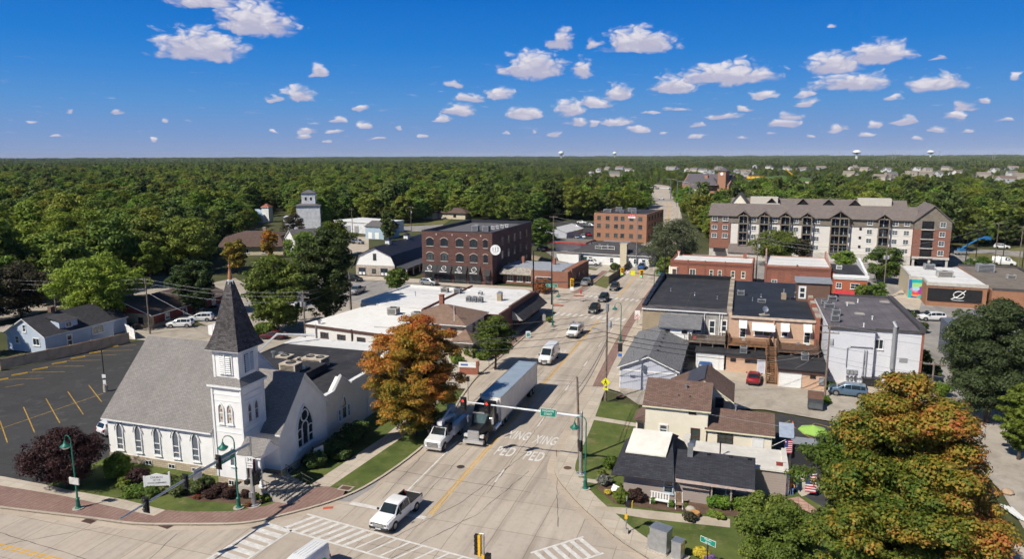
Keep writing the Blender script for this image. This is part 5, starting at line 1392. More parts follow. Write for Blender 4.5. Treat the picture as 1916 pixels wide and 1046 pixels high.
for i,x in enumerate((2.4,6.4,10.7,14.7)):
 a=awning(bk,'S',x,0,2.7,3.9 if i<3 else 3.0,1.9,1.3,BAWN,.3)
 ring=MB().tube([(.62*math.cos(k*math.pi/8),0,.62*math.sin(k*math.pi/8))for k in range(17)],.07,5)
 ring.tube([(-.3,0,-.3),(-.1,0,.3),(.1,0,-.2),(.32,0,.3)],.06,4).box(-1.0,1.0,-.02,.02,-1.08,-.95)
 ring.build('emblem',[WHITE],a,(0,-.72,1.12),(R(-34),0,0))
 g=MB().box(-1.6,1.6,-.06,0,0,2.5,0).box(-1.7,-1.6,-.1,0,0,2.6,1).box(1.6,1.7,-.1,0,0,2.6,1).box(-1.7,1.7,-.1,0,2.5,2.6,1).box(-.04,.04,-.09,0,0,2.5,1)
 g.build('shopfront',[GLASS,BLACKM],bk,(x,0,.1))
awning(bk,'S',18.2,0,2.4,1.5,1.4,1.0,BAWN,.2)
door(bk,'S',18.2,0,1.1,2.2,BLACKM,.1,BLACKM,True)
rs=MB().cyl((0,-.09,0),(0,.09,0),1.3,n=32,mi=0).build('round_sign',[M('sign_white',(.85,.85,.85),.4,var=.02)],bk,(W_+.9,-.1,9.0),(0,0,R(10)))
MB().box(-1.0,-.9+.2,-.05,.05,.75,.9).box(-1.4,-.6,-.05,.05,-.2,-.08).build('bracket',[BLACKM],bk,(W_+.2,-.1,9.0))
lettering('113',1.5,rs,(0,-.1,.12),(math.pi/2,0,0),INK,.8)
MB().box(-.55,.55,-.1,-.092,-.62,-.55).build('underline',[INK],rs)
for k in range(2):roof_unit(on(bk,11.2+k*3.0,9.5,H_-.75),(1.7,1.5,1.5),('left' if k==0 else 'right')+' of two large units on the brick block roof',m=GREYM,group='units on the brick block roof')
for k in range(5):roof_unit(on(bk,13.6+k*.55,12.8+k*2.2,H_-.75),(.9,.8,.9),('first','second','third','fourth','fifth')[k]+' small white unit in the receding row on the brick block roof',m=WHITE,group='row of small white roof units')
vent_pipe(on(bk,10.2,12.5,H_-.75),1.3,'fat white pipe behind the left unit on the brick block roof',.3,m=WHITE)
BMET=MSIDING('dark_metal_roof',(.022,.022,.032),.5,True,.5,.5)
ba=empty('barn',(-100.2,170.3,0),R(3),'white barn with black gambrel metal roof, cupolas and side porch','barn')
ba.scale=(.86,1,.9)
MB().box(0,13.4,0,34,0,3.2,1).ext([(0,3.2),(13.4,3.2),(12.2,6.2),(6.7,8.6),(1.2,6.2)],'y',0,34,0).build('wall',[WHITE,M('pale_stone_veneer',(.42,.36,.31),.9,var=.3,scale=2)],ba)
w=MB()
pr=[(-.6,3.0),(1.0,6.3),(6.7,8.8),(12.4,6.3),(14.0,3.0)]
for(a,za),(b,zb)in zip(pr[:-1],pr[1:]):w.face([(a,-.5,za),(b,-.5,zb),(b,34.5,zb),(a,34.5,za)][::-1]if False else[(a,-.5,za),(a,34.5,za),(b,34.5,zb),(b,-.5,zb)][::-1])
for(a,za),(b,zb)in zip(pr[:-1],pr[1:]):
 w.face([(a,-.5,za-.15),(b,-.5,zb-.15),(b,34.5,zb-.15),(a,34.5,za-.15)]);w.face([(a,-.5,za),(b,-.5,zb),(b,-.5,zb-.15),(a,-.5,za-.15)][::-1])
w.build('roof',[BMET],ba)
MB().face([(13.4,0,3.2),(17.6,0,2.5),(17.6,34,2.5),(13.4,34,3.2)]).face([(13.4,0,3.1),(13.4,34,3.1),(17.6,34,2.4),(17.6,0,2.4)]).face([(17.6,0,2.4),(17.6,34,2.4),(17.6,34,2.5),(17.6,0,2.5)]).face([(13.4,0,3.1),(17.6,0,2.4),(17.6,0,2.5),(13.4,0,3.2)]).build('porch_roof',[M('grey_standing_seam',(.09,.09,.1),.5)],ba)
for k in range(8):MB().box(-.15,.15,-.15,.15,0,2.4).tube([(0,.6,2.35),(0,0,1.7),(0,-.6,2.35)],.08,4).build('porch_post',[WHITE],ba,(17.3,.5+k*4.5,0))
for y in(9,22):
 c=MB().box(-.75,.75,-.75,.75,-.9,1.0,0);c.face([(-1,-1,1.0),(1,-1,1.0),(0,0,1.9)],1).face([(1,-1,1.0),(1,1,1.0),(0,0,1.9)],1).face([(1,1,1.0),(-1,1,1.0),(0,0,1.9)],1).face([(-1,1,1.0),(-1,-1,1.0),(0,0,1.9)],1)
 c.build('cupola',[WHITE,BMET],ba,(6.7,y,8.9))
for x in(2.2,9.8):
 d=MB().box(-1.2,1.2,-.08,0,0,2.3,1)
 for s in(-1.15,.08):
  d.box(s+.1,s+.97,-.1,-.08,.15,1.0,0).box(s+.1,s+.97,-.1,-.08,1.15,2.1,2)
 d.build('barn_door',[WHITE,M('navy_paint',(.02,.03,.06),.5),GLASS],ba,(x,0,.05))
win(ba,'S',6.3,0,.9,1.4,1.2,'pair','rect',BLACKM,GLASSB,.08,.08)
win(ba,'S',6.7,0,4.9,1.1,1.9,'grid','rect',BLACKM,GLASSB,.12,.09)
sb=empty('small_brick_shop',(-57.5,169,0),R(-3),'single storey brick corner shop with pale shingled mansard and grey roof','shop')
MB().box(8.5,18,-1.5,12,0,4.2,0).box(0,8.49,1,12,0,4.0,0).box(16.5,18.3,1,17,0,4.6,0).build('wall',[MBRICK('brown_red_brick',(.30,.125,.08),(.24,.10,.065),(.26,.18,.14),.42,.15,.015)],sb)
MB().box(.2,16.4,1.2,11.8,4.21,4.4).box(8.7,16.4,-1.3,1.2,4.21,4.39).build('roof',[M('pale_blue_roof',(.32,.34,.38),.7)],sb)
w=MB().face([(-.6,-.6,2.6),(8.6,-.6,2.6),(8.4,1,4.3),(.2,1,4.3)]).face([(-.6,-.6,2.6),(.2,1,4.3),(.2,1,2.6)]).face([(-.6,-.6,2.55),(.2,1,2.55),(8.4,1,2.55),(8.6,-.6,2.55)])
w.build('mansard',[MSHINGLE('pale_shake',(.33,.30,.26),.4,.2,.45,.3)],sb)
for x in(2,4.6,7):win(sb,'S',x,1,.6,1.6,1.7,'pair','rect',TRIMW,GLASS,.1,.08)
win(sb,'S',11.8,-1.5,.8,4.2,1.9,'pair','rect',TRIMW,GLASS,.12,.09)
for x in(1.0,9.5):MB().box(-.35,.35,-.35,.35,0,1.8).build('chimney',[REDB],sb,(x+2,8,4.3))
for y in(4,8,12):win(sb,'E',y,18.3,1.4,1.2,1.5,'sash','rect',BRTR,GLASS,.1,.08)
p0=at(1068,492)
pub=empty('white_pub',(p0.x,p0.y,0),R(-6),'white walled pub with dark grey roof, brick chimney and roof railing','pub')
MB().box(0,24,0,14,0,3.4,0).box(-3.5,3.5,-3,0,0,3.2,0).build('wall',[WHITE],pub)
PUBSH=MSHINGLE('charcoal_pub_shingle',(.07,.066,.072),.6,.25,.2,.2)
hip(MB(),0,24,0,14,3.4,6.2,.7).build('roof',[PUBSH,TRIMW],pub)
MB().box(-3.6,3.6,-3.1,0,3.2,3.35).build('flat_roof',[GRAVEL],pub)
MB().box(-1.0,1.0,-1.0,.6,0,6.6).box(-1.15,1.15,-1.1,.7,6.6,6.8).build('chimney',[BUFF],pub,(16.5,0,0))
w=MB()
for z in(.5,1.3):w.tube([(0,0,z),(6,0,z)],.06,5)
for x in(0,2,4,6):w.tube([(x,0,0),(x,0,1.3)],.06,5)
w.build('roof_rail',[WHITE],pub,(7,2.0,4.1))
for x in(8,10.5):MB().cyl((0,0,0),(0,0,1.2),.4).build('extractor',[GALV],pub,(x,3.5,4.6))
MB().box(-4.2,4.2,-.8,.8,0,1.0).build('duct_box',[GREYM],pub,(12,9.0,5.2))
for x in(4.6,6.2,12.8,20,22.4):win(pub,'S',x,0,.8,1.2,1.5,'sash','rect',TRIMW,GLASS,.1,.08)
tnt=empty('green_gazebo',at(1084,494),0,'small green garden hut against the white pub wall','hut')
MB().box(-1.7,1.7,0,2,0,1.5).build('wall',[M('hut_green',(.01,.10,.06),.6)],tnt);gable(MB(),-1.7,1.7,0,2,1.5,2.8,'y',.1,.2).build('roof',[M('hut_green_roof',(.012,.13,.07),.6),M('hut_green',(.01,.10,.06),.6)],tnt)
p0=at(1062,450)
sh=empty('metal_shed',(p0.x-10,p0.y,0),R(-8),'pale metal shed with shallow white roof behind the pub','shed')
MB().box(0,10,0,18,0,3.2).ext([(0,3.2),(10,3.2),(5,4.8)],'y',0,18).build('wall',[MSIDING('pale_metal',(.48,.49,.51),.5,True)],sh)
gable(MB(),0,10,0,18,3.2,4.85,'y',.1,.3).build('roof',[MSIDING('white_metal_roof',(.6,.59,.57),.5,True,.4),TRIMW],sh)
MB().box(-1.6,1.6,-.05,0,0,2.6).build('roller_door',[GREYM],sh,(5,0,0))
p0=at(1038,470)
cn=empty('red_canopy_shop',(p0.x,p0.y,0),R(-5),'small white shop with wide grey canopy edged in red','shop')
MB().box(0,9,1,8,0,3.0).build('wall',[WHITE],cn)
MB().box(-2,11.5,-1.5,9,3.4,3.6,0).box(-2.05,11.55,-1.55,9.05,3.0,3.4,1).build('roof',[GRAVEL,M('canopy_red',(.5,.03,.03),.5)],cn)
OFB=MBRICK('office_brick',(.40,.20,.125),(.34,.165,.10),(.34,.2,.14),.5,.18,.01,stain=.12)
of=empty('office',(-53.9,268.8,0),R(-6),'three storey orange brown brick office with square windows by the bridge','office')
MB().box(0,20.4,0,29,0,10.2).build('wall',[OFB],of)
MB().box(.4,20,.4,28.6,10.21,10.35).build('roof',[BROOF],of)
parapet(MB(),0,20.4,0,29,10.2,10.6,.4,0,'SEW').build('parapet',[OFB],of)
for zi,z in enumerate((1.5,5.0,8.0)):
 for xi,x in enumerate((2.0,5.4,8.7,11.2,14.6,18.0)):
  win(of,'S',x,0,z,1.55,1.6,'cross','rect',M('bronze_frame',(.2,.17,.13),.5),GLASSB if(xi+zi)%3 else GLASS,.09,.07)
 for y in(4,9,14,19,24):win(of,'E',y,20.4,z,1.6,1.6,'cross','rect',BRTR,GLASS,.09,.07)
bn=MB().box(-1.4,1.4,-.06,0,0,.7,1).box(-1.4,1.4,-.06,0,.7,1.5,0).build('banner',[M('banner_red',(.62,.04,.06),.6),WHITE],of,(14.7,-.02,9.0))
lettering('FOR LEASE',.5,bn,(0,-.065,1.1),(math.pi/2,0,0),WHITE)
lettering('CALL',.4,bn,(0,-.065,.35),(math.pi/2,0,0),INK)
for k,(x,y,s)in enumerate(((3,8,(3,2,1.2)),(6.5,12,(2.4,2,1.8)),(9,7,(1.5,1.4,1.0)),(11.5,13,(3.2,1.8,1.5)),(14,6,(2.0,1.6,1.2)),(5,18,(2,1.6,1.4)))):
 roof_unit(on(of,x,y,10.35),s,('wide front left','tall left','small middle','long middle','squat right','rear left')[k]+' unit in the plant on the office roof',m=GREYM,group='plant on the office roof')
def low_wall(pts_,h,t_,m,name,label,cat):
 e=empty(name,(0,0,0),0,label,cat);p_=[at(a,b)for a,b in pts_]
 for a,b in zip(p_[:-1],p_[1:]):
  L_=(b-a).length;MB().box(0,L_,-t_/2,t_/2,0,h).box(-.05,L_+.05,-t_/2-.05,t_/2+.05,h,h+.1).build('wall_run',[m],e,(a.x,a.y,0),(0,0,math.atan2(b.y-a.y,b.x-a.x)))
 return e
low_wall(((955,482),(1000,486),(1030,494),(1062,500)),1.3,.5,TANB,'retaining_wall','low tan retaining wall curving past the brick block towards the pub','wall')
low_wall(((1139,531),(1166,512)),1.8,.15,M('dark_panel_fence',(.06,.055,.05),.7),'panel_fence','dark panel fence beside the pavement below the pub','fence')
low_wall(((1168,508),(1184,493)),1.6,.15,M('dark_panel_fence',(.06,.055,.05),.7),'panel_fence','dark panel fence continuing up the street past the pub corner','fence')
low_wall(((985,462),(1030,447)),1.4,.3,WHITE,'white_wall','low white wall beside the red edged canopy shop','wall')
e=empty('plank_stack',at(1907,965,.11),R(100),'white planks stacked loosely on the gravel by the right edge','planks')
for k in range(4):MB().box(-1.5+k*.2,1.2+k*.1,k*.2,k*.2+.13,.05+.04*k,.2+.04*k).build('plank',[WHITE],e,(0,0,0),(0,0,.05*k))
MB().ball((0,0,.2),.55,.5,.35,10).build('boulder',[M('tan_boulder',(.42,.30,.2),.9)],None,at(1885,925,.1),label='tan boulder at the grass edge near the white planks',cat='boulder')
# apartment block
APW=MSIDING('pale_greige_siding',(.68,.645,.60),.3,depth=.12,var=.03)
APT=M('taupe_trim',(.20,.17,.135),.7)
APB=MBRICK('apartment_brick',(.28,.125,.09),(.23,.10,.07),(.24,.16,.12),.5,.2,.01)
APR=MSHINGLE('taupe_shingle',(.185,.155,.145),.7,.3,.15,.15)
APS=M('pale_stone_base',(.50,.47,.43),.85,var=.15)
ap=empty('apartment_block',(-9.6,236.5,0),R(-4.6),'long five storey apartment block with gabled balconies and brown shingle roof','apartment block')
Lw,DP,TX,BX=66.6,15.0,57.3,6.2
w=MB().box(0,BX,0,DP,2.8,11.0,2).box(BX,TX,.4,DP,2.8,11.0,0).box(TX,Lw,-2.2,DP,2.8,11.0,2)
w.box(0,TX,.15,DP-.01,11.0,13.5,1).box(TX,Lw,-2.2,DP-.02,11.0,13.5,1)
w.box(0,TX,.2,DP,0,2.8,3).box(60,Lw,6,DP,0,2.8,3)
for x in(57.5,61.5,65.9):w.box(x,x+.6,-2.1,-1.5,0,2.8,3)
w.box(TX,Lw+.1,-2.35,-2.0,2.4,3.1,3)
w.box(0,60,26,40,2,13.5,0)
w.build('wall',[APW,APT,APB,APS],ap)
r=gable(MB(),0,58,.2,DP,13.4,16.5,'x',.2,.7);rf=r.build('roof',[APR,APT],ap)
r=gable(MB(),4,58,25,41,13.5,17.0,'x',.2,.7);r.build('roof',[APR,APT],ap)
MB().box(6,54,15.5,25,12,13.8).build('link_roof',[APR],ap)
r=gable(MB(),TX,Lw,-2.2,18,13.4,17.6,'y',.2,.5);r.build('roof',[APR,APT],ap)
MB().ext([(TX,13.4),(Lw,13.4),((TX+Lw)/2,17.5)],'y',-2.19,-1.8).build('gable_end',[APT],ap)
for x,y,w_,d_,h_ in((12,15,8,5,1.6),(10,27,9,5,2.4),(44,29,10,5,2.4),(47,15.5,8,3,1.2)):
 MB().box(0,w_,0,d_,0,h_).build('roof_well',[M('cream_panel',(.55,.51,.45),.7,var=.08)],ap,(x,y,14.6 if h_<2 else 15.4))
gb=MB().ext([(4,15.5),(10,15.5),(7,19.2)],'y',18,18.6,0);gb.build('cross_gable',[CREAM],ap);gable(MB(),4,10,18,27,15.4,19.4,'y',.2,.5).build('roof',[APR,APT],ap)
for x in(17,27,35,43):
 g=MB().ext([(x-2,15.5),(x+2,15.5),(x,17.4)],'y',26.6,27.2,0);g.build('dormer',[DARK],ap)
 gable(MB(),x-2.0,x+2.0,26.4,31,15.4,17.5,'y',.16,.3).build('dormer_roof',[APR,APT],ap)
AWF=M('bright_frame',(.72,.72,.72),.5,var=.03)
def balcony(x,wd,levels,gabled=True,bays=1):
 for i,z in enumerate(levels):
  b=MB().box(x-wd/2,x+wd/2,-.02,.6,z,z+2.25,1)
  b.box(x-wd/2-.15,x+wd/2+.15,-1.3,.4,z-.28,z,0)
  for k in range(bays+1):
   xx=x-wd/2+k*wd/bays
   b.box(xx-.16,xx+.16,-1.3,-1.0,z,z+2.55,0)
  o=b.build('balcony',[APT,DARK],ap,(0,0,0))
  rl=MB().box(x-wd/2,x+wd/2,-1.22,-1.18,z+.9,z+.98).box(x-wd/2,x+wd/2,-1.22,-1.18,z+.12,z+.18)
  n=int(wd/.35)
  for k in range(n):rl.box(x-wd/2+k*wd/n,x-wd/2+k*wd/n+.04,-1.22,-1.18,z+.18,z+.9)
  rl.build('railing',[BLACKM],o)
  for k in range(bays):
   xx=x-wd/2+(k+.5)*wd/bays
   MB().box(xx-.8,xx+.8,-.06,-.02,z+.05,z+2.05,0).box(xx-.05,xx+.05,-.08,-.06,z+.05,z+2.05,1).build('patio_door',[GLASS,AWF],o)
 if gabled:
  zt=levels[-1]+2.5
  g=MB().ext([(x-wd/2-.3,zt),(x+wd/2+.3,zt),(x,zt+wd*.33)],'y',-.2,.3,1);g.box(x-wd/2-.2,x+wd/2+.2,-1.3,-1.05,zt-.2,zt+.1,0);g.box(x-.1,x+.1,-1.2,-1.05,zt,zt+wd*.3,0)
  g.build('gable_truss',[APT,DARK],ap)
  gable(MB(),x-wd/2-.3,x+wd/2+.3,-1.3,3.5,zt,zt+wd*.33+.35,'y',.14,.3).build('dormer_roof',[APR,APT],ap)
LV=(2.95,5.65,8.3,11.05)
for x in(10.2,16.4,22.5,28.7):balcony(x,2.6,LV)
balcony(37.8,4.8,LV,True,2)
balcony(49.6,2.7,LV)
for z in LV:
 b=MB().box(59.2,62.2,-2.25,-2.19,z,z+2.3,1).box(59.0,62.4,-2.6,-2.2,z-.25,z,0);o=b.build('balcony',[APS,DARK],ap)
 MB().box(59.2,62.2,-2.5,-2.46,z+.9,z+1.0).box(59.7,61.7,-2.3,-2.26,z+.1,z+1.9).build('railing',[BLACKM],o)
 win(ap,'S',64.4,-2.2,z+.65,1.5,1.45,'cross','rect',AWF,GLASSB,.1,.09)
for z in LV[1:]:
 for x in(1.4,4.7):win(ap,'S',x,0 if z<10 else.0,z+.5,1.7,1.4,'cross','rect',AWF,GLASSB,.1,.2)
for i,z in enumerate(LV):
 pl=.4 if i<3 else.15
 for x in(13.3,19.5,25.6,31.6,46.0,52.7,55.7):win(ap,'S',x,pl,z+.5,1.5,1.4,'cross','rect',AWF,GLASSB,.1,.09)
 if i<3:win(ap,'S',43.6,pl,z+1.6,.7,.8,'none','rect',BRTR,GLASS,.08,.09,False)
awning(ap,'S',3.2,.2,1.9,3.6,1.0,1.6,BAWN)
MB().box(6.3,18,-4,.15,0,2.2,0).face([(6.1,-4.5,2.1),(18.2,-4.5,2.1),(18.2,.1,4.4),(6.1,.1,4.4)],1).build('entrance_wing',[APS,APR],ap)
# left side of the town
LBL=MSIDING('pale_blue_siding',(.46,.53,.62),.2,depth=.25,var=.04)
DGSH=MSHINGLE('dark_grey_shingle',(.062,.060,.066),.5,.2,.25,.25)
bh=empty('blue_house',(-108.3,84.5,0),R(88),'pale blue storey and a half house with dark grey roof beside the timber fence','house')
MB().box(0,13,0,9,0,3.0).ext([(0,3.0),(9,3.0),(4.5,5.5)],'x',0,13).box(13,17,1.2,8,0,2.6).build('wall',[LBL],bh)
gable(MB(),0,13,0,9,3.0,5.6,'x',.16,.35).build('roof',[DGSH,TRIMW],bh);gable(MB(),13.2,17,1.2,8,2.6,4.4,'x',.16,.25).build('roof',[DGSH,TRIMW],bh)
MB().box(3.2,6.6,.6,4.2,3.2,4.7,0).face([(3.0,.3,4.65),(6.8,.3,4.65),(6.8,4.3,5.5),(3.0,4.3,5.5)],1).build('dormer',[LBL,DGSH],bh)
win(bh,'S',4.9,.6,3.5,1.2,.9,'pair','rect',TRIMW,GLASS,.1,.08)
MB().box(-.4,.4,-.4,.4,0,1.8).build('chimney',[MBRICK('brown_chimney_brick',(.16,.09,.06),(.13,.07,.05),(.2,.15,.12),.4,.15)],bh,(5.2,4.7,4.9))
for x,w_,s in((9.8,2.4,'pair'),):win(bh,'S',x,0,1.2,w_,1.4,s,'rect',TRIMW,GLASS,.12,.08)
door(bh,'S',4.3,0,1.0,2.1,WHITE,.3,glazed=True)
for y,z,w_ in((2.0,1.3,1.6),(6.5,1.3,1.0),(4.5,3.4,.8)):win(bh,'W',y,0,z,w_,1.3,'pair' if w_>1 else 'sash','rect',TRIMW,GLASS,.12,.08)
fe=empty('timber_fence',(0,0,0),0,'long tan timber fence between parking lot and blue house','fence')
FENW=MSIDING('tan_fence_boards',(.58,.40,.25),.16,True,.85,.45,.2)
pts=[Vector(p[:2])for p in((-128,65.5),(-106.6,75.6),(-103.5,85),(-101.2,94.6))]
for a,b in zip(pts[:-1],pts[1:]):
 L_=(b-a).length;n=max(1,round(L_/3.6));ang=math.atan2((b-a).y,(b-a).x)
 for k in range(n):
  p=a.lerp(b,k/n);MB().box(.06,L_/n-.06,-.05,.05,.05,1.8).build('panel',[FENW],fe,(p.x,p.y,0),(0,0,ang))
  MB().box(-.07,.07,-.1,.1,0,1.9).build('post',[FENW],fe,(p.x,p.y,0),(0,0,ang))
for k,(a,b)in enumerate(((11,802),(65,775),(105,723),(163,713))):
 pass
wf=empty('white_fence',(-107.0,99.4,0),R(-30),'short white board fence by the corner of the blue house','fence')
for k in range(3):MB().box(k*2,k*2+1.9,-.05,.05,.05,1.8).build('panel',[WHITE],wf);MB().box(k*2-.08,k*2+.02,-.1,.1,0,1.95).build('post',[WHITE],wf)
stopm=M('yellow_kerb',(.62,.37,.04),.7,var=.25,fine=4)
proto=MB().ext([(-.16,0),(.16,0),(.1,.15),(-.1,.15)],'x',-1.0,1.0).build('parking_stop',[stopm],None,at(0,712),(0,0,R(62)),label='first yellow parking stop from the left along the timber fence',cat='parking stop',group='yellow parking stops along the fence')
for k,(a,b)in enumerate(((37,701),(75,691),(111,680),(146,670),(180,660),(209,650))):
 o=proto.copy();col.objects.link(o);o.location=at(a,b);o['label']=ORD[k+1]+' yellow parking stop from the left along the timber fence'
stn=MBRICK('rubble_stone',(.48,.40,.26),(.34,.27,.17),(.3,.25,.18),.5,.25,.02,stain=.4)
RBR=M('barn_red_boards',(.18,.03,.022),.7,var=.25)
st=empty('stone_workshop',(-117.2,103.0,0),R(4),'stone and red boarded workshop with broad brown roof behind the blue house','workshop')
MB().box(0,12,0,22,0,2.8,0).ext([(0,2.8),(12,2.8),(6,4.9)],'y',0,22,1).box(12.01,12.1,.5,21.5,.8,2.8,1).build('wall',[stn,RBR],st)
BRW2=MSHINGLE('mid_brown_shingle',(.115,.085,.07),.6,.22,.25,.3)
gable(MB(),0,12,0,22,2.8,5.0,'y',.16,.7).build('roof',[BRW2,TRIMW],st)
for x in(2,6,9.5):win(st,'S',x,0,.9,1.1,1.2,'sash','rect',BRTR,GLASS,.1,.08)
for y in(4,9,14,18):win(st,'E',y,12.1,1.0,1.2,1.2,'sash','rect',TRIMW,GLASS,.1,.08)
for k,(x,y)in enumerate(((7.2,-1.2),(9.0,-1.2))):roof_unit(on(st,x,y,0),(1.1,1.1,1.0),('left' if k==0 else 'right')+' of two dark cooling units on the grass by the stone workshop',m=M('dark_unit',(.08,.08,.08),.5),group='cooling units by the workshop')
BRM=M('brown_mansard',(.11,.07,.06),.85,var=.2)
bm=empty('mansard_building',(-163,192,0),R(22),'brown mansard roofed building half hidden by orange trees','building')
MB().box(0,20,0,14,0,3.0).build('wall',[BUFF],bm)
w=MB();o4=[(-1,-1,2.9),(21,-1,2.9),(21,15,2.9),(-1,15,2.9)];i4=[(1,1,6.0),(19,1,6.0),(19,13,6.0),(1,13,6.0)];t4=[(6,6,7.4),(14,6,7.4),(14,8,7.4),(6,8,7.4)]
for k in range(4):
 j=(k+1)%4;w.face([o4[k],o4[j],i4[j],i4[k]]);w.face([i4[k],i4[j],t4[j],t4[k]])
w.face(t4);w.face(list(reversed(o4)))
w.build('roof',[BRM],bm)
MB().box(-.5,.5,-.5,.5,0,1.6).build('chimney',[TANB],bm,(12,9,6.9))
for x in(3,8,14):win(bm,'S',x,0,.7,1.8,1.4,'pair','rect',TRIMW,GLASS,.1,.08)
for y in(4,6):win(bm,'E',y,20.1,4.0,1.2,1.3,'sash','rect',TRIMW,GLASS,.1,.08)
GEL=MSIDING('weathered_white_tin',(.64,.64,.66),.5,depth=.2,var=.15)
GRF=M('grey_tin_roof',(.14,.13,.13),.6,var=.2)
gr=empty('grain_elevator',(-186,268,0),R(28),'tall weathered white grain elevator with stepped top and grey roofs','grain elevator')
MB().box(0,10,0,11,0,11,0).box(2.2,8.0,2,8.5,11,16.4,0).box(-6,0,2,11,0,6,0).build('wall',[GEL],gr)
hip(MB(),0,10,0,11,11,12.6,.5).build('roof',[GRF,GRF],gr);hip(MB(),2.2,8.0,2,8.5,16.4,18.0,.4).build('roof',[GRF,GRF],gr)
MB().face([(-6.4,1.6,5.6),(0,1.6,7.2),(0,11.4,7.2),(-6.4,11.4,5.6)]).build('lean_to_roof',[GRF],gr)
for x in(4.0,6.2):win(gr,'S',x,2,13.2,.8,1.4,'none','rect',GRF,DARK,.08,.05,False)
win(gr,'E',5.2,8.0,13.2,.8,1.4,'none','rect',GRF,DARK,.08,.05,False)
dm=empty('domed_hall',(-232,300,0),R(10),'pale domed hall with small rust red turret roof among the trees','hall')
dm.scale=(.72,.72,.72)
MB().box(-8,8,-6,6,0,5.5).build('wall',[LBL],dm);MB().ball((0,0,5.4),7.5,6,3.6,20).build('dome',[M('pale_blue_dome',(.42,.55,.66),.5)],dm)
MB().box(6,11,-3,3,0,10.5).build('turret',[WHITE],dm);hip(MB(),6,11,-3,3,10.5,13.0,.6).build('turret_roof',[M('rust_roof',(.30,.10,.06),.7),TRIMW],dm)
wl=empty('white_warehouse',(-169,271,0),R(-18),'long low warehouse with flat white roof near the river trees','warehouse')
MB().box(0,26,0,16,0,4.6).build('wall',[GEL],wl);MB().box(-.3,26.3,-.3,16.3,4.61,4.9).build('roof',[WROOF],wl)
for x in(4,9,14):MB().box(-1.4,1.4,-.05,0,.2,3).build('roller_door',[GREYM],wl,(x,0,0))
bs=empty('blue_shed',(-141.5,249,0),R(-6),'tall pale blue shed with two white doors and dark roof','shed')
MB().box(0,8.5,0,11,0,5.0).ext([(0,5),(11,5),(5.5,6.6)],'x',0,8.5).build('wall',[M('pale_blue_board',(.36,.47,.56),.7,var=.12)],bs)
gable(MB(),0,8.5,0,11,5,6.7,'x',.16,.4).build('roof',[GRF,GRF],bs)
for x in(2.2,5.4):MB().box(-.9,.9,-.06,0,.1,2.7).build('door',[WHITE],bs,(x,0,0))
wg=empty('white_gable_house',(-146,203,0),R(-30),'small white gabled house half hidden behind the green trees','house')
MB().box(0,8,0,9,0,5).ext([(0,5),(8,5),(4,8)],'y',0,9).build('wall',[WHITE],wg);gable(MB(),0,8,0,9,5,8.1,'y',.15,.4).build('roof',[GRF,TRIMW],wg)
for(a,b,w_,d_,rz,lb)in((776,409,11,8,-8,'small tan park building with hipped dark roof left of its neighbour'),(822,409,15,8,-4,'longer tan park building with hipped dark roof above the brick block')):
 e=empty('park_building',at(a,b),R(rz),lb,'building');MB().box(0,w_,0,d_,0,3.2).build('wall',[BUFF],e);hip(MB(),0,w_,0,d_,3.2,5.6,.9).build('roof',[BRM,BRM],e)
 win(e,'S',w_*.6,0,1.0,1.6,1.3,'pair','rect',BRTR,GLASS,.1,.08)
li=empty('clock_tower_hall',(-52,655,0),R(-22),'brick civic hall with grey slate roofs and square clock tower across the river','civic hall')
li.scale=(.72,.72,.72)
MB().box(0,60,0,30,0,10,0).box(14,34,-12,0,0,6,1).ext([(0,10),(30,10),(15,22)],'x',0,60,0).build('wall',[OFB,BUFF],li)
SLA=MSHINGLE('grey_slate',(.105,.095,.11),1.2,.5,.1,.1)
gable(MB(),1.5,58.5,0,30,10,22.3,'x',.3,.5).build('roof',[SLA,BUFF],li);hip(MB(),14,34,-12,6,6,12.5,1.2).build('roof',[SLA,BUFF],li);hip(MB(),20,48,-6,14,10,19,1).build('roof',[SLA,BUFF],li)
MB().box(47,57,-3,7,0,27).build('tower_wall',[OFB],li);hip(MB(),47,57,-3,7,27,31,1.5).build('tower_roof',[SLA,BUFF],li)
MB().cyl((0,-.25,0),(0,0,0),1.9,n=20).build('clock_face',[WHITE],li,(52,-3,23.2))
for x in(17,21,25,29):win(li,'S',x,-12,1.5,2.6,3.2,'cross','rect',WHITE,GLASSB,.2,.12)
MB().box(-2,2,-2,2,0,4).build('chimney',[OFB],li,(30,4,17))
ih=at(48+1000-33,355)
rh=empty('ranch_house',at(1000,360),R(-15),'long brown roofed house alone among the river trees','house')
MB().box(0,22,0,12,0,4).build('wall',[BUFF],rh);hip(MB(),0,22,0,12,4,7.5,1).build('roof',[GRF,TRIMW],rh)
HW=[M('house_wall_white',(.66,.65,.63),.6),M('house_wall_beige',(.45,.39,.32),.7),M('house_wall_grey',(.36,.37,.40),.7)]
HR=[M('house_roof_grey',(.15,.14,.14),.9,var=.1),M('house_roof_brown',(.15,.11,.09),.9,var=.1),M('house_roof_tan',(.22,.18,.15),.9,var=.1)]
protos=[]
rg=random.Random(11)
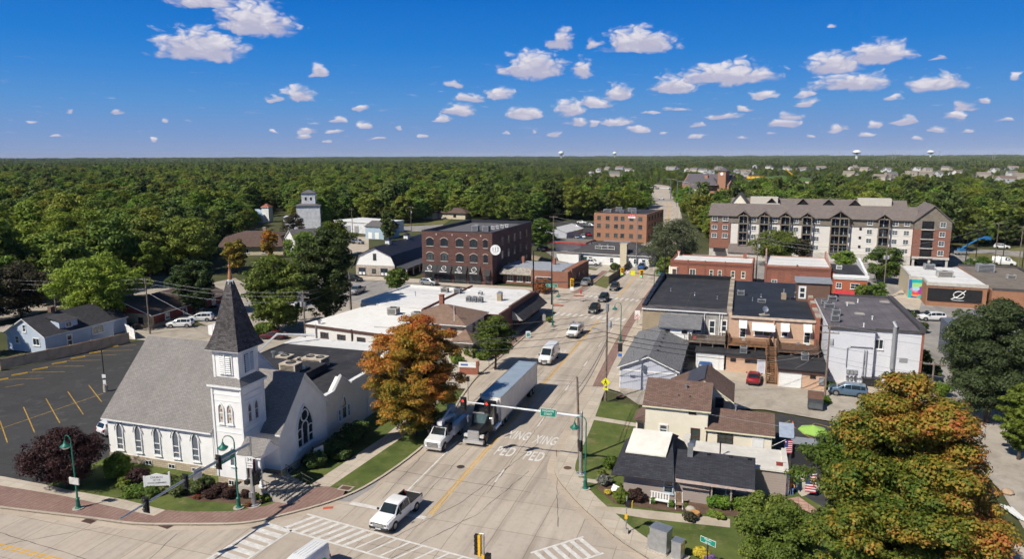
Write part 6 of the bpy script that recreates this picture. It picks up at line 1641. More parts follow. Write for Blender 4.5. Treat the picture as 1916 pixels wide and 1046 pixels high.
for k in range(6):
 e=empty('suburban_house',(0,0,0));w_,d_=13+3*(k%3),9+k%2
 MB().box(-w_/2,w_/2,0,d_,0,5.2).ext([(0,5.2),(d_,5.2),(d_/2,8.2)],'x',-w_/2,w_/2).box(-w_/2-5,-w_/2,-1,6,0,3.2).ext([(-w_/2+1,5.2),(-w_/2+6,5.2),(-w_/2+3.5,7.6)],'y',-1.4,1).box(-w_/2+1,-w_/2+6,-1.4,0,0,5.2).build('wall',[HW[k%3]],e)
 r=gable(MB(),-w_/2,w_/2,0,d_,5.2,8.4,'x',.2,.4);gable(r,-w_/2+1,-w_/2+6,-1.4,4,5.2,7.8,'y',.2,.3);gable(r,-w_/2-5,-w_/2,-1,6,3.2,5.4,'y',.2,.3)
 r.build('roof',[HR[(k*2+k//3)%3],TRIMW],e)
 for x in(-1,3):MB().box(-.8,.8,-.06,0,0,1.4).build('window',[GLASS],e,(x,0,3.0))
 protos.append(e)
spots=[(1123,322),(1140,318),(1160,317),(1176,321),(1150,330),(1185,310),(1252,318),(1262,318),(1290,322),(1302,321),(1315,323),(1330,326),(1345,318),(1382,324),(1395,326),(1402,330),(1415,314),(1424,312),(1440,316),(1455,313),(1470,318),(1490,313),(1240,312),(1225,308),(1210,311),(1100,311),(1085,309),(1062,313),(1500,320),(1530,310),(1552,312),(1596,318),(1604,314),(1590,330),(1672,312),(1680,313),(1715,320),(1735,322),(1755,331),(1770,318),(1812,313),(1822,314),(1850,315),(1862,323),(1872,313),(1880,343),(1906,335),(1670,333),(1650,338),(1730,332),(1260,303),(1285,304),(1320,305),(1350,303),(1395,304),(1430,304),(1630,305),(1780,304),(1135,303),(1045,304),(1535,317),(1565,308),(1620,320),(1640,314),(1660,322),(1695,307),(1705,330),(1790,328),(1800,309),(1838,333),(1845,308),(1895,318),(1890,330),(1475,308),(1515,306),(1110,330),(1170,309),(1275,312),(1365,312),(1410,309)]
for i,(a,b)in enumerate(spots):
 e=protos[i]if i<6 else copy_tree(protos[rg.randrange(6)])
 p=at(a,b);e.location=(p.x,p.y,0);e.rotation_euler=(0,0,rg.choice((0,.3,-.4,1.57,3.2,2.7))+rg.uniform(-.15,.15))
 tag(e,'gabled suburban house with pale walls among the trees beyond the river','house','suburban houses beyond the river')
mo=MB().ball((0,0,-3),46,30,9,20).build('grass_mound',[M('mound_grass',(.07,.13,.025),.95)],None,at(1462,338),kind='structure')
yb=empty('yellow_scaffold',at(1397,336),R(-20),'row of yellow building forms on the construction site near the mound','site plant')
for k in range(5):MB().box(k*6,k*6+5,0,5,1.5,4.5).box(k*6+1,k*6+1.5,2,2.5,0,1.5).build('form',[M('plant_yellow',(.75,.42,.02),.5)],yb)
cr=empty('yellow_crane',at(1488,336),R(10),'yellow excavator boom at the right end of the construction site','excavator')
MB().box(-3,3,-2,2,.5,4).tube([(0,0,3),(-14,0,15)],.7,6).build('boom',[M('plant_yellow',(.75,.42,.02),.5)],cr)
def water_tower(a,base,h,wid,label,kind=0):
 p=at(a,base);p=Vector((p.x,p.y,0))
 e=empty('water_tower',p,0,label,'water tower');r=wid/2
 if kind==0:
  MB().lathe([(r*.55,0),(r*.26,h*.12),(r*.24,h*.55),(r*.5,h*.66)],(0,0,0),14).build('stem',[WHITE],e)
  MB().lathe([(r*.45,h*.62),(r*.85,h*.72),(r,h*.82),(r*.85,h*.93),(r*.4,h),(.01,h*1.01)],(0,0,0),18).build('tank',[WHITE],e)
 else:
  MB().lathe([(r*.25,0),(r*.22,h*.7)],(0,0,0),14).build('stem',[WHITE],e)
  MB().lathe([(.1,h*.66),(r*.6,h*.68),(r,h*.8),(r*.9,h*.9),(r*.45,h*.98),(.01,h)],(0,0,0),18).build('tank',[WHITE],e)
water_tower(1050,302,63,34,'white bulb topped water tower left of centre on the horizon')
water_tower(1150,299.5,66,34,'tiny far white water tower above the bridge road')
water_tower(1602,303.5,56,38,'large flattened white water tower on the horizon above the apartments',1)
water_tower(1740,300,60,40,'smaller white water tower further right on the horizon',1)
def mast(a,base,h,label,arms=0,r=.35,name='mast',group=None):
 p=at(a,base);b=MB().cyl((0,0,0),(0,0,h),r,r*.6,6)
 for k in range(arms):b.box(-h*.14,h*.14,-.3,.3,h*(.82+.08*k),h*(.82+.08*k)+.8)
 return b.build(name,[GREYM],None,(p.x,p.y,0),label=label,cat='mast',group=group)
mast(643,303,62,'thin white radio mast on the horizon above the woods',0,1.0)
for k,a in enumerate((1093,1177,1227,1272,1330,1398,1468,1569,1757)):mast(a,302,54,ORD[k]+' grey power pylon from the left on the far horizon',2,.8,'pylon','pylons along the horizon')
for k,(a,b)in enumerate(((1669,304),(1674,304),(1856,305),(1860,305))):mast(a,b,46,ORD[k]+' slender pale mast from the left on the right horizon',0,1.0,'mast','pale masts on the right horizon')
# street lamps, signals, poles, signs
LAMPW=M('lamp_glass_white',(.75,.74,.70),.3)
def street_lamp(loc,rz,label,h=6.4):
 e=empty('street_lamp',loc,rz,label,'street lamp','green street lamps')
 MB().lathe([(.3,0),(.3,.12),(.2,.2),(.16,.9),(.2,1.0),(.12,1.08),(.085,1.2),(.06,h)],(0,0,0),12).build('pole',[GREENM],e)
 MB().tube([(0,0,h*.93)]+[(-.55+.55*math.cos(a),0,h*.93+.5+.55*math.sin(a))for a in[k*math.pi/8 for k in range(9)]]+[(-1.1,0,h*.93+.2)],.045,6).build('arm',[GREENM],e)
 MB().lathe([(.05,.45),(.12,.3),(.16,.15),(.46,-.08),(.46,-.14),(.4,-.12)],(-1.1,0,h*.93),14).build('lamp_hood',[GREENM],e)
 MB().lathe([(.42,-.1),(.4,-.2),(.28,-.34),(.01,-.4)],(-1.1,0,h*.93),14).build('lamp_shade',[LAMPW],e)
 MB().lathe([(.5,0),(.5,.08),(.01,.08)],(0,0,0),12).build('footing',[CONC],e)
 return e
street_lamp(at(147,952,.12),R(-14),'green hooded street lamp on the brick pavement near the purple tree')
street_lamp(at(447,951,.12),R(12),'green hooded street lamp at the church corner between bed and signal pole')
street_lamp(at(1095,915,.12),R(8),'green hooded street lamp beside the mast arm pole on the east lawn',6.8)
l4=street_lamp((12.4,34.0,.1),R(190),'green hooded street lamp rising before the big maple near the picture edge',6.8)
street_lamp(at(1161,640,.12),R(8),'green hooded street lamp beside the grey garage pavement')
street_lamp(at(1034,610,.12),R(180),'green hooded street lamp at the corner by the dark shingled awning')
street_lamp(at(1223,560,.12),R(200),'green hooded street lamp at the black parapet corner')
sg_=MB().box(-.05,.05,-.7,.7,-.35,.35,0).build('sign_panel',[M('small_sign_white',(.55,.53,.5),.6)],None,at(143,903,2.2),(0,0,R(75)),label='small pale sign panel fixed to the lamp post by the purple tree',cat='sign')
sg_.scale=(1,.8,.9);sg_.location=at(147,952,.12)+Vector((.0,-.12,2.75));sg_.rotation_euler=(0,0,R(90))
RLED,GLED=None,None
def lamp_mat(name,c,e):
 m,t,b=new_mat(name);b.inputs['Base Color'].default_value=(*c,1);b.inputs['Emission Color'].default_value=(*c,1);b.inputs['Emission Strength'].default_value=e;return m
RLED=lamp_mat('red_light',(.9,.03,.02),1.6);GLED=lamp_mat('green_light',(.05,.8,.45),1.6)
DLENS=M('dark_lens',(.02,.02,.02),.3)
def signal(parent,loc,rz,lit=None,back=True,yellow=False,n=3,name='signal_head'):
 h=.36*n
 b=MB().box(-.17,.17,-.12,.12,0,h,0)
 if back:b.box(-.3,.3,.02,.05,-.13,h+.13,1)
 o=b.build(name,[SIGNY if yellow else BLACKM,SIGNY if yellow==2 else BLACKM],parent,loc,(0,0,rz))
 l=MB()
 for k in range(n):
  z=.18+k*.36
  mi=0
  if lit=='red' and k==n-1:mi=1
  if lit=='green' and k==0:mi=2
  l.cyl((0,-.14,z),(0,-.118,z),.13,n=10,mi=mi)
  l.tube([(.15*math.cos(a),-.2,z+.15*math.sin(a))for a in[math.pi*q/6 for q in range(7)]],.03,4,3)
 l.build('lens',[DLENS,RLED,GLED,BLACKM],o)
 return o
def street_sign(parent,loc,rz,lines,w,h,size,m=SIGNG,double=False):
 o=MB().box(-w/2,w/2,-.02,.02,-h/2,h/2,0).box(-w/2-.03,w/2+.03,-.015,.015,-h/2-.03,h/2+.03,1).build('name_plate',[m,WHITE],parent,loc,(0,0,rz))
 for k,t in enumerate(lines):
  z=(len(lines)-1)*size*.55-k*size*1.1
  lettering(t,size,o,(0,-.024,z),(math.pi/2,0,0),WHITE,.9)
  if double:lettering(t,size,o,(0,.024,z),(math.pi/2,0,math.pi),WHITE,.9)
 return o
p0=at(475,946,.12)
tip=at(222,972,5.2);tip=Vector((-46.0,40.2,5.6))
def arm_to(base,top,px_,py_,z):
 return at(px_,py_,z)
ms=empty('signal_mast',p0,0,'grey mast arm signal pole at the church corner with a street name plate','traffic signal')
MB().lathe([(.42,0),(.42,.12),(.24,.15),(.2,.6),(.16,6.5),(.18,6.6),(.01,6.7)],(0,0,0),14).build('pole',[GALV],ms)
MB().lathe([(.62,0),(.62,.14),(.01,.14)],(0,0,-.1),14).build('footing',[CONC],ms)
a0=Vector((0,0,6.1));e_=at(224,972,5.9)-p0
MB().tube([a0,a0.lerp(e_,.5)+Vector((0,0,.1)),e_],.15,10,r1=.07).build('arm',[GALV],ms)
ang=math.atan2(e_.y,e_.x)
for px_,py_ in((408,880),(345,912),(273,950)):
 best=min((k/60 for k in range(61)),key=lambda q:abs((lambda w_:958+FPX*(w_-CAM).dot(_r2)/(w_-CAM).dot(_fw)-px_)(p0+a0.lerp(e_,q))))
 q=a0.lerp(e_,best)
 signal(ms,(q.x,q.y,q.z-.62),ang+R(92),'none',True)
q=a0.lerp(e_,.2);street_sign(ms,(q.x,q.y-.2,q.z-.05),ang+math.pi,['WASHINGTON','STREET'],2.1,.78,.3)
q=a0.lerp(e_,.44);MB().box(-.45,.45,-.02,.02,-.45,.45).build('sign',[M('small_sign_white',(.55,.53,.5),.6)],ms,(q.x,q.y-.2,q.z),(0,0,ang+math.pi))
o=MB().box(-.32,.32,-.02,.02,-.32,.32).build('route_shield',[WHITE],ms,(.05,-.24,4.6),(0,0,R(10)));lettering('34',.48,o,(0,-.024,0),(math.pi/2,0,0),INK)
o=MB().box(-.3,.3,-.02,.02,-.2,.2).build('arrow_plate',[WHITE],ms,(.05,-.24,4.0),(0,0,R(10)));MB().box(-.2,.2,-.028,-.02,-.03,.03).build('arrow',[INK],o)
signal(ms,(.45,.0,2.2),R(60),None,True);signal(ms,(.55,.3,2.4),R(120),None,False)
MB().box(-.2,.2,-.2,.2,0,.4).build('crossing_light',[BLACKM],ms,(-.45,-.1,2.1));MB().box(-.18,.18,-.12,.0,0,.45).build('control_box',[GALV],ms,(-.05,-.2,.9))
p0=at(1086.5,887.5,.12)
ms=empty('signal_mast',p0,0,'pale grey mast arm signal reaching over the semi truck with Madison Street plate','traffic signal')
MB().lathe([(.4,0),(.4,.12),(.22,.15),(.19,.6),(.15,6.6),(.01,6.75)],(0,0,0),14).build('pole',[GALV],ms)
MB().lathe([(.6,0),(.6,.14),(.01,.14)],(0,0,-.1),14).build('footing',[CONC],ms)
a0=Vector((0,0,6.15));e_=at(868,752,6.6)-p0
e_=Vector((e_.x,e_.y,6.5))
MB().tube([a0,e_],.14,10,r1=.06).build('arm',[M('painted_arm',(.62,.64,.66),.4)],ms)
ang=math.atan2(e_.y,e_.x)
for frac,lit in((1.0,'red'),(.79,'red')):
 q=a0.lerp(e_,frac);signal(ms,(q.x,q.y-.15,q.z-.85),R(0),lit,True).scale=(1.15,1.15,1.15)
q=a0.lerp(e_,.27);street_sign(ms,(q.x,q.y-.18,q.z+.02),ang+math.pi,['MADISON','STREET'],1.55,.78,.3)
signal(ms,(.0,-.3,2.6),R(140),None,False)
p0=at(1171,998,.1)
wl_=empty('walk_signal',p0,0,'thin post with yellow walk light and push button on the east lawn','walk signal')
MB().box(-.22,.22,-.22,.22,0,.35).build('footing',[CONC],wl_);MB().cyl((0,0,.3),(0,0,3.4),.05,n=8).build('post',[GALV],wl_)
MB().box(-.05,.45,-.2,.2,2.5,2.95,0).box(.45,.52,-.22,.22,2.48,2.97,1).build('walk_light',[BLACKM,SIGNY],wl_);MB().box(-.12,.12,-.1,.05,1.35,1.75).build('push_button',[SIGNY],wl_)
p0=at(893,1075,0);p0=Vector((-20.2,45.5,.1))
fg=empty('traffic_signal',p0,0,'yellow and black signal on a grey post at the bottom edge of the picture','traffic signal')
p0t=at(905,1000,4.2)
fg.location=(p0t.x,p0t.y,.1)
MB().cyl((0,0,0),(0,0,4.1),.07,n=8).tube([(0,0,4.1),(-.32,0,4.1),(-.32,0,3.9)],.05,6).build('post',[GALV],fg)
b=MB().box(-.42,-.22,-.2,.2,2.3,4.0,0);b.build('signal_head',[SIGNY],fg)
l=MB()
for k in range(5):l.box(-.72,-.42,-.17,.17,2.38+k*.33,2.38+k*.33+.25)
l.build('visor',[BLACKM],fg)
MB().box(.12,.5,-.25,.25,1.9,2.5,1).box(-.1,.12,-.2,.2,1.9,2.4,0).build('walk_light',[SIGNY,BLACKM],fg)
MB().prism([(-19.5+3.2*math.cos(a)*.62,46.2+3.2*math.sin(a))for a in[k*math.pi/10 for k in range(20)]],-.02,.14,0).build('traffic_island',[KERBM],None,(fg.location.x+20.0,fg.location.y-46.0,0),kind='structure')
p0=at(1327,1040,.1);p0=at(1322,1075,.1)
ss=empty('street_sign',p0,0,'green Madison Street plate on a dark post at the bottom of the lawn','street sign')
MB().cyl((0,0,0),(0,0,3.0),.05,n=8).build('post',[BLACKM],ss)
street_sign(ss,(0,-.03,2.75),R(-28),['Madison','Street'],1.25,.42,.2)
def far_mast(base,height,armz,arm_end,label,heads,green,plate=None,dark=True):
 e=empty('signal_mast',base,0,label,'traffic signal');m=BLACKM if dark else GALV
 MB().cyl((0,0,0),(0,0,height),.2,.15,10).build('pole',[m],e)
 a0=Vector((0,0,armz));ee=Vector(arm_end)
 MB().tube([a0,ee],.12,8,r1=.07).build('arm',[m if dark else GALV],e)
 for f in heads:
  q=a0.lerp(ee,f);signal(e,(q.x,q.y-.15,q.z-.7),R(0),'green' if green else None,True,2).scale=(1.35,1.35,1.35)
 return e,a0,ee
b0=at(1366,520);b0=Vector((-17.5,172,0));b0=at(1247,522,0)
e,a0,ee=far_mast((-15.2,153.5,.1),12.5,6.3,(-9.3,0,7.0),'black mast arm over the far street with two yellow green lit signals',(.53,.98),True)
q=a0.lerp(ee,.73);o=MB().box(-.5,.5,-.03,.03,-.5,.5).build('warning_plate',[M('lime_yellow',(.75,.72,.02),.5)],e,(q.x,q.y-.2,q.z))
q=a0.lerp(ee,.85);o=MB().box(-.4,.4,-.03,.03,-.4,.4).build('turn_plate',[WHITE],e,(q.x,q.y-.2,q.z));MB().tube([(.3*math.cos(k*.5),-.05,.3*math.sin(k*.5))for k in range(14)],.05,4).build('ban_ring',[M('sign_red',(.6,.03,.03),.5)],o)
e,a0,ee=far_mast((-43.7,150.5,.1),11.2,4.2,(14.3,0,4.7),'black lamp mast with long signal arm before the small brick shop',(.62,),False)
q=a0.lerp(ee,.93);signal(e,(q.x,q.y,q.z-.5),R(180),None,True)
q=a0.lerp(ee,.62);MB().box(-.4,.4,-.03,.03,-1.7,-.95).build('turn_plate',[WHITE],e,(q.x,q.y-.2,q.z))
q=a0.lerp(ee,.3);street_sign(e,(q.x,q.y-.2,q.z-.7),0,['Van Buren'],2.6,.6,.4)
for a,b,lb,h in((1032,570,'tall black pole beside the street lamp at the far crossing',13.0),(1275,520,'slim black pole on the roofline of the red brick shop',11)):
 p=at(a,b);MB().cyl((0,0,0),(0,0,h),.16,.1,8).build('lamp_post',[BLACKM],None,(p.x,p.y,0),label=lb,cat='pole')
ws=empty('crossing_sign',at(1133,752,.12),0,'bright yellow diamond pedestrian sign with a small plate fixed on the utility pole','sign')
o=MB().face([(-.62,-.22,0),(0,-.22,-.62),(.62,-.22,0),(0,-.22,.62)]).face([(-.62,-.2,0),(0,-.2,.62),(.62,-.2,0),(0,-.2,-.62)]).build('diamond',[M('lime_yellow',(.75,.72,.02),.5)],ws,(0,0,2.75))
fg_=MB().ball((.0,-.24,.3),.07,.015,.07,8).tube([(0,-.24,.22),(-.02,-.24,-.02),(-.16,-.24,-.3)],.05,5).tube([(-.02,-.24,-.02),(.12,-.24,-.14),(.14,-.24,-.32)],.045,5).tube([(-.18,-.24,-.02),(0,-.24,.16),(.16,-.24,.0)],.035,5)
fg_.build('walking_figure',[INK],o)
MB().box(-.35,.35,-.22,-.2,1.65,1.95).build('arrow_plate',[M('lime_yellow',(.75,.72,.02),.5)],ws)
POLES={}
def pole(key,a,b,top,label,arms=1,tr=0,lean=0.0,r=.16,m=None,fix=None,lamp=False,armdir=0.0):
 p=Vector(fix)if fix else at(a,b);p=Vector((p.x,p.y,0))
 h=top
 e=empty('utility_pole',p,armdir,label,'utility pole','wooden utility poles')
 MB().cyl((0,0,0),(lean,0,h),r,r*.65,10).build('shaft',[m or WOODP],e)
 for k in range(arms):
  z=h-.35-k*.9
  b_=MB().box(lean-1.2,lean+1.2,-.06,.06,z-.06,z+.06)
  b_.build('crossarm',[WOODP],e)
  i_=MB()
  for x in(-1.1,-.5,.5,1.1):i_.lathe([(.04,0),(.06,.06),(.03,.16)],(lean+x,0,z+.06),6)
  i_.build('insulator',[GREYM],e)
 for k in range(tr):
  x=.38 if k%2==0 else-.38
  MB().lathe([(.01,0),(.24,.03),(.24,.8),(.2,.86),(.01,.9)],(lean+x,-.1,h-2.9),12).build('transformer',[GREYM],e)
 if lamp:
  MB().tube([(lean,0,h*.72),(lean-1.4,-.5,h*.72+.6)],.04,5).box(lean-1.9,lean-1.3,-.62,-.4,h*.72+.52,h*.72+.66).build('lamp_arm',[GALV],e)
 POLES[key]=(p,h,lean)
 return e
pole('A',1133,752,13.0,'tall weathered utility pole carrying the yellow walking sign beside the pavement',0,1,lamp=True)
MB().cyl((0,0,12.2),(0,0,13.2),.22,n=10).build('pole_top_can',[GALV],None,at(1133,752),label='grey can fitted on top of the tall pavement pole',cat='transformer')
pole('B',1084,862,9.2,'shorter leaning utility pole beside the mast arm on the east verge',0,0,-.35)
pole('C',1543,745,10.2,'utility pole with transformer in front of the grey block wall',2,1,m=WOODP)
pole('D',1737,790,7.6,'utility pole half hidden behind the big maple in the alley',1)
pole('E',281,625,10.5,'utility pole beside the stone workshop wall',1)
pole('F',572,640,9.2,'utility pole crowded with transformers behind the church steeple',2,3)
pole('G',657,590,9.0,'short thick utility pole rising behind the patchy white roof',0,0,r=.25)
pole('H',107,600,9.5,'utility pole behind the blue house under the trees',1)
pole('I',1414,530,12.0,'utility pole with transformer between the two red brick buildings',1,1)
pole('J',1652,560,12.0,'utility pole with two transformers left of the mural',1,2)
pole('K',1905,505,12.5,'utility pole at the right edge beside the dry field',1)
pole('L',1860,500,13.0,'utility pole beside the white van in the field lot',1)
pole('M',1035,505,15.5,'utility pole between brick block and pub',1)
pole('N',1190,500,14.5,'tall pale utility pole in front of the office corner',1,m=GALV)
pole('O',770,440,12,'utility pole behind the barn beside the park road',1,1)
pole('P',660,440,11,'utility pole near the white warehouse',1)
WIREM=M('wire_black',(.03,.03,.032),.5)
WIREG=M('wire_grey',(.30,.30,.31),.4)
def wire(p,q,sag,label,r=.022,m=None,group='overhead wires'):
 p,q=Vector(p),Vector(q);pts=[]
 for k in range(15):
  t=k/14;v=p.lerp(q,t);v.z-=sag*4*t*(1-t);pts.append(v)
 return MB().tube(pts,r,4).build('overhead_wire',[m or WIREM],None,label=label,cat='wire',group=group)
def top(k,dz=0.0,dx=0.0):p,h,l=POLES[k];return(p.x+l+dx,p.y,h+dz)
wire(top('A',-1.0),at(700,612,8.4),.8,'black wire crossing the street from the tall pole towards the white roofs',.03)
wire(top('A',-2.2),at(690,640,7.2),1.0,'lower black wire crossing the street above the transit van',.03)
wire(top('A',-3.4),at(840,640,5.8),.6,'thick black cable crossing the street to the tan house',.035)
wire(top('A',-4.0),at(860,655,5.4),.6,'paired black cable crossing the street beside the street tree',.03)
wire(top('A',-3.6),top('C',-3.6),.9,'thick black cable from the tall pole across the alley',.04)
wire(top('A',-4.2),top('C',-4.2),1.0,'second thick black cable across the alley below the first',.04)
wire(top('A',-4.8),top('C',-5.0),1.0,'third black cable sagging over the grey garage roof',.035)
wire(top('A',-2.4),top('C',-2.2),.8,'thin black wire above the cables across the alley',.02)
wire(top('A',-4.6),top('B',-1.4),.4,'black cable running along the pavement between two poles',.035)
wire(top('A',-5.0),top('B',-2.2),.5,'lower black cable running along the pavement between two poles',.035)
wire(top('B',-.5),(6,70.5,6.0),.5,'grey service wire from the leaning pole to the bungalow',.015,WIREG)
for k,dz in enumerate((-.2,-.9,-3.0,-4.4,-5.0)):
 wire(top('C',dz),(60,92+k*.3,10+dz),.8+k*.2,('top','second','third','fourth','lowest')[k]+' pale wire running right from the grey block pole',.02,WIREG)
for k,(x,y,z)in enumerate(((6,107.8,2.9),(8,102.3,2.9),(17.5,106.3,5.4),(12,102.2,3.0),(2.2,104.3,2.7))):
 wire(top('C',-2.4-k*.3),(x,y,z),.4,('first','second','third','fourth','fifth')[k]+' pale service wire dropping from the alley pole to a back wall',.016,WIREG)
for k,dz in enumerate((-.2,-.9,-2.0)):
 wire(top('E',dz),top('F',dz),1.0,('top','middle','lower')[k]+' wire passing behind the steeple between two poles',.022,WIREG)
 wire(top('F',dz),top('G',dz*.5),.7,('top','middle','lower')[k]+' wire from the transformer pole to the white roof pole',.022,WIREG)
 wire(top('E',dz),(-150,100,9+dz),.9,('top','middle','lower')[k]+' wire leaving the workshop pole to the left',.022,WIREG)
wire(top('E',-2.6),(-62,80,6.5),.6,'white cable falling from the workshop pole to the church',.035,WIREG)
for k,dz in enumerate((-.3,-1.2)):
 wire(top('I',dz),top('J',dz),1.0,('upper','lower')[k]+' wire over the red brick roofs',.025,WIREG);wire(top('J',dz),top('L',dz),1.0,('upper','lower')[k]+' wire over the mural building',.025,WIREG)
 wire(top('M',dz),top('N',dz),1.2,('upper','lower')[k]+' wire above the white pub roof',.03,WIREG)
def bridge_lamp(a,b,h,label):
 p=at(a,b);e=empty('bridge_lamp',(p.x,p.y,0),0,label,'street lamp','tall lamps along the bridge road')
 MB().cyl((0,0,0),(0,0,h),.22,.14,8).build('pole',[GALV],e)
 MB().tube([(0,0,h),(-.4,0,h+.9),(-1.6,0,h+1.4),(-3.2,0,h+1.5)],.12,6).box(-4.2,-3.0,-.3,.3,h+1.4,h+1.6).build('arm',[GALV],e)
bridge_lamp(1289,407,17,'nearest grey curved lamp beside the bridge road');bridge_lamp(1280,396,16,'second grey curved lamp beside the bridge road');bridge_lamp(1266,387,16,'third grey curved lamp beside the bridge road');bridge_lamp(1254,374,14,'farthest grey curved lamp where the bridge road meets the crossing')
bp=empty('signal_mast',at(1255,372),0,'long white signal arm over the road beyond the bridge','traffic signal');MB().cyl((0,0,0),(0,0,9),.3,n=8).build('pole',[GALV],bp);MB().tube([(0,0,8),(-24,0,8.6)],.2,6).build('arm',[GALV],bp)
for k,(a,b,h)in enumerate(((1776,486,14),(1806,494,15),(1826,482,14),(1876,488,14),(1910,520,13))):
 p=at(a,b);MB().cyl((0,0,0),(0,0,h*.72),.13,.09,6).box(-.3,.3,-.3,.3,h*.72,h*.72+.5).build('lot_lamp',[BLACKM],None,(p.x,p.y,0),label=('first','second','third','fourth','fifth')[k]+' dark lamp post from the left in the lot beside the apartments',cat='lamp post',group='dark lamp posts in the far lot')
p=at(198,733);e=empty('lot_lamp',(p.x,p.y,0),R(20),'dark lamp post on a grey concrete base in the church lot','lamp post')
MB().cyl((0,0,0),(0,0,.95),.3,n=12).build('footing',[CONC],e);MB().cyl((0,0,.95),(0,0,6.0),.07,n=8).build('post',[BLACKM],e);MB().box(-.35,.1,-.2,.2,5.95,6.15).build('lamp_head',[BLACKM],e);MB().box(-.25,.25,-.12,-.08,2.0,2.5).box(-.2,.2,-.12,-.08,1.1,1.7).build('notice',[WHITE],e)
e=empty('bus_stop_sign',at(915,690,.12),R(10),'pale post with small square sign before the street tree','sign');MB().cyl((0,0,0),(0,0,3.0),.05,n=8).build('post',[GALV],e);MB().box(-.3,.3,-.03,.03,2.3,3.1).build('panel',[WHITE],e)
e=empty('walk_post',at(876,750,.12),R(10),'slim post with dark box on the verge beside the semi trailer','post');MB().cyl((0,0,0),(0,0,3.2),.05,n=8).build('post',[GALV],e);MB().box(-.2,.2,-.2,.2,2.7,3.3).build('box',[BLACKM],e)
e=empty('wall_sign',at(878,700,.12),R(8),'low brick sign with white and blue board beside the tan house','sign');MB().box(-1.4,1.4,-.3,.3,0,1.3).build('plinth',[REDB],e);o=MB().box(-1.5,1.1,-.36,-.31,1.1,1.9).build('board',[WHITE],e);MB().box(-1.2,-.1,-.372,-.36,1.35,1.65).build('lettering_bar',[M('sign_blue',(.08,.15,.38),.5)],o);MB().box(1.1,1.5,-.35,.3,1.3,2.0).build('end_pier',[REDB],e)
e=empty('flagpole',at(851,662,.12),0,'white flagpole in front of the tan house','flagpole');MB().cyl((0,0,0),(0,0,8.2),.08,.04,8).lathe([(.01,8.15),(.1,8.25),(.01,8.36)],(0,0,0),8).build('pole',[WHITE],e);FL=M('flag_dark',(.12,.04,.05),.8);MB().face([(0,0,7.9),(.15,0,6.6),(.32,.08,6.5),(.3,.05,7.7)]).build('flag',[FL],e)
e=empty('sandwich_board',at(988,631,.12),R(25),'white sandwich board standing on the pavement by the corner shop','sign');MB().face([(-.4,-.3,0),(.4,-.3,0),(.4,0,1.1),(-.4,0,1.1)]).face([(-.4,.3,0),(-.4,0,1.1),(.4,0,1.1),(.4,.3,0)]).build('board',[WHITE],e);MB().face([(-.3,-.29,.15),(.3,-.29,.15),(.3,-.1,.85),(-.3,-.1,.85)]).build('poster',[M('poster_teal',(.1,.3,.34),.6)],e)
e=empty('parking_sign',at(1018,620,.12),R(8),'tan post with grey notice plate at the kerb by the corner shop','sign');MB().cyl((0,0,0),(0,0,3.4),.06,n=8).build('post',[M('tan_post',(.5,.36,.2),.7)],e);MB().box(-.3,.3,-.05,.05,2.0,3.2).build('panel',[GALV],e)
e=empty('hydrant',at(1087,549,.12),0,'red fire hydrant at the kerb before the small brick shop','hydrant');MB().lathe([(.2,0),(.2,.1),(.14,.12),(.14,.6),(.18,.64),(.1,.82),(.01,.86)],(0,0,0),10).cyl((-.24,0,.45),(.24,0,.45),.07,n=8).build('body',[M('hydrant_red',(.6,.03,.02),.5)],e)
e=empty('no_turn_sign',at(1192,610,.12),R(6),'post with white no left turn plates beside the grey garage corner','sign');MB().cyl((0,0,0),(0,0,2.6),.05,n=8).build('post',[GALV],e);MB().box(-.5,.5,-.04,.04,1.3,2.2).box(-.5,.5,-.04,.04,2.25,3.0).build('panel',[WHITE],e);MB().tube([(.36*math.cos(k*.5),-.06,1.75+.36*math.sin(k*.5))for k in range(14)],.05,4).tube([(-.25,-.06,2.0),(.25,-.06,1.5)],.05,4).build('ban_ring',[M('sign_red',(.6,.03,.03),.5)],e)
e=empty('banner_sign',at(1160,672,.12),R(8),'black banner and blue plate on the lamp post by the grey garage','sign');MB().box(-.35,.35,-.04,.04,1.2,2.6).build('banner',[BLACKM],e);MB().box(-.3,.3,-.04,.04,.4,.9).build('plate',[M('sign_blue2',(.03,.14,.5),.5)],e)
e=empty('utility_cabinet',at(1236,1030,.1),R(-20),'tall grey utility cabinet on the lawn beside a smaller one','cabinet');MB().box(-.75,.75,-.55,.55,.1,2.0).box(-1.0,-.75,-.4,.2,.1,1.2).box(-.8,.8,-.6,.6,2.0,2.06).box(.751,.765,-.45,.45,.2,1.9).box(-.02,.02,-.56,-.55,.2,1.9).build('casing',[GALV],e);MB().box(-1.1,.9,-.7,.7,0,.1).build('plinth',[CONC],e)
e=empty('utility_cabinet',at(1268,1045,.1),R(-20),'short grey utility cabinet right of the tall cabinet on the lawn','cabinet');MB().box(-.4,.4,-.4,.4,.1,1.55).box(-.44,.44,-.44,.44,1.55,1.6).box(.401,.42,-.2,.2,.8,1.3).build('casing',[GALV],e);MB().box(-.8,.8,-.7,.7,0,.1).build('plinth',[CONC],e)
surface('cabinet_pad',px((1208,1022),(1226,1016),(1252,1034),(1236,1042),z=.1),.112,PAVERM)
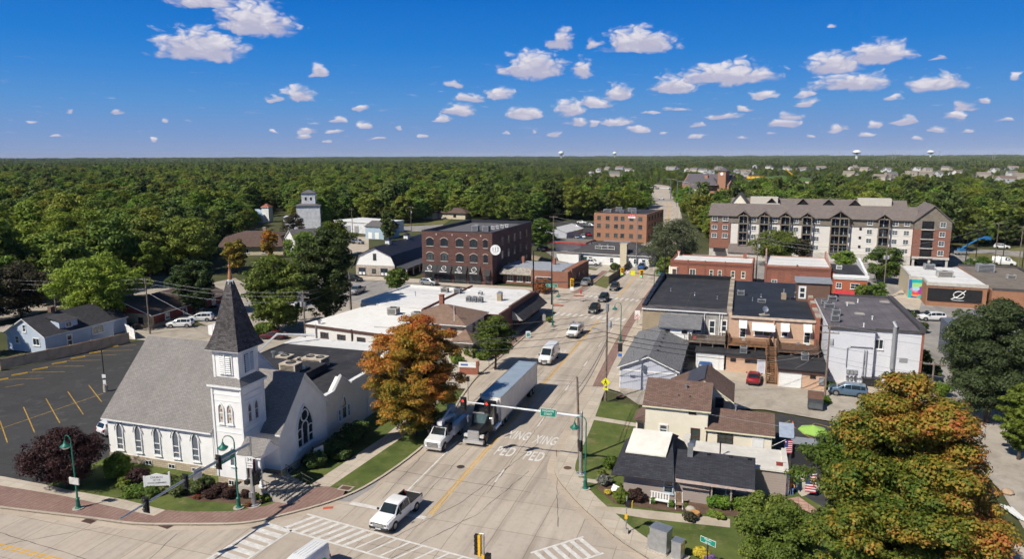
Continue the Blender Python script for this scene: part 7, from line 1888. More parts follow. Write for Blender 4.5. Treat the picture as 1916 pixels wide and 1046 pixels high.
for a,b,lb,nm,s in((647,914,'square rusty utility hatch set in the church verge','utility_hatch','sq'),(862,874,'round dark manhole cover in the near lane beside the yellow line','manhole_cover','ro'),(1062,876,'round brown manhole cover in the pale east footpath','manhole_cover','ro2')):
 p=at(a,b,.128 if s!='ro' else.0)
 m=MB()
 if s=='sq':m.box(-.7,.7,-.5,.5,0,.02,1).box(-.5,.5,-.35,.35,.02,.03,0)
 else:m.lathe([(.42,0),(.42,.012),(.01,.014)],(0,0,0),16)
 m.build(nm,[M('rusty_iron',(.13,.07,.05),.8)if s!='ro' else M('iron_cover',(.05,.04,.035),.7),CONC],None,p,label=lb,cat='manhole cover' if s!='sq' else 'hatch')
for k,(a,b,rz,lb)in enumerate(((166,976,-4,'left rusty storm drain in the gutter below the brick pavement'),(310,985,-8,'right rusty storm drain in the gutter below the brick pavement'))):
 m=MB().box(-.6,.6,-.3,.3,0,.02,0)
 for q in range(6):m.box(-.5+q*.18,-.42+q*.18,-.25,.25,.02,.025,1)
 m.build('storm_drain',[M('rusty_iron',(.13,.07,.05),.8),DARK],None,at(a,b,.006)+Vector((0,.0,.004)),(0,0,R(rz)),label=lb,cat='drain')
MB().box(-.75,.75,-.5,.5,0,.02).build('drain_grate',[M('rusty_iron',(.13,.07,.05),.8)],None,at(1161,742,.13),(0,0,R(70)),label='long brown drain grate in the paved strip before the grey garage',cat='drain')
MB().box(-.45,.45,-.2,.2,0,.02).build('tactile_plate',[M('tactile_red',(.55,.10,.04),.8)],None,at(614,951,.006),(0,0,R(28)),label='orange red tactile plate at the kerb by the church crossing',cat='tactile plate')
for k,(a,b)in enumerate(((1083,553),(1030,584),(1044,571))):MB().box(-1.2,1.2,-.4,.4,0,.02).build('tactile_plate',[M('tactile_red',(.55,.10,.04),.8)],None,at(a,b,.135),(0,0,R((10,-6,8)[k])),label='red tactile strip at the far crossing, '+('beside the hydrant','below the dark awning','at the foot of the black pole')[k],cat='tactile plate')
# vehicles
TYRE=M('tyre_rubber',(.02,.02,.021),.85,var=.1);RIM=M('alloy_rim',(.42,.42,.44),.3,.8,var=.05)
CGL=MGLASS('car_glass',(.012,.018,.02),.05,1.0);CHROME=M('chrome',(.72,.72,.73),.22,.7,var=.03)
BUMP=M('bumper_plastic',(.03,.03,.032),.6);HEADL=M('headlight_glass',(.6,.6,.58),.12,spec=.9,var=.1);TAIL=M('tail_lamp_red',(.35,.015,.012),.2)
PLATE=M('number_plate',(.55,.56,.6),.5)
def paint(name,c,metal=.25):return M('car_paint_'+name,c,.34 if max(c)>.1 else.5,metal if max(c)>.1 else 0,var=.03,coat=.8 if max(c)>.1 else.08,spec=.4 if max(c)>.1 else.25)
PW,PK,PS,PG,PR,PB,PM=paint('white',(.74,.74,.74),0),paint('black',(.012,.013,.016)),paint('silver',(.45,.46,.47),.6),paint('grey',(.12,.125,.135),.5),paint('red',(.30,.012,.02)),paint('blue',(.03,.09,.26)),paint('steel_blue',(.10,.17,.25),.3)
def ring(y,w,zb,belt,wt,top):
 h=[(w*.88,zb),(w,zb+(belt-zb)*.28),(w*1.0,belt-(belt-zb)*.22),(w*.96,belt),(wt,top-.06),(wt*.93,top)]
 return[Vector((x,y,z))for x,z in h]+[Vector((-x,y,z))for x,z in reversed(h)]
def loft_car(st,glass_side,glass_front,glass_back,split=()):
 b=MB();rings=[ring(*s)for s in st];n=12
 vs=[v for r in rings for v in r];fs=[]
 for k in range(len(rings)-1):
  for i in range(n):
   j=(i+1)%n;fs.append((k*n+i,k*n+j,(k+1)*n+j,(k+1)*n+i))
 b.raw(vs,[f[::-1]for f in fs],0,True)
 b.face(rings[0],0);b.face(list(reversed(rings[-1])),0)
 g=MB()
 def pane(q,ins=.07,off=.018):
  c=sum(q,Vector())/4;q2=[p.lerp(c,ins)for p in q]
  nn=(q2[1]-q2[0]).cross(q2[2]-q2[0]).normalized()
  if nn.dot(c-Vector((0,c.y,.7)))<0 and abs(nn.x)>.3:q2.reverse();nn=-nn
  elif abs(nn.x)<=.3 and nn.z<0:q2.reverse();nn=-nn
  g.face([p+nn*off for p in q2])
 for k in glass_side:
  for a,c in((3,4),(8,7)):pane([rings[k][a],rings[k+1][a],rings[k+1][c],rings[k][c]])
 for k in(glass_front,glass_back):
  if k is not None:
   pane([rings[k][5],rings[k][6],rings[k+1][6],rings[k+1][5]],.05)
 return b,g
KINDS=dict(sedan=dict(L=4.8,wb=1.42,r=.34,st=[(-2.4,.66,.34,.60,.56,.62),(-2.3,.84,.25,.70,.70,.73),(-1.15,.91,.22,.88,.78,.93),(-.30,.92,.22,.92,.66,1.40),(.30,.92,.22,.93,.67,1.44),(1.05,.92,.22,.95,.67,1.38),(1.75,.91,.22,.97,.74,1.04),(2.28,.86,.26,.92,.72,.98),(2.4,.70,.36,.72,.58,.76)],side=(2,3,4,5),f=2,b=5),suv=dict(L=4.8,wb=1.45,r=.38,st=[(-2.4,.70,.40,.80,.60,.84),(-2.28,.88,.30,.93,.74,.97),(-1.25,.95,.27,1.08,.82,1.14),(-.45,.96,.27,1.11,.70,1.66),(.35,.96,.27,1.12,.71,1.72),(1.5,.95,.27,1.13,.70,1.70),(2.05,.94,.28,1.13,.69,1.62),(2.32,.90,.32,1.08,.76,1.14),(2.4,.78,.40,.8,.66,.85)],side=(2,3,4,5),f=2,b=6),van=dict(L=6.0,wb=1.85,r=.37,st=[(-3.0,.72,.42,.85,.6,.9),(-2.88,.95,.3,1.05,.78,1.1),(-2.1,1.0,.28,1.3,.86,1.45),(-1.25,1.02,.28,1.42,.80,2.35),(-.2,1.02,.28,1.42,.84,2.5),(2.9,1.02,.28,1.42,.84,2.5),(3.0,.98,.36,1.4,.82,2.42)],side=(2,3),f=2,b=None),cab=dict(L=5.9,wb=1.85,r=.40,st=[(-2.95,.78,.52,.95,.66,1.0),(-2.82,.98,.42,1.06,.82,1.12),(-1.55,1.01,.38,1.18,.88,1.25),(-.85,1.01,.38,1.22,.76,1.85),(-.1,1.01,.38,1.22,.77,1.92),(.72,1.0,.38,1.22,.76,1.9),(.85,.98,.40,1.2,.76,1.78)],side=(2,3,4),f=2,b=None),)
CARMESH={}
def wheel_mesh(r,w=.24):
 k=('wheel',r,w)
 if k not in CARMESH:
  m=MB().cyl((-w/2,0,0),(w/2,0,0),r,n=18)
  q=MB()
  for s in(-1,1):
   q.cyl((s*w/2,0,0),(s*(w/2+.012),0,0),r*.62,n=14)
  CARMESH[k]=(m.mesh('wheel',TYRE),q.mesh('rim',RIM))
 return CARMESH[k]
def car(kind,mat,loc,rz,label,group=None,name=None,bed=True,simple=False,cat=None,high=0,nowin=False):
 d=KINDS['cab' if kind=='pickup' else kind]
 key=(kind,mat.name,high)
 if key not in CARMESH:
  st=d['st']
  b,g=loft_car(st,d['side'],d['f'],d['b'])
  wf=st[1][1];zf=st[1][2];bz=st[1][3];L2=d['L']/2
  for s in(-1,1):
   for y in(-d['wb'],d['wb']):
    if kind=='pickup' and y>0:continue
    b.cyl((s*.6,y,d['r']),(s*(st[3][1]+.006),y,d['r']),d['r']*1.18,n=18,mi=1)
  if kind=='pickup':
   b.box(-1.0,1.0,.86,2.95,.48,.62,0);b.box(-1.0,-.88,.86,2.95,.62,1.22,0);b.box(.88,1.0,.86,2.95,.62,1.22,0);b.box(-.88,.88,2.85,2.95,.62,1.22,0);b.box(-.88,.88,.86,.92,.62,1.22,0)
   b.box(-.88,.88,.92,2.85,.62,.64,1)
   for x0,x1,y0,y1 in((-.88,-.87,.92,2.85),(.87,.88,.92,2.85),(-.87,.87,2.84,2.85),(-.87,.87,.92,.93)):b.box(x0,x1,y0,y1,.64,1.21,1)
   for x in(-1.01,.87):b.box(x,x+.14,.9,2.96,1.22,1.26,1)
   for s in(-1,1):b.cyl((s*.6,d['wb'],d['r']),(s*1.006,d['wb'],d['r']),d['r']*1.18,n=18,mi=1)
  ms=dict(body=b.mesh('body',[mat,BUMP]),window=g.mesh('window',CGL))
  f=MB().box(-wf*.92,wf*.92,-L2-.04,-L2+.2,zf+.02,zf+.22).box(-wf*.9,wf*.9,L2-.15,L2+.05,zf+.06,zf+.26)
  ms['bumper']=f.mesh('bumper',BUMP if kind!='van' else BUMP)
  gr=MB().box(-wf*.55,wf*.55,-L2-.015,-L2+.1,zf+.26,bz-.06,0)
  for q in range(3):gr.box(-wf*.55,wf*.55,-L2-.03,-L2-.015,zf+.3+q*(bz-zf-.4)/3,zf+.34+q*(bz-zf-.4)/3,1)
  gr.box(-.26,.26,-L2-.055,-L2-.04,zf+.04,zf+.17,2)
  ms['grille']=gr.mesh('grille',[BUMP,CHROME if kind in('pickup','van','suv')else BUMP,PLATE])
  for s,nm in((-1,'hl0'),(1,'hl1')):
   ms[nm]=MB().box(s*wf*.58,s*wf*.93,-L2+.0,-L2+.22,bz-.26,bz-.05).mesh('headlight',HEADL)
   zt=st[-2][3]
   ms['t'+nm]=MB().box(s*st[-2][1]*.72,s*st[-2][1]*1.0,L2-.16,L2+.015,zt-.3,zt-.05).mesh('tail_light',TAIL)
   ms['m'+nm]=MB().box(s*(st[3][1]+.02),s*(st[3][1]+.22),st[2][0]+.32,st[2][0]+.44,st[2][3]+.02,st[2][3]+.2).mesh('mirror',BUMP if mat is PW else mat)
  CARMESH[key]=ms
 ms=CARMESH[key]
 e=empty(name or{'sedan':'sedan_car','suv':'suv_car','van':'van','pickup':'pickup_truck'}[kind],(loc[0],loc[1],(loc[2]if len(loc)>2 else 0)+.005),rz,label,cat or{'sedan':'car','suv':'car','van':'van','pickup':'pickup truck'}[kind],group)
 put('body',ms['body'],e);put('window',ms['window'],e)
 if not simple:
  put('bumper',ms['bumper'],e);put('grille',ms['grille'],e)
  for nm in('hl0','hl1'):put('headlight',ms[nm],e);put('tail_light',ms['t'+nm],e);put('mirror',ms['m'+nm],e)
 a,q=wheel_mesh(d['r'])
 ww=d['st'][3][1]-.1
 for s in(-1,1):
  for y in(-d['wb'],d['wb']):
   o=put('wheel',a,e,(s*ww,y,d['r']))
   if not simple:put('rim',q,o)
 return e
car('pickup',PW,(-28.15,53.1),R(-4.5),'white pickup with open black bed stopped over the line at the crossing')
e=car('van',PW,(-28.0,105.4),R(0),'white high roofed panel van driving behind the semi trailer')
e=car('pickup',PW,(-27.75,122.6),R(0),'white work pickup with ladder racks following the panel van')
MB().box(-.98,-.9,-.7,2.9,1.9,2.0).box(.9,.98,-.7,2.9,1.9,2.0).box(-.95,.95,.95,1.03,1.8,1.9).box(-.95,.95,2.7,2.78,1.8,1.9).box(-.98,-.9,.95,1.03,1.2,1.9).box(.9,.98,.95,1.03,1.2,1.9).box(-.98,-.9,2.7,2.78,1.2,1.9).box(.9,.98,2.7,2.78,1.2,1.9).box(-1.0,-.5,.95,2.9,1.22,1.7).box(.5,1.0,.95,2.9,1.22,1.7).build('ladder_rack',[GREYM],e)
car('suv',PK,(-28.3,143.0),R(0),'black car nearest the camera of the three dark cars on the street')
car('suv',paint('dark_blue',(.02,.026,.04)),(-28.6,155.0),R(0),'middle one of the three dark cars on the street, over the far crosswalk')
car('suv',paint('graphite',(.03,.032,.038)),(-28.6,169.3),R(0),'farthest of the three dark cars on the street, beyond the far crosswalk')
vp=at(603,1012,2.0)
e=car('van',PW,(vp.x-.35,vp.y-2.5),R(-9),'white pest control van with green logo leaving the picture at the bottom')
e.scale=(.86,.8,.84)
for k in range(5):MB().box(-.7+k*.33,-.62+k*.33,-.1,2.8,2.5,2.53).build('roof_rib',[PW],e)
GRNL=M('logo_green',(.05,.42,.04),.5);TANL=M('logo_tan',(.35,.20,.10),.5)
o=MB().lathe([(.01,0),(.42,0),(.42,.012),(.01,.012)],(0,0,0),9).build('emblem',[GRNL],e,(1.02,2.0,1.05),(0,R(84),0))
lettering('PEST',.52,e,(1.035,.75,.95),(R(90),0,R(90)),TANL);lettering('GREEN',.3,e,(1.035,.75,1.3),(R(90),0,R(90)),GRNL)
tr=empty('semi_tractor',(-27.35,74.4,.005),0,'black long nosed semi tractor with chrome grille waiting at the light','truck')
st=[(-4.05,.62,.75,1.55,.56,1.62),(-3.9,.80,.65,1.7,.6,1.78),(-2.3,.98,.62,1.85,.74,1.98),(-1.7,1.14,.62,1.95,.98,2.95),(-1.3,1.2,.62,2.0,1.04,3.15),(-.4,1.24,.62,2.05,1.12,3.75),(1.7,1.24,.62,2.05,1.14,3.95),(1.85,1.2,.7,2.05,1.1,3.9)]
b,g=loft_car(st,(3,4),None,None)
rg_=[ring(*s)for s in st]
q=[rg_[2][5],rg_[2][6],rg_[3][6],rg_[3][5]];
g.face([p.lerp(sum(q,Vector())/4,.06)+Vector((0,-.03,.02))for p in q][::-1])
for s in(-1,1):b.box(s*.85,s*1.22,-3.7,-2.3,.62,1.12,0)
b.box(-.5,.5,1.8,4.0,.7,1.0,1)
b.build('body',[PK,BUMP],tr);g.build('window',[MGLASS('truck_glass',(.05,.08,.08),.05,1.0)],tr)
w=MB().box(-.66,.66,-4.2,-4.05,.75,1.78,0)
for k in range(13):w.box(-.6+k*.1,-.56+k*.1,-4.22,-4.2,.8,1.72,1)
w.build('grille',[CHROME,GREYM],tr)
MB().box(-1.2,1.2,-4.35,-3.95,.35,.72).box(-.3,.3,-4.38,-4.35,.42,.6).build('bumper',[CHROME],tr)
for s in(-1,1):
 MB().box(s*.72,s*1.15,-4.1,-3.75,1.0,1.32).build('headlight',[HEADL],tr)
 MB().box(s*1.4,s*1.62,-2.0,-1.9,1.9,2.75).tube([(s*1.1,-1.9,2.6),(s*1.5,-1.95,2.6)],.03,5).build('mirror',[CHROME],tr)
 MB().cyl((s*1.3,-1.0,1.0),(s*1.3,1.0,1.0),.33,n=14).build('fuel_tank',[CHROME],tr)
 MB().cyl((s*1.28,1.75,1.0),(s*1.28,1.75,4.1),.09,n=8).build('exhaust_stack',[CHROME],tr)
MB().box(-1.0,1.0,-1.78,-1.2,2.98,3.06).build('sun_visor',[CHROME],tr)
for y in(-3.0,2.6,3.9):
 for s in(-1,1):
  a,q=wheel_mesh(.52,.32 if y<0 else.5);o=put('wheel',a,tr,(s*1.02,y,.52));put('rim',q,o)
tl=empty('semi_trailer',(-27.1,83.0,.005),0,'long white box trailer with grey roof behind the black tractor','trailer')
TRW=MSIDING('trailer_white',(.72,.67,.61),.6,True,.4,.22,.07)
MB().box(-1.29,1.29,-7.7,7.7,1.15,4.08,0).build('box_body',[TRW],tl)
MB().box(-1.26,1.26,-7.66,7.66,4.085,4.11,0).build('roof',[M('translucent_roof',(.30,.36,.42),.3,var=.12,scale=.5)],tl)
w=MB()
for x in(-1.32,1.24):w.box(x,x+.08,-7.74,7.74,4.02,4.14).box(x,x+.08,-7.74,7.74,1.1,1.22)
for x in(-1.32,1.24):
 for y in(-7.74,7.66):w.box(x,x+.08,y,y+.08,1.2,4.05)
w.build('rail',[GALV],tl)
MB().box(-1.0,1.0,-8.1,-7.75,2.3,3.9).box(-.8,.8,-8.2,-8.1,3.0,3.6).build('cooling_unit',[WHITE],tl)
MB().box(-.6,.6,-6.5,7.5,.95,1.14).box(.45,.6,-3,-2.8,.2,1.0).box(-.6,-.45,-3,-2.8,.2,1.0).box(-1.1,1.1,7.55,7.65,.5,.6).build('chassis',[BUMP],tl)
for y in(5.0,6.3):
 for s in(-1,1):
  a,q=wheel_mesh(.5,.5);o=put('wheel',a,tl,(s*1.0,y,.5));put('rim',q,o)
bt=empty('bucket_truck',(-31.0,71.0,.005),0,'white utility bucket truck with folded boom waiting in the shade at the kerb','truck')
st=[(-3.75,.82,.55,1.15,.7,1.2),(-3.6,1.0,.45,1.3,.86,1.36),(-2.35,1.04,.45,1.42,.92,1.5),(-1.75,1.04,.45,1.48,.8,2.15),(-1.1,1.04,.45,1.48,.82,2.22),(-.35,1.02,.45,1.48,.8,2.2)]
b,g=loft_car(st,(2,3,4),2,None)
for s in(-1,1):b.cyl((s*.6,-2.75,.45),(s*1.05,-2.75,.45),.55,n=18,mi=1)
b.build('cab',[PW,BUMP],bt);g.build('window',[CGL],bt)
w=MB().box(-1.18,-.62,-.25,3.6,.75,1.85,0).box(.62,1.18,-.25,3.6,.75,1.85,0).box(-.62,.62,-.25,3.6,.75,.95,1)
for s in(-1,1):
 for k in range(4):w.box(s*1.18,s*1.195,-.15+k*.93,.7+k*.93,.85,1.78,0)
w.build('service_body',[PW,BUMP],bt)
MB().box(-1.0,1.0,-1.75,-.5,2.3,2.36).box(-1.0,-.92,-1.7,-.4,1.5,2.36).box(.92,1.0,-1.7,-.4,1.5,2.36).build('cab_rack',[BUMP],bt)
MB().cyl((0,2.4,.95),(0,2.4,2.1),.35,n=12).tube([(0,2.4,2.2),(.1,-1.2,2.75)],.2,6).tube([(.1,-1.1,2.8),(-.35,1.8,3.0),(-.4,2.6,2.9)],.16,6).box(-.25,.35,-1.9,-1.0,2.4,2.9).build('boom',[WHITE],bt)
MB().box(-.9,-.1,2.5,3.3,2.2,3.2).build('bucket',[PW],bt)
w=MB().box(-.62,.62,-3.82,-3.74,.7,1.12,0)
for k in range(3):w.box(-.64,.64,-3.85,-3.82,.74+k*.14,.8+k*.14,1)
w.build('grille',[BUMP,CHROME],bt);MB().box(-1.05,1.05,-3.92,-3.6,.42,.68).build('bumper',[CHROME],bt)
for s in(-1,1):
 MB().box(s*.66,s*.98,-3.8,-3.62,.9,1.18).build('headlight',[HEADL],bt);MB().box(s*1.08,s*1.32,-2.1,-1.98,1.5,1.85).build('mirror',[BUMP],bt)
 for y in(-2.75,1.9):
  a,q=wheel_mesh(.44,.3);o=put('wheel',a,bt,(s*.95,y,.44));put('rim',q,o)
p=at(1409,706);car('sedan',PR,(2.75,103.7,.112),R(176),'dark red sedan parked behind the peach shop beside the stairs')
p=at(1586,741);car('suv',PM,(p.x,p.y,.112),R(-97),'steel blue off road car with black top by the alley pole')
p=at(1728,728);car('suv',PK,(p.x,p.y,.112),R(-84),'black car parked along the grey block wall behind the maple tips')
p=at(1716,598);car('suv',PW,(p.x+2.5,p.y,.03),R(-80),'white car showing its front between grey block and slate house')
p=at(1322,690);car('suv',PB,(p.x-.2,p.y+.8,.112),R(0),'dark blue car tucked behind the brown roof by the white garage door')
p=at(338,612);car('suv',PW,(p.x,p.y,.01),R(-66),'white car nearer the church in the yard by the stone workshop');p=at(366,604);car('suv',PW,(p.x,p.y+1.5,.01),R(-66),'white car with open tailgate behind its twin by the stone workshop')
p=at(400,583);car('sedan',PG,(p.x,p.y,.01),R(-70),'dark sedan in tree shade behind the two white cars')
e=empty('cargo_trailer',at(399,634,.01),R(-8),'white enclosed cargo trailer with red marks in the yard behind the church','trailer')
MB().box(-1.1,1.1,0,4.6,.45,2.35,0).box(-1.12,1.12,-.02,.0,.5,.56,1).box(1.1,1.115,.6,3.6,1.3,1.45,1).box(1.1,1.115,1.0,3.0,.9,1.0,1).box(-.02,.02,-.02,0,.5,2.3,1).build('box_body',[WHITE,M('trailer_red',(.5,.04,.04),.5)],e)
for s in(-1,1):
 a,q=wheel_mesh(.36,.22);o=put('wheel',a,e,(s*1.16,2.4,.36));put('rim',q,o)
MB().tube([(0,4.6,.5),(0,6,.5)],.05,5).build('drawbar',[BUMP],e)
p=at(203,812);car('suv',PW,(p.x+.6,p.y+1.2,.01),R(165),'white car parked behind the purple tree beside the church wall')
p=at(512,634);car('sedan',paint('maroon',(.09,.012,.018)),(p.x,p.y,.01),R(-80),'dark red car in the alley behind the black church roof',simple=True)
p=at(572,646);car('sedan',PK,(p.x,p.y,.01),R(-80),'black car in the alley under the transformer pole',simple=True)
p=at(680,655);car('sedan',PG,(p.x,p.y-.5,.01),R(-84),'dark car by the white garage wall left of the orange maple',simple=True)
for i,(k,c,a,b,rz,lb)in enumerate((('sedan',PR,648,541,10,'red car under the dark trees at the lot edge'),('pickup',PS,668,549,4,'silver pickup parked in the open lot'),('suv',PK,662,526,80,'black car before the barn doors'),('suv',PS,803,533,80,'silver car at the kerb before the brick block'),('suv',PB,700,574,20,'blue car in shade behind the white roof pole'),('suv',PW,536,575,10,'left white car glimpsed under the trees by the transformer pole'),('van',PW,556,572,10,'white van glimpsed under the trees by the transformer pole'),('suv',PG,659,455,70,'dark grey car left of its neighbour near the blue shed'),('suv',PS,671,456,70,'silver car right of its neighbour near the blue shed'))):
 car(k,c,at(a,b,.01),R(rz),lb,simple=i>3)
lot=[('pickup',PW,1018,430,60),('pickup',PB,1030,428,60),('sedan',PS,1077,425,80),('sedan',PG,1073,429,80),('sedan',PW,1089,418,80),('suv',PG,1100,425,80),('suv',PS,1106,425,80),('sedan',PS,1078,440,30),('sedan',PW,1090,445,20),('sedan',PR,1101,441,20),('suv',PB,1084,449,30),('suv',PW,1080,452,30),('suv',PS,1079,460,80),('sedan',PS,1102,457,10),('sedan',PG,1112,456,10),('suv',PB,1132,460,5),('sedan',PR,1143,460,5),('suv',PK,1153,461,5),('suv',PR,1164,461,5),('sedan',PB,1175,461,5),('sedan',PG,1185,463,5),('suv',PW,1171,477,80),('suv',PS,1180,470,80),('sedan',PR,1178,473,80),('sedan',PS,1195,468,10),('sedan',PW,1170,470,70),('sedan',PS,1013,468,40),('sedan',PR,1020,468,40),('suv',PG,1200,475,20)]
nm={PW.name:'white',PB.name:'blue',PS.name:'silver',PG.name:'dark grey',PR.name:'red',PK.name:'black'}
for k,c,a,b,rz in lot:
 kk={'pickup':'pickup','sedan':'low car','suv':'tall car'}[k]
 same=sorted(q[2]for q in lot if q[0]==k and q[1]is c)
 rank=ORD[same.index(a)]+' ' if len(same)>1 else 'only '
 car(k,c,at(a,b,.01),R(rz),f'{rank}{nm[c.name]} {kk} from the left in the lot between pub and office','cars in the office lot',simple=True)
car('pickup',PW,at(1106,496,.03),R(82),'white pickup parked side on against the pub wall');car('suv',PS,at(1096,533,.1),R(0),'grey car beside the small brick corner shop',simple=True)
car('suv',PB,at(1201,503,.03),R(0),'blue car on the street under the willow',simple=True)
for k,c,a,b,rz,lb in(('suv',PK,1229,353.5,40,'black car coming round the far bend beyond the bridge'),('sedan',PW,1211,376,85,'white car at the crossing beyond the bridge'),('sedan',PS,1238,373.5,85,'pale car crossing the far end of the bridge road'),('van',PW,1878,496,75,'white van with its back to the dry field lot'),('suv',PW,1874,465,80,'white car on the road past the dry field'),('sedan',PW,1645,512,80,'white car under the tree left of the mural'),('sedan',PB,1914,528,0,'blue car at the very right edge')):
 car(k,c,at(a,b,.05),R(rz),lb,simple=True)
bl=empty('boom_lift',at(1798,477),R(-70),'blue boom lift with raised arm beside the apartment block','boom lift');bl.scale=(.62,.62,.62);BLU=M('lift_blue',(.03,.17,.42),.5)
MB().box(-1.3,1.3,-3,3,.8,2.2).build('chassis',[GREYM],bl);MB().box(-1.2,1.2,-1.5,1.5,2.2,3.4).tube([(0,0,3.2),(0,1.5,4.4),(0,9,8.5),(0,12.5,8.9)],.42,6).box(-1.6,1.6,11.8,14.2,8.0,9.6).build('boom',[BLU],bl)
for s in(-1,1):
 for y in(-2,2):put('wheel',wheel_mesh(.6,.5)[0],bl,(s*1.2,y,.6))
 # yards, gardens, tables
def flag(parent,loc,rz,w_,h_):
 st_=MB();r_,wh=0,1
 for k in range(13):st_.face([(0,.02*math.sin(k),h_*k/13),(w_,.05,h_*k/13),(w_,.05,h_*(k+1)/13),(0,.02*math.sin(k+1),h_*(k+1)/13)],0 if k%2==0 else 1)
 st_.face([(-.0,-.006,h_*6/13),(w_*.42,-.0,h_*6/13),(w_*.42,-.0,h_),(0,-.006,h_)],2)
 return st_.build('flag',[M('flag_red',(.5,.03,.05),.8),M('flag_white',(.7,.68,.68),.8),M('flag_blue',(.05,.07,.25),.8)],parent,loc,rz)
e=empty('wall_flag',(4.15,75.2,2.0),0,'striped flag on a slanting pole at the corner of the cream house','flag');MB().tube([(0,0,0),(1.3,-.3,1.0)],.03,5).build('pole',[WHITE],e);flag(e,(1.25,-.3,-.5),(0,0,R(10)),.75,1.45)
e=empty('wall_flag',(5.3,68.6,1.7),0,'striped flag on a long white pole from the flat roofed bungalow wing','flag');MB().tube([(0,0,0),(2.6,-.2,.75)],.035,5).build('pole',[WHITE],e);flag(e,(1.65,-.2,-1.15),(0,0,R(-4)),.95,1.75)
e=empty('parasol',at(1520,838,.11),0,'lime green parasol open over a round table in the side yard','parasol');MB().cyl((0,0,0),(0,0,2.4),.03,n=6).build('pole',[GREYM],e)
LIME=M('lime_canvas',(.30,.50,.10),.7,var=.06);w=MB()
for k in range(8):
 a,b=2*math.pi*k/8,2*math.pi*(k+1)/8;w.face([(1.6*math.cos(a),1.6*math.sin(a),2.05),(1.6*math.cos(b),1.6*math.sin(b),2.05),(0,0,2.6)]).face([(1.6*math.cos(a),1.6*math.sin(a),1.92),(1.6*math.cos(b),1.6*math.sin(b),1.92),(1.6*math.cos(b),1.6*math.sin(b),2.05),(1.6*math.cos(a),1.6*math.sin(a),2.05)])
w.build('canopy',[LIME],e)
def table(loc,label,r=.6):
 e=empty('garden_table',loc,0,label,'table');MB().lathe([(.01,.7),(r,.7),(r,.74),(.01,.75)],(0,0,0),16).build('table_top',[M('table_blue_grey',(.3,.36,.46),.3)],e)
 for k in range(3):MB().tube([(.45*math.cos(k*2.1),.45*math.sin(k*2.1),0),(.1*math.cos(k*2.1),.1*math.sin(k*2.1),.7)],.025,5).build('leg',[BLACKM],e)
def chair_at(loc,rz,label,m,group=None):
 e=empty('garden_chair',loc,rz,label,'chair',group);MB().box(-.25,.25,-.25,.25,.42,.46).build('seat',[m],e);MB().box(-.25,.25,.22,.27,.46,.95).build('backrest',[m],e)
 for s in(-1,1):
  for y in(-.22,.22):MB().box(s*.23-.02,s*.23+.02,y-.02,y+.02,0,.42).build('leg',[BLACKM],e)
table(at(1521,843,.11),'round blue grey table beneath the lime parasol')
for k,a in enumerate((20,140,260)):chair_at(at(1521,843,.11)+Vector((.95*math.cos(R(a)),.95*math.sin(R(a)),0)),R(a-90),'dark garden chair drawn up to the parasol table',BLACKM,'chairs around the parasol table')
e=empty('garden_bench',at(1234,944,.14),R(-4),'white slatted bench standing against the taupe bungalow wall','bench')
w=MB()
for k in range(7):w.box(-.85+k*.26,-.72+k*.26,.22,.27,.45,1.05)
w.box(-.9,.9,.2,.29,1.0,1.08);w.build('backrest',[WHITE],e)
w=MB()
for k in range(4):w.box(-.9,.9,-.25+k*.12,-.17+k*.12,.42,.46)
w.build('seat',[WHITE],e)
for s in(-.82,.82):
 for y in(-.2,.22):MB().box(s-.04,s+.04,y-.04,y+.04,0,.45).build('leg',[WHITE],e)
e=empty('rocking_chair',at(1270,951,.14),R(10),'tan sling rocking chair with white frame beside the bench','chair');TN=M('tan_sling',(.33,.23,.15),.8);MB().box(-.28,.28,-.3,.25,.42,.46).build('seat',[TN],e);MB().face([(-.28,.25,.45),(.28,.25,.45),(.28,.55,1.25),(-.28,.55,1.25)]).face([(-.28,.25,.45),(-.28,.55,1.25),(.28,.55,1.25),(.28,.25,.45)]).build('backrest',[TN],e)
w=MB()
for s in(-.32,.32):w.tube([(s,-.5,.1),(s,0,0),(s,.55,.12)],.03,5).tube([(s,-.3,.03),(s,-.3,.65),(s,.4,.7)],.03,5).tube([(s,.2,.3),(s,.57,1.28)],.03,5)
w.build('frame',[WHITE],e)
e=empty('ladder',at(1361,950,.14),0,'white ladder leaning under the bungalow porch roof','ladder');w=MB()
for s in(-.2,.2):w.tube([(s,0,0),(s,.5,2.5)],.035,5)
for k in range(6):w.tube([(-.2,.07+k*.08,.35+k*.4),(.2,.07+k*.08,.35+k*.4)],.025,5)
w.build('rail',[WHITE],e)
e=empty('yard_sign',at(1153,925,.13),R(-35),'blank white yard sign board leaning at the bungalow flower bed','sign');MB().face([(-.6,-.2,.15),(.6,-.2,.15),(.6,.2,.75),(-.6,.2,.75)]).face([(-.6,-.17,.13),(-.6,.23,.73),(.6,.23,.73),(.6,-.17,.13)]).build('board',[WHITE],e);MB().box(-.5,-.44,-.03,.03,0,.4).box(.44,.5,-.03,.03,0,.4).build('stake',[GREYM],e)
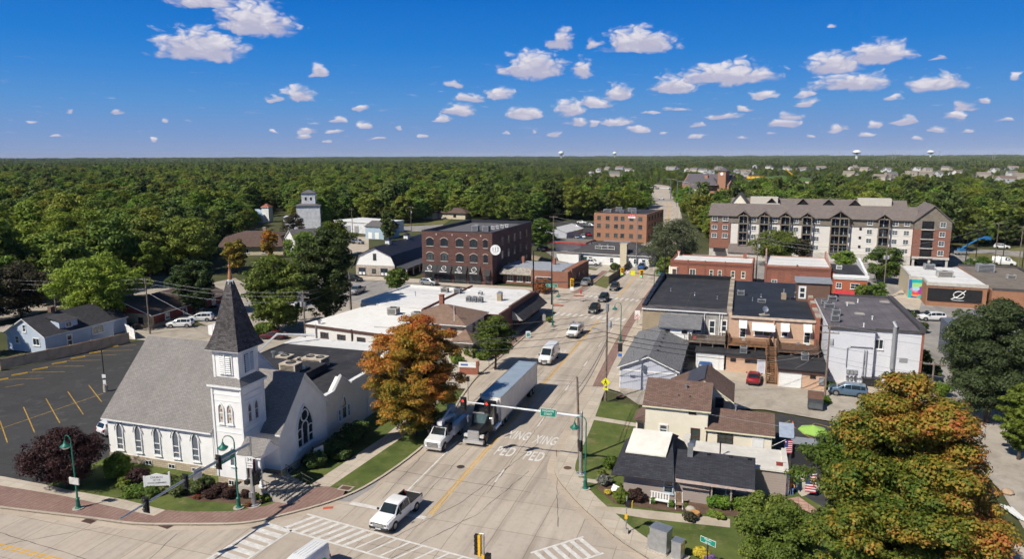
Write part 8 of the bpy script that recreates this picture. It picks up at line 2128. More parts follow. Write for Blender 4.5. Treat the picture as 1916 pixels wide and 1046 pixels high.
def scarecrow(loc,rz,shirt,legs,hat,label,seated=False):
 e=empty('scarecrow',loc,rz,label,'scarecrow',None);SK=M('straw_skin',(.45,.32,.18),.9)
 b=MB()
 if seated:b.tube([(-.1,-.45,.0),(-.1,-.42,.42),(-.1,0,.5)],.075,7);b.tube([(.12,-.45,.0),(.12,-.42,.42),(.1,0,.5)],.075,7);z=.5
 else:b.tube([(-.14,0,0),(-.11,.02,.45),(-.09,0,.85)],.075,7,r1=.1);b.tube([(.14,0,0),(.11,-.02,.45),(.09,0,.85)],.075,7,r1=.1);z=.82
 b.build('trousers',[legs],e)
 b=MB().lathe([(.17,0),(.15,.15),(.2,.42),(.17,.54),(.06,.6)],(0,0,z),10,0,.7)
 for s in(-1,1):b.tube([(s*.18,0,z+.5),(s*.33,-.06,z+.3),(s*.36,-.2,z+.1)],.065,6,r1=.045)
 b.build('shirt',[shirt],e)
 MB().ball((0,0,z+.74),.11,.12,.14,10).build('head',[SK],e)
 MB().lathe([(.22,0),(.2,.02),(.11,.03),(.1,.16),(.01,.18)],(0,0,z+.82),12).build('hat',[hat],e)
clo={n:M('cloth_'+n,c,.85)for n,c in(('red',(.5,.05,.06)),('blue',(.06,.09,.25)),('white',(.62,.6,.55)),('black',(.03,.03,.03)),('orange',(.6,.25,.05)),('denim',(.1,.15,.26)))}
scarecrow(at(1446,921,.12),0,clo['blue'],clo['denim'],clo['orange'],'scarecrow in blue shirt and orange hat by the bungalow wing wall')
scarecrow(at(1455,923,.12),R(20),clo['white'],clo['black'],clo['white'],'scarecrow in white shirt and dark trousers in the middle of the display')
scarecrow(at(1463,925,.12),R(-10),clo['red'],clo['red'],clo['blue'],'scarecrow in red with blue hat beside the white ramp board')
scarecrow(at(1478,922,.12),R(15),clo['orange'],clo['denim'],clo['orange'],'scarecrow in orange shirt seated past the white ramp board',True)
scarecrow(at(1484,921,.12),R(-20),clo['denim'],clo['blue'],clo['white'],'scarecrow in denim seated rightmost by the bungalow wing',True)
e=empty('ramp_board',at(1471,927,.12),0,'white board standing upright at the end of the scarecrow display','board');MB().box(-.2,.2,0,.6,0,2.0).build('panel',[WHITE],e)
e=empty('swing_frame',at(1449,918,.12),0,'dark metal frame with red bird box against the bungalow wing wall','frame');MB().tube([(-.4,0,0),(-.4,0,2.3),(.45,0,2.3),(.45,0,0)],.04,5).build('frame',[BLACKM],e);MB().box(.1,.8,-.25,.25,2.35,2.7).face([(.0,-.35,2.7),(.9,-.35,2.7),(.9,0,2.95),(0,0,2.95)]).face([(0,.35,2.7),(0,0,2.95),(.9,0,2.95),(.9,.35,2.7)]).build('bird_box',[RBR],e)
for k,(x,y,lb)in enumerate(((0,0,'pumpkin'),)):pass
PUM=M('pumpkin_orange',(.62,.24,.05),.6)
o=MB().ball((0,0,.14),.2,.2,.15,12).tube([(0,0,.27),(.03,0,.36)],.025,5).build('pumpkin',[PUM],None,at(1328,938,.14),label='orange pumpkin under the bungalow porch roof',cat='pumpkin')
def bin_(loc,label,m,s=(.6,.6,1.1),group=None,rz=0):
 e=empty('wheelie_bin',loc,rz,label,'bin',group);w,d,h=s;b=MB();t=.86
 vs=[(-w/2*t,-d/2*t,.08),(w/2*t,-d/2*t,.08),(w/2*t,d/2*t,.08),(-w/2*t,d/2*t,.08),(-w/2,-d/2,h*.9),(w/2,-d/2,h*.9),(w/2,d/2,h*.9),(-w/2,d/2,h*.9)]
 b.raw(vs,[(0,3,2,1),(0,1,5,4),(1,2,6,5),(2,3,7,6),(3,0,4,7)]);b.build('bin_body',[m],e);MB().box(-w*.54,w*.54,-d*.56,d*.54,h*.9,h).build('lid',[m],e)
DG=M('bin_dark_grey',(.06,.065,.075),.5)
e=empty('skip',at(1525,766,.12),R(-4),'dark dumpster with open rusty lid at the alley edge','dumpster');MB().box(-.9,.9,-.6,.6,.15,1.15,0).box(-.8,.8,-.62,-.6,.3,1.0,1).build('bin_body',[DG,M('label_dark',(.1,.11,.12),.5)],e);MB().face([(-.95,.6,1.15),(.95,.6,1.15),(.95,1.0,2.1),(-.95,1.0,2.1)]).face([(-.95,.62,1.13),(-.95,1.02,2.08),(.95,1.02,2.08),(.95,.62,1.13)]).build('lid',[M('rusty_iron',(.13,.07,.05),.8)],e)
for k,a in enumerate((1564,1576,1588,1602)):bin_(at(a,714+k,.112),('first','second','third','fourth')[k]+' grey bin from the left along the grey block wall',DG,(1.1,.8,1.0),'grey bins along the grey block wall')
for k,a in enumerate((1582,1595,1611)):MB().cyl((0,0,0),(0,0,1.2),.12,n=10).lathe([(.12,1.2),(.08,1.3),(.01,1.33)],(0,0,0),10).build('red_bollard',[M('bollard_red',(.55,.03,.03),.5)],None,at(a,716,.112),label=('left','middle','right')[k]+' red bollard between the bins of the grey block',cat='bollard',group='red bollards by the bins')
bin_(at(1628,722,.112),'wide dark dumpster at the foot of the grey block wall',M('bin_black',(.03,.03,.035),.5),(2.2,1.2,1.2))
e=empty('traffic_cone',at(1483,799,.118),0,'orange traffic cone with white band on the black side lot','cone');MB().lathe([(.2,.03),(.15,.25),(.09,.5),(.04,.7),(.01,.72)],(0,0,0),10).box(-.22,.22,-.22,.22,0,.03).build('body',[M('cone_orange',(.7,.13,.02),.6)],e);MB().lathe([(.153,.25),(.1,.46)],(0,0,0),10).build('band',[WHITE],e)
e=empty('garden_shed',(6.0,75.6,.11),0,'black painted garden shed beside the cream house','shed');MB().box(.2,2.7,0,1.6,0,2.3).build('wall',[MSIDING('black_boards',(.035,.035,.04),.3,True)],e);MB().box(.1,2.8,-.1,1.7,2.3,2.42).build('roof',[GREYM],e)
MB().face([(-.6,-.3,2.0),(.9,-.3,2.0),(.9,1.5,3.0),(-.6,1.5,3.0)]).build('awning',[M('blue_grey_sheet',(.28,.33,.42),.5)],e,(-.5,1.2,.5))
surface('brick_terrace',px((1462,935),(1495,930),(1530,955),(1510,975),(1475,955),z=.12),.125,gmat('crazy_paving',(.40,.22,.17),(.50,.34,.27),1.2,2.5,.9,((0,0),.8,.6)))
surface('garden_path',px((1475,900),(1500,885),(1545,915),(1500,930),z=.12),.121,GRITM)
PB_=M('planter_tan',(.5,.26,.1),.8)
e=empty('wheel_cart',at(1300,968,.12),R(-20),'wooden half barrel planter with dry stems on the bungalow path','planter');MB().lathe([(.35,0),(.45,.25),(.42,.5),(.38,.5),(.01,.45)],(0,0,0),12).build('tub',[PB_],e)
MB().ball((0,0,.2),.5,.35,.3,10).build('boulder',[CONC],None,at(1292,957,.1),label='pale rounded boulder beside the barrel planter on the path',cat='boulder')
for k,(x,y)in enumerate(((0,0),(.6,.5),(1.4,.2),(.9,-1),(2.0,-.6),(2.8,.3))):
 o=at(1700,588);e=empty('picnic_table',(o.x+x*2.2-2,o.y+y*2.0,.03),R(20),ORD[k]+' dark slatted picnic table in the group on the plaza beside the slate house','table','picnic tables on the plaza');MB().box(-.9,.9,-.4,.4,.7,.76).build('table_top',[BLACKM],e)
 for s in(-.75,.75):MB().box(-.9,.9,s-.14,s+.14,.42,.47).build('seat',[BLACKM],e)
 MB().box(-.7,-.6,-.8,.8,0,.7).box(.6,.7,-.8,.8,0,.7).build('frame',[BLACKM],e)
for a,b,m,lb in((1300,640,clo['red'],'red folding chair on the grey timber deck'),(1322,640,GREYM,'grey lounger folded on the grey timber deck'),(1392,640,WHITE,'white folded parasol leaning on the brown deck'),(1402,650,WOODG,'wooden deck chair before the wide awning'),(1455,642,WOODG,'wooden deck chair at the dark deck rail'),(1490,638,GREYM,'grey chair at the middle of the dark deck'),(1512,655,WHITE,'white cool box at the right end of the dark deck')):
 q=at(a,b,3.12);chair_at((q.x,min(q.y,112.6),3.22 if a<1345 else 3.12),R(20),lb,m)
 # trees and shrubs
BARK=M('bark',(.085,.065,.05),.95,var=.35,scale=3)
def leaf_mesh(name,lobes,n,size,mat,seed,shell=(.62,1.06),flat=.5,up=.25,asp=.75):
 g=np.random.default_rng(seed)
 L=np.array(lobes,float)
 wgt=(L[:,3]*L[:,4]+L[:,4]*L[:,5]+L[:,3]*L[:,5]);wgt/=wgt.sum()
 k=g.choice(len(L),n,p=wgt)
 d=g.normal(size=(n,3));d[:,2]+=up;d/=np.linalg.norm(d,axis=1)[:,None]
 rad=shell[0]+(shell[1]-shell[0])*g.random(n)**.6
 c=L[k,:3]+d*L[k,3:6]*rad[:,None]
 nn=d/L[k,3:6];nn/=np.linalg.norm(nn,axis=1)[:,None]
 nn=nn+g.normal(size=(n,3))*flat+np.array([0,0,.25]);nn/=np.linalg.norm(nn,axis=1)[:,None]
 t=np.cross(nn,g.normal(size=(n,3)));t/=np.linalg.norm(t,axis=1)[:,None]
 b=np.cross(nn,t)
 s=(size*(.55+.9*g.random(n)))[:,None]
 j=lambda:(1+(g.random((n,1))-.5)*.5)
 v=np.stack([c-t*s*.5*j(),c-b*s*.5*asp*j()+nn*s*.12,c+t*s*.5*j(),c+b*s*.5*asp*j()+nn*s*.12],1).reshape(-1,3)
 me=bpy.data.meshes.new(name)
 me.vertices.add(4*n);me.vertices.foreach_set('co',v.ravel())
 me.loops.add(4*n);me.loops.foreach_set('vertex_index',np.arange(4*n,dtype=np.int32))
 me.polygons.add(n);me.polygons.foreach_set('loop_start',np.arange(0,4*n,4,dtype=np.int32))
 me.materials.append(mat);me.update(calc_edges=True)
 return me
def lobes_of(seed,W,z0,z1,m,r=.3,squash=.85,top=1.0,taper=0.0,W2=None):
 """clumps spread over the shell of a crown W wide between z0 and z1"""
 g=random.Random(seed);out=[];W2=W2 or W;cz,hz=(z0+z1)/2,(z1-z0)/2
 for i in range(m):
  u=1-2*(i+.5)/m;a=i*2.39996+g.uniform(-.5,.5)
  u=max(-.96,min(.98,u+g.uniform(-.12,.12)))
  rr=math.sqrt(max(0,1-u*u))*g.uniform(.55,1.0)
  rr*=(1-taper*max(0,u))*(1 if u>-.4 else.85)
  s=r*g.uniform(.65,1.25)
  out.append((W/2*(1-r*.8)*rr*math.cos(a),W2/2*(1-r*.8)*rr*math.sin(a),cz+hz*(1-r*.7)*u*g.uniform(.8,1.0),W/2*s,W2/2*s,hz*s*squash+W*.03))
 out.append((0,0,cz,W*.30,W2*.30,hz*.62))
 return out
def clumps(big,per,k,seed,low=-.35):
 """small sprays sitting on the outside of the big boughs"""
 g=random.Random(seed);out=[]
 for(x,y,z,a,b,c)in big[:-1]:
  for q in range(per):
   u=g.uniform(low,.95);t=g.uniform(0,6.283);rr=math.sqrt(1-u*u);s=k*g.uniform(.6,1.35)
   out.append((x+a*.88*rr*math.cos(t),y+b*.88*rr*math.sin(t),z+c*.88*u,s*1.15,s*1.15,s*.62))
 return out
def trunk_mesh(name,h,r,z_crown,W,seed,limbs=6):
 g=random.Random(seed);m=MB()
 m.tube([(0,0,-.1),(g.uniform(-.1,.1),g.uniform(-.1,.1),h*.3),(g.uniform(-.2,.2),g.uniform(-.2,.2),h*.62),(0,0,h*.9)],r,8,r1=r*.25)
 for k in range(limbs):
  a=k*2.4+g.uniform(-.4,.4);z=z_crown*g.uniform(.75,1.3);L_=W*g.uniform(.25,.4)
  m.tube([(0,0,z),(L_*.45*math.cos(a),L_*.45*math.sin(a),z+L_*.5),(L_*math.cos(a),L_*math.sin(a),min(h*.95,z+L_*1.05))],r*.5,5,r1=r*.12)
 return m.mesh(name,BARK)
def tree(loc,crown_me,trunk_me,label,group=None,rz=0.0,scale=1.0,name='tree',cat='tree'):
 e=empty(name,loc,rz,label,cat,group);e.scale=(scale,)*3 if not isinstance(scale,tuple)else scale
 if trunk_me:put('trunk',trunk_me,e)
 put('crown',crown_me,e)
 return e
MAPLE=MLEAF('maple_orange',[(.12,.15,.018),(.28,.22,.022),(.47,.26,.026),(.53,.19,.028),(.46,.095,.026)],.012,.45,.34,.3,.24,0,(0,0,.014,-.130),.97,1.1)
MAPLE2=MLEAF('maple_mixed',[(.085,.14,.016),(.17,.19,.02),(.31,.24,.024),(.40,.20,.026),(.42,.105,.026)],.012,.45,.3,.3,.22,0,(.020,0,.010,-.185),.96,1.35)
LEAFG=MLEAF('leaf_green',[(.063,.119,.012),(.121,.190,.019),(.199,.253,.027)],.045,.5,.3,.22,.2,.7,stand=.75)
LEAFB=MLEAF('leaf_bright',[(.079,.156,.012),(.148,.245,.015),(.247,.310,.021)],.045,.45,.3,.3,.25,.7,stand=.75)
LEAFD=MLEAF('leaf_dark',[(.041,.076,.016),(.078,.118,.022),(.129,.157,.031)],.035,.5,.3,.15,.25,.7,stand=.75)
LEAFO=MLEAF('leaf_olive',[(.082,.121,.015),(.140,.193,.021),(.207,.243,.026)],.045,.45,.3,.22,.25,.7,stand=.75)
LEAFW=MLEAF('leaf_willow',[(.072,.090,.038),(.102,.120,.054),(.138,.150,.070)],.02,.5,.3,.2,.3,.2)
LEAFP=MLEAF('leaf_purple',[(.028,.012,.014),(.05,.02,.02),(.075,.032,.028)],.02,.5,.4,.15,.5,.1)
LEAFL=MLEAF('leaf_lime',[(.09,.15,.012),(.14,.20,.016),(.18,.22,.02)],.02,.4,.3,.35,.3,.1)
LEAFY=MLEAF('leaf_yellow',[(.117,.172,.016),(.185,.230,.021),(.235,.241,.023)],.045,.4,.3,.28,.25,.4,stand=.75)
LEAFX=MLEAF('leaf_dull',[(.044,.037,.022),(.068,.061,.031),(.090,.086,.039)],.02,.5,.3,.2,.3,.2)
W,h=13.8,14.2
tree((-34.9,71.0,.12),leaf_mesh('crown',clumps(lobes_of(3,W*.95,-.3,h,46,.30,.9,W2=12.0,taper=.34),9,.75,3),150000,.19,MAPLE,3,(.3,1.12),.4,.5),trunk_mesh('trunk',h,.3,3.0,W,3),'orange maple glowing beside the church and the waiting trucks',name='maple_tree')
W,h=13.6,18.0
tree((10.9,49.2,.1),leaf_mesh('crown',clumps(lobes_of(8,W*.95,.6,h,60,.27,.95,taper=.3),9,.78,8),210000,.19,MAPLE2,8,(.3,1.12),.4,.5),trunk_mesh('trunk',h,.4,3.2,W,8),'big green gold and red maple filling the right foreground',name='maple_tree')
W,h=7.0,6.6
tree((3.6,53.2,.1),leaf_mesh('crown',clumps(lobes_of(12,W*.95,.5,h,34,.3,.9),8,.5,12),60000,.165,LEAFG,12,(.3,1.1),.45,.5),trunk_mesh('trunk',h,.16,1.6,W,12),'bushy green tree between bungalow garden and big maple')
def tree_px(xc,yb,yt,wpx,mat,n,size,label,seed,m=40,r=.28,z0=.14,group=None,name='tree',taper=0.0,dx=0,shell=(.6,1.06),squash=.9,depth=None):
 p=at(xc,yb);h=zat(yt,p)if dx==0 else zat(yt,p)
 d=(p-CAM).dot(_fw);W=wpx*d/FPX
 return tree((p.x,p.y,0),leaf_mesh('crown',clumps(lobes_of(seed,W*.93,h*z0,h*.97,max(14,m//2),r*1.15,squash,taper=taper),8,W*.058+.14,seed,-.75),int(n*1.5),size*.78,mat,seed,(.3,1.12),.5,.5),trunk_mesh('trunk',h,max(.12,h*.022),h*.3,W,seed),label,group,name=name)
tree_px(1846,792,552,185,MLEAF('leaf_locust',[(.034,.058,.018),(.060,.09,.028),(.095,.125,.045)],.015,.45,.3,.2,.3,0),90000,.26,'broad feathery green locust tree hiding the slate house',21,110,.22,.06,name='locust_tree',shell=(.5,1.1))
tree_px(1905,862,712,92,LEAFL,11000,.34,'lime green tree cut by the right edge of the picture',22,40,.26,.1)
tree_px(927,692,588,92,LEAFO,13000,.3,'olive green street tree on the pavement before the tan house',23,44,.24,.2,name='street_tree',taper=.35)
tree_px(126,912,806,160,LEAFP,20000,.22,'wide dark purple leaved tree at the church lot corner',24,60,.24,.12,name='plum_tree',shell=(.5,1.1))
tree_px(742,552,499,52,LEAFO,6000,.4,'small olive tree alone in front of the barn porch',25,30,.3,.15)
tree_px(520,622,478,155,LEAFG,22000,.5,'round green tree behind the church spire',26,60,.27,.01)
tree_px(612,612,412,128,LEAFD,26000,.5,'tall dark shaggy tree left of the barn',27,64,.25,.01,shell=(.45,1.12))
tree_px(365,592,477,100,LEAFD,12000,.5,'dark green oak left of the church spire',28,44,.27,.1,shell=(.5,1.1))
tree_px(444,512,444,56,MLEAF('maple_gold',[(.11,.13,.016),(.28,.22,.018),(.40,.20,.02)],.012,.4,.3,.3,.3,0),7000,.5,'orange and gold maple before the mansard building',29,34,.28,.08,name='maple_tree')
tree_px(505,482,426,42,MAPLE,5000,.5,'rusty orange maple right of the mansard building',30,30,.28,.08,name='maple_tree')
tree_px(190,612,470,180,LEAFB,20000,.5,'bright green tree over the stone workshop',31,60,.24,.12)
tree_px(283,540,448,70,LEAFB,8000,.5,'thin bright green tree standing alone on the side road verge',32,30,.28,.3)
tree_px(355,512,406,140,LEAFO,12000,.6,'broad olive tree with domed crown behind the side road',33,44,.26,.15)
tree_px(40,596,492,150,LEAFX,16000,.45,'dull grey brown tree with thinning leaves behind the blue house',34,56,.22,.1,shell=(.4,1.12))
tree_px(145,530,388,190,LEAFB,20000,.6,'large bright green tree on the far side of the side road',35,60,.24,.1)
tree_px(20,560,440,110,LEAFO,11000,.6,'olive tree at the left edge behind the dull tree',36,44,.26,.1)
tree_px(230,500,395,120,LEAFG,12000,.6,'mid green tree right of the large bright tree',37,44,.26,.1)
tree_px(728,452,388,46,LEAFD,6000,.6,'dark pointed conifer before the blue shed',38,34,.28,.05,name='conifer_tree',taper=.75)
tree_px(1256,510,408,128,LEAFW,22000,.42,'grey green weeping willow over the street at the bridge foot',39,70,.2,.04,name='willow_tree',shell=(.45,1.12),squash=1.3)
tree_px(1244,522,478,40,LEAFY,5000,.4,'yellow green shrubby tree under the willow',40,26,.3,.02)
tree_px(1452,500,432,110,LEAFO,12000,.45,'wide olive tree before the apartment block',41,48,.24,.2)
tree_px(1500,503,442,42,LEAFX,4500,.45,'brownish tree joined to the olive tree before the apartments',42,26,.28,.25)
tree_px(1655,530,456,78,LEAFG,11000,.42,'loose green tree behind the orange brick shop',43,44,.24,.06)
tree_px(1578,505,464,46,LEAFB,5000,.42,'small bright tree behind the red brick hall',44,26,.3,.05)
tree_px(1612,562,530,34,LEAFG,4000,.36,'left rounded bush beside the orange brick shop',45,24,.32,.02,name='bush')
tree_px(1640,562,527,38,LEAFG,4500,.36,'right rounded bush beside the orange brick shop',46,24,.32,.02,name='bush')
tree_px(1012,470,402,62,LEAFG,8000,.6,'green tree just right of the brick block',47,40,.26,.02)
tree_px(1322,440,378,50,LEAFG,6000,.6,'green tree left of the apartment block beside the bridge',48,34,.28,.02)
tree_px(575,500,430,90,LEAFG,8000,.55,'green tree in front of the grain elevator',49,38,.26,.06)
tree_px(630,480,408,80,LEAFB,8000,.55,'bright green tree right of the grain elevator',50,38,.26,.06)
tree_px(552,470,398,60,LEAFX,5000,.5,'sparse tree with thin branches against the elevator wall',51,30,.26,.1,shell=(.4,1.15))
tree_px(1828,512,482,56,LEAFG,4000,.5,'low green tree beside the white van in the lot',52,26,.3,.05)
tree_px(1015,548,523,56,MLEAF('leaf_redorange',[(.32,.09,.03),(.38,.11,.04),(.16,.12,.02)],.02,.4,.4,.3,.4,0),3500,.32,'bright red orange shrub tree before the small brick shop',53,26,.3,.05)
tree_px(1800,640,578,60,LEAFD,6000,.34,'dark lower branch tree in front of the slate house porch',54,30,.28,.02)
tree_px(1725,690,655,40,LEAFG,4000,.3,'green shrub in the gap beside the grey block',55,26,.3,.02,name='bush')
def shrub(loc,w_,h,mat,n,size,label,seed,name='shrub',group=None,m=16):
 return tag(put(name,leaf_mesh('shrub',lobes_of(seed,w_,0,h,m,.36,.9),n,size,mat,seed),None,loc),label,'shrub',group)
MUM=MLEAF('leaf_maroon',[(.035,.017,.014),(.065,.03,.022)],.02,.5,.3,.1,.8,.1)
HYD=MLEAF('leaf_hydrangea',[(.05,.09,.015),(.10,.13,.03),(.24,.26,.09)],.02,.45,.6,.25,1.2,.1)
shrub(at(222,893,.1),3.2,2.4,LEAFB,4500,.2,'round bright green shrub at the church wall corner',60)
shrub(at(263,905,.1),2.6,1.5,LEAFP,3500,.18,'dark purple shrub behind the church sign',61)
for k,(a,b,w_)in enumerate(((236,912,2.6),(255,925,3.0),(284,928,2.0))):shrub(at(a,b,.1),w_,.9,LEAFG,2500,.17,('left','middle','right')[k]+' low spreading green shrub around the church sign',62+k,group='low shrubs around the church sign')
for k,(a,b,w_)in enumerate(((316,915,2.6),(340,921,3.0),(366,922,2.4),(384,915,1.8))):shrub(at(a,b,.1),w_,1.4,HYD,3500,.19,('first','second','third','fourth')[k]+' pale flowering hydrangea from the left along the church wall',66+k,'hydrangea_shrub','hydrangeas along the church wall')
for k,(a,b)in enumerate(((376,922),(394,932),(412,920),(428,932),(448,921),(462,930))):shrub(at(a,b,.1),1.7,.85,MUM,2200,.14,'round maroon barberry in the mulch bed before the tower',72+k,'barberry_shrub','maroon barberries before the tower')
for k,(a,b)in enumerate(((478,935),(497,938),(512,933))):shrub(at(a,b,.1),1.2,.7,LEAFB,1400,.16,('left','middle','right')[k]+' leafy green plant at the foot of the church steps',80+k,group='plants at the foot of the steps')
REDF=MLEAF('flower_red',[(.45,.04,.03),(.04,.08,.015)],.02,.4,.9,.2,3.0,0)
shrub(at(369,934,.1),.9,.35,REDF,500,.1,'red flowers at the edge of the mulch bed left of the lamp',84,'flower_clump');shrub(at(466,949,.1),.8,.4,REDF,500,.1,'red flowers beside the signal pole footing',85,'flower_clump')
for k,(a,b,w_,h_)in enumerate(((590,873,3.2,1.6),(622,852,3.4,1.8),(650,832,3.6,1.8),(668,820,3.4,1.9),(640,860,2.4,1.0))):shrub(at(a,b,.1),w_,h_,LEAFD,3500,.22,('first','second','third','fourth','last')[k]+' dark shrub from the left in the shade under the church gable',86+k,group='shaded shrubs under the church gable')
YF=MLEAF('flower_yellow',[(.62,.48,.02),(.75,.58,.03)],.01,.3,.4,.3,2,0);VF=MLEAF('flower_violet',[(.22,.12,.32),(.3,.2,.42)],.01,.3,.4,.3,2,0)
shrub(at(1311,1042,.1),1.5,.75,YF,1800,.13,'mound of yellow flowers at the foot of the green street sign',92,'flower_clump');shrub(at(1329,1052,.1),1.1,.5,VF,1200,.12,'violet flowers beside the yellow mound under the street sign',93,'flower_clump')
shrub(at(1162,940,.12),1.9,1.2,LEAFL,2600,.18,'yellow green hosta shrub behind the walk light post',94);shrub(at(1190,938,.12),1.8,1.2,MUM,2400,.16,'dark maroon shrub against the bungalow wall',95)
for k,(a,b)in enumerate(((1222,943),(1255,949),(1284,953))):shrub(at(a,b,.12),.7,.6,LEAFG,900,.12,('left','middle','right')[k]+' small clipped green shrub along the bungalow wall',96+k,group='clipped shrubs along the bungalow wall')
shrub(at(1130,908,.12),1.7,1.0,MLEAF('leaf_silver',[(.16,.17,.14),(.26,.26,.22)],.01,.4,.4,.2,2,0),2000,.15,'silvery shrub at the corner of the bungalow bed',99);shrub(at(1137,925,.12),.9,.5,YF,400,.12,'few yellow flowers left of the white yard sign',100,'flower_clump');shrub(at(1141,877,.12),1.6,1.4,LEAFB,2000,.17,'bright shrub at the lawn side of the steep roof',101);shrub(at(1125,892,.12),1.1,.7,LEAFO,1200,.15,'olive clump at the tip of the bungalow bed',102);shrub(at(1158,915,.12),.9,.6,LEAFG,900,.13,'round green shrub behind the white yard sign',103)
for k,(a,b,w_,h_)in enumerate(((1336,950,1.8,1.2),(1352,952,1.8,1.2),(1378,953,1.8,1.1),(1333,966,1.0,.5),(1345,970,1.2,.5))):shrub(at(a,b,.12),w_,h_,LEAFB if k<3 else LEAFG,2200,.17,('left leafy vine before the porch','middle leafy vine before the porch by the ladder','right leafy vine before the porch','low clump at the left of the front bed','low clump at the right of the front bed')[k]+' of the bungalow',104+k,group='bungalow porch planting')
shrub(at(1291,975,.12),1.4,.8,LEAFX,1500,.14,'dry brown stems in the barrel planter on the path',109)
shrub(at(880,668,.12),3.2,2.2,LEAFB,3000,.24,'pale flowering bush before the tan house porch',110);shrub(at(905,672,.12),3.0,1.4,LEAFL,2500,.22,'yellow green hedge between sign and street tree',111);shrub(at(1027,602,.12),1.6,1.0,LEAFL,1500,.18,'bright green planter bush at the corner kerb',112);shrub(at(855,680,.12),2.6,1.6,LEAFG,2500,.22,'dark green bush at the foot of the flagpole',113)
for k,(a,b)in enumerate(((1313,700),(1335,712),(1545,755),(1553,728))):shrub(at(a,b,.11),1.8,1.0,LEAFB,1300,.2,('weedy green clump by the white garage door','weedy green clump behind the brown roof','grassy clump at the foot of the alley pole','grassy clump beside the blue car')[k],114+k)
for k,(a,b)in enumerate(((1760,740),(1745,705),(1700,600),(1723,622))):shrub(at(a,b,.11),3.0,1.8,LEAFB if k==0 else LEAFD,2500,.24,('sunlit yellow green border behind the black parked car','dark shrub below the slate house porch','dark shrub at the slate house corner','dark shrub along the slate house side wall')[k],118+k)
shrub(at(495,628),5.0,2.2,LEAFG,4000,.3,'clipped green hedge in the alley right of the spire',122,'hedge');shrub(at(1150,505),3.5,2.0,LEAFD,2000,.3,'dark bush at the pub corner',123);shrub(at(943,478),8,3.2,LEAFG,3000,.5,'green hedge behind the brick block',124,'hedge')
# woods and town trees to the horizon
def inside(p,poly):
 x,y=p;c=False;n=len(poly)
 for i in range(n):
  (x1,y1),(x2,y2)=poly[i],poly[i-1]
  if(y1>y)!=(y2>y)and x<(x2-x1)*(y-y1)/(y2-y1)+x1:c=not c
 return c
def P2(*pts):return[tuple(at(a,b)[:2])for a,b in pts]
CLEAR=[P2((-60,1046),(-60,585),(90,585),(330,520),(330,505),(400,505),(400,520),(640,520),(640,440),(610,425),(640,418),(735,420),(850,408),(1000,420),(1040,413),(1112,413),(1206,405),(1212,368),(1226,347),(1252,347),(1258,368),(1284,408),(1310,450),(1330,480),(1770,490),(1800,462),(1990,462),(1990,1046)),[(-14,205),(58,200),(62,277),(-9,281)],P2((395,520),(405,450),(505,452),(540,428),(612,428),(640,520)),P2((470,452),(480,396),(545,396),(550,452)),P2((410,480),(415,455),(500,455),(520,480)),P2((545,470),(548,425),(600,425),(604,470)),P2((620,470),(620,430),(720,428),(720,470)),P2((1272,398),(1272,345),(1378,338),(1384,396)),P2((1385,352),(1390,333),(1530,333),(1540,352)),P2((870,390),(870,380),(975,380),(985,391)),P2((980,366),(985,357),(1032,357),(1030,366)),P2((485,412),(485,398),(535,398),(535,412)),]
HOUSES=[tuple(at(a,b)[:2])for a,b in spots]
ng=np.random.default_rng(42)
FMATS=[LEAFG,LEAFO,LEAFB,LEAFD,LEAFG,LEAFY]
fcrown,ftrunk=[],[]
for k in range(8):
 W,h=9.6+(k%3)*1.1,11.5+(k%4)*1.2
 fcrown.append(leaf_mesh('crown',clumps(lobes_of(200+k,W*.95,h*.06,h,20,.3,.9,taper=.1*(k%3)),6,1.0,200+k),4600,.60,(LEAFG,LEAFO,LEAFB,LEAFD,LEAFG,LEAFO,LEAFG,LEAFY)[k],200+k,(.3,1.1),.32,.55))
 ftrunk.append(trunk_mesh('trunk',h,.28,h*.25,W,200+k,4))
pts=[]
d=120.0
half=math.atan(958/FPX)+.05
while d<2100:
 s=6.7 if d<600 else 6.9+(d-600)/160
 n=int((2*half)*d/s)
 for i in range(n):
  a=-half+2*half*(i+ng.random())/n
  dd=d+(ng.random()-.5)*s
  x,y=dd*math.sin(a-YAW),dd*math.cos(a-YAW)
  p=Vector((x,y,0))-CAM
  if any(inside((x,y),c)for c in CLEAR):continue
  right=(a>-.02 and dd>520)
  if right and dd>520:
   if ng.random()<(.62 if a>.06 else.4):continue
   if any((x-hx)**2+(y-hy)**2<13**2 or(abs(math.atan2(hx,hy)-math.atan2(x,y))<13/dd and 0<math.hypot(hx,hy)-dd<22+dd*.17)for hx,hy in HOUSES):continue
  pts.append((x,y,dd,a))
 d+=s*.92
pts.sort(key=lambda q:q[2])
near,rest=pts[:205],pts[205:]
def lab(a):
 return 'leafy tree in the dense wood beyond the town edge'
for(x,y,dd,a)in near:
 k=int(ng.integers(8));sc_=float(.62+.75*ng.random()**1.3)
 tree((x,y,0),fcrown[k],ftrunk[k],lab(a),'woodland trees',float(ng.random()*6.28),(sc_,sc_,sc_*float(.85+.35*ng.random())))
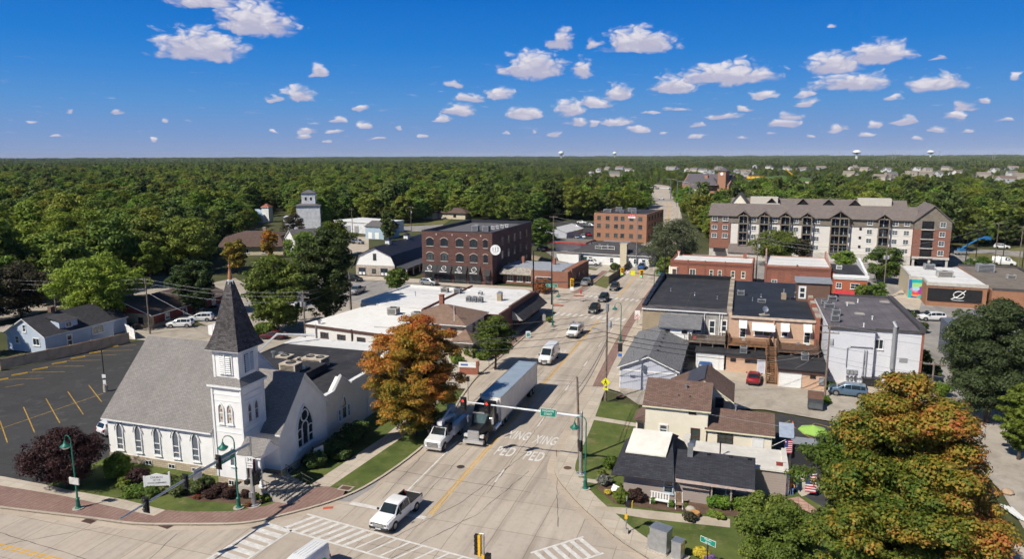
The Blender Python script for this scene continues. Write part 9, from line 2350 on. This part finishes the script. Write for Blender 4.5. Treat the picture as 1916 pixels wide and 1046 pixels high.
def scatter(name,P,S,RZ,K,meshes,label):
 me=bpy.data.meshes.new(name);me.vertices.add(len(P));me.vertices.foreach_set('co',np.array(P,np.float32).ravel())
 for nm_,dat,ty in(('sc',S,'FLOAT'),('rz',RZ,'FLOAT'),('kind',K,'INT')):
  at_=me.attributes.new(nm_,ty,'POINT');at_.data.foreach_set('value',np.array(dat,np.float32 if ty=='FLOAT' else np.int32))
 me.update()
 o=bpy.data.objects.new(name,me);link(o);tag(o,label,'woodland',None,'stuff')
 ng_=bpy.data.node_groups.new(name,'GeometryNodeTree')
 ng_.interface.new_socket('Geometry',in_out='INPUT',socket_type='NodeSocketGeometry');ng_.interface.new_socket('Geometry',in_out='OUTPUT',socket_type='NodeSocketGeometry')
 nd,lk=ng_.nodes,ng_.links
 gi,go=nd.new('NodeGroupInput'),nd.new('NodeGroupOutput')
 g2i=nd.new('GeometryNodeGeometryToInstance')
 for src in reversed(meshes):
  oi=nd.new('GeometryNodeObjectInfo');oi.inputs['Object'].default_value=src;oi.inputs['As Instance'].default_value=True;oi.transform_space='ORIGINAL'
  lk.new(oi.outputs['Geometry'],g2i.inputs[0])
 jn=nd.new('GeometryNodeJoinGeometry')
 for l in list(g2i.inputs[0].links):pass
 ng_.nodes.remove(g2i)
 for src in reversed(meshes):
  oi=nd.new('GeometryNodeObjectInfo');oi.inputs['Object'].default_value=src;oi.inputs['As Instance'].default_value=True;oi.transform_space='ORIGINAL'
  lk.new(oi.outputs['Geometry'],jn.inputs[0])
 iop=nd.new('GeometryNodeInstanceOnPoints');iop.inputs['Pick Instance'].default_value=True
 lk.new(gi.outputs[0],iop.inputs['Points']);lk.new(jn.outputs[0],iop.inputs['Instance'])
 def attr(nm_,ty):
  a=nd.new('GeometryNodeInputNamedAttribute');a.data_type=ty;a.inputs['Name'].default_value=nm_;return a.outputs['Attribute']
 lk.new(attr('kind','INT'),iop.inputs['Instance Index'])
 cx=nd.new('ShaderNodeCombineXYZ');lk.new(attr('rz','FLOAT'),cx.inputs[2])
 e2r=nd.new('FunctionNodeEulerToRotation');lk.new(cx.outputs[0],e2r.inputs[0]);lk.new(e2r.outputs[0],iop.inputs['Rotation'])
 lk.new(attr('sc','FLOAT'),iop.inputs['Scale'])
 lk.new(iop.outputs[0],go.inputs[0])
 md=o.modifiers.new('canopy','NODES');md.node_group=ng_
 return o
src=[]
used={}
for o in list(bpy.data.objects):
 if o.type=='MESH' and o.data in fcrown and o.data.name not in used:used[o.data.name]=o
src=[used[m.name]for m in fcrown if m.name in used]
n=len(rest)
scatter('forest',[(q[0],q[1],0)for q in rest],[(.58+.8*ng.random()**1.4)*(1 if q[3]<-.02 or q[2]<560 else.56)for q in rest],ng.random(n)*6.28,ng.integers(0,len(src),n),src,'rolling green woodland stretching from the town to the horizon')
LEAFF=MLEAF('leaf_far',[(.055,.09,.022),(.085,.125,.028),(.12,.145,.036)],.02,.4,.3,.15,.06,.8,stand=.9)
gm=[]
for k in range(4):
 g=random.Random(300+k);L_=[]
 for q in range(34):
  r=g.uniform(3.5,7);L_.append((g.uniform(-34,34),g.uniform(-24,24),g.uniform(5.5,8.5),r,r,r*.95))
 gm.append(leaf_mesh('grove',L_,2600,2.3,LEAFF,300+k,(.8,1.05)))
P,d=[],2050.0
while d<7600:
 s=34+(d-2000)/70;nrow=int(2*half*d/s)
 for i in range(nrow):
  a=-half+2*half*(i+ng.random())/nrow;dd=d+(ng.random()-.5)*s
  if a>0 and ng.random()<.3:continue
  P.append((dd*math.sin(a-YAW),dd*math.cos(a-YAW),0,s))
 d+=s*.75
o4=[tag(put('grove',m,None,P[i][:3]),'distant grove of small crowns below the horizon','grove','distant groves')for i,m in enumerate(gm)]
P=P[4:]
scatter('far_forest',[p[:3]for p in P],[p[3]/40*(.6+.3*ng.random())if p[3]>50 else.9+.3*ng.random()for p in P],ng.choice([0,3.14,.2,-.3],len(P))-YAW,ng.integers(0,4,len(P)),o4,'hazy far woods lining the horizon')
# air
hz=MB().box(-9000,9000,-400,9500,-2.0,75)
m=bpy.data.materials.new('haze');m.use_nodes=True;t=m.node_tree;t.nodes.clear()
vol=N(t,'ShaderNodeVolumePrincipled');vol.inputs['Color'].default_value=(.86,.92,1.0,1);vol.inputs['Density'].default_value=.000028;vol.inputs['Anisotropy'].default_value=-.4
t.links.new(vol.outputs[0],N(t,'ShaderNodeOutputMaterial').inputs['Volume'])
HAZE=True
if HAZE:tag(hz.build('haze',m),None,None,None,'stuff')
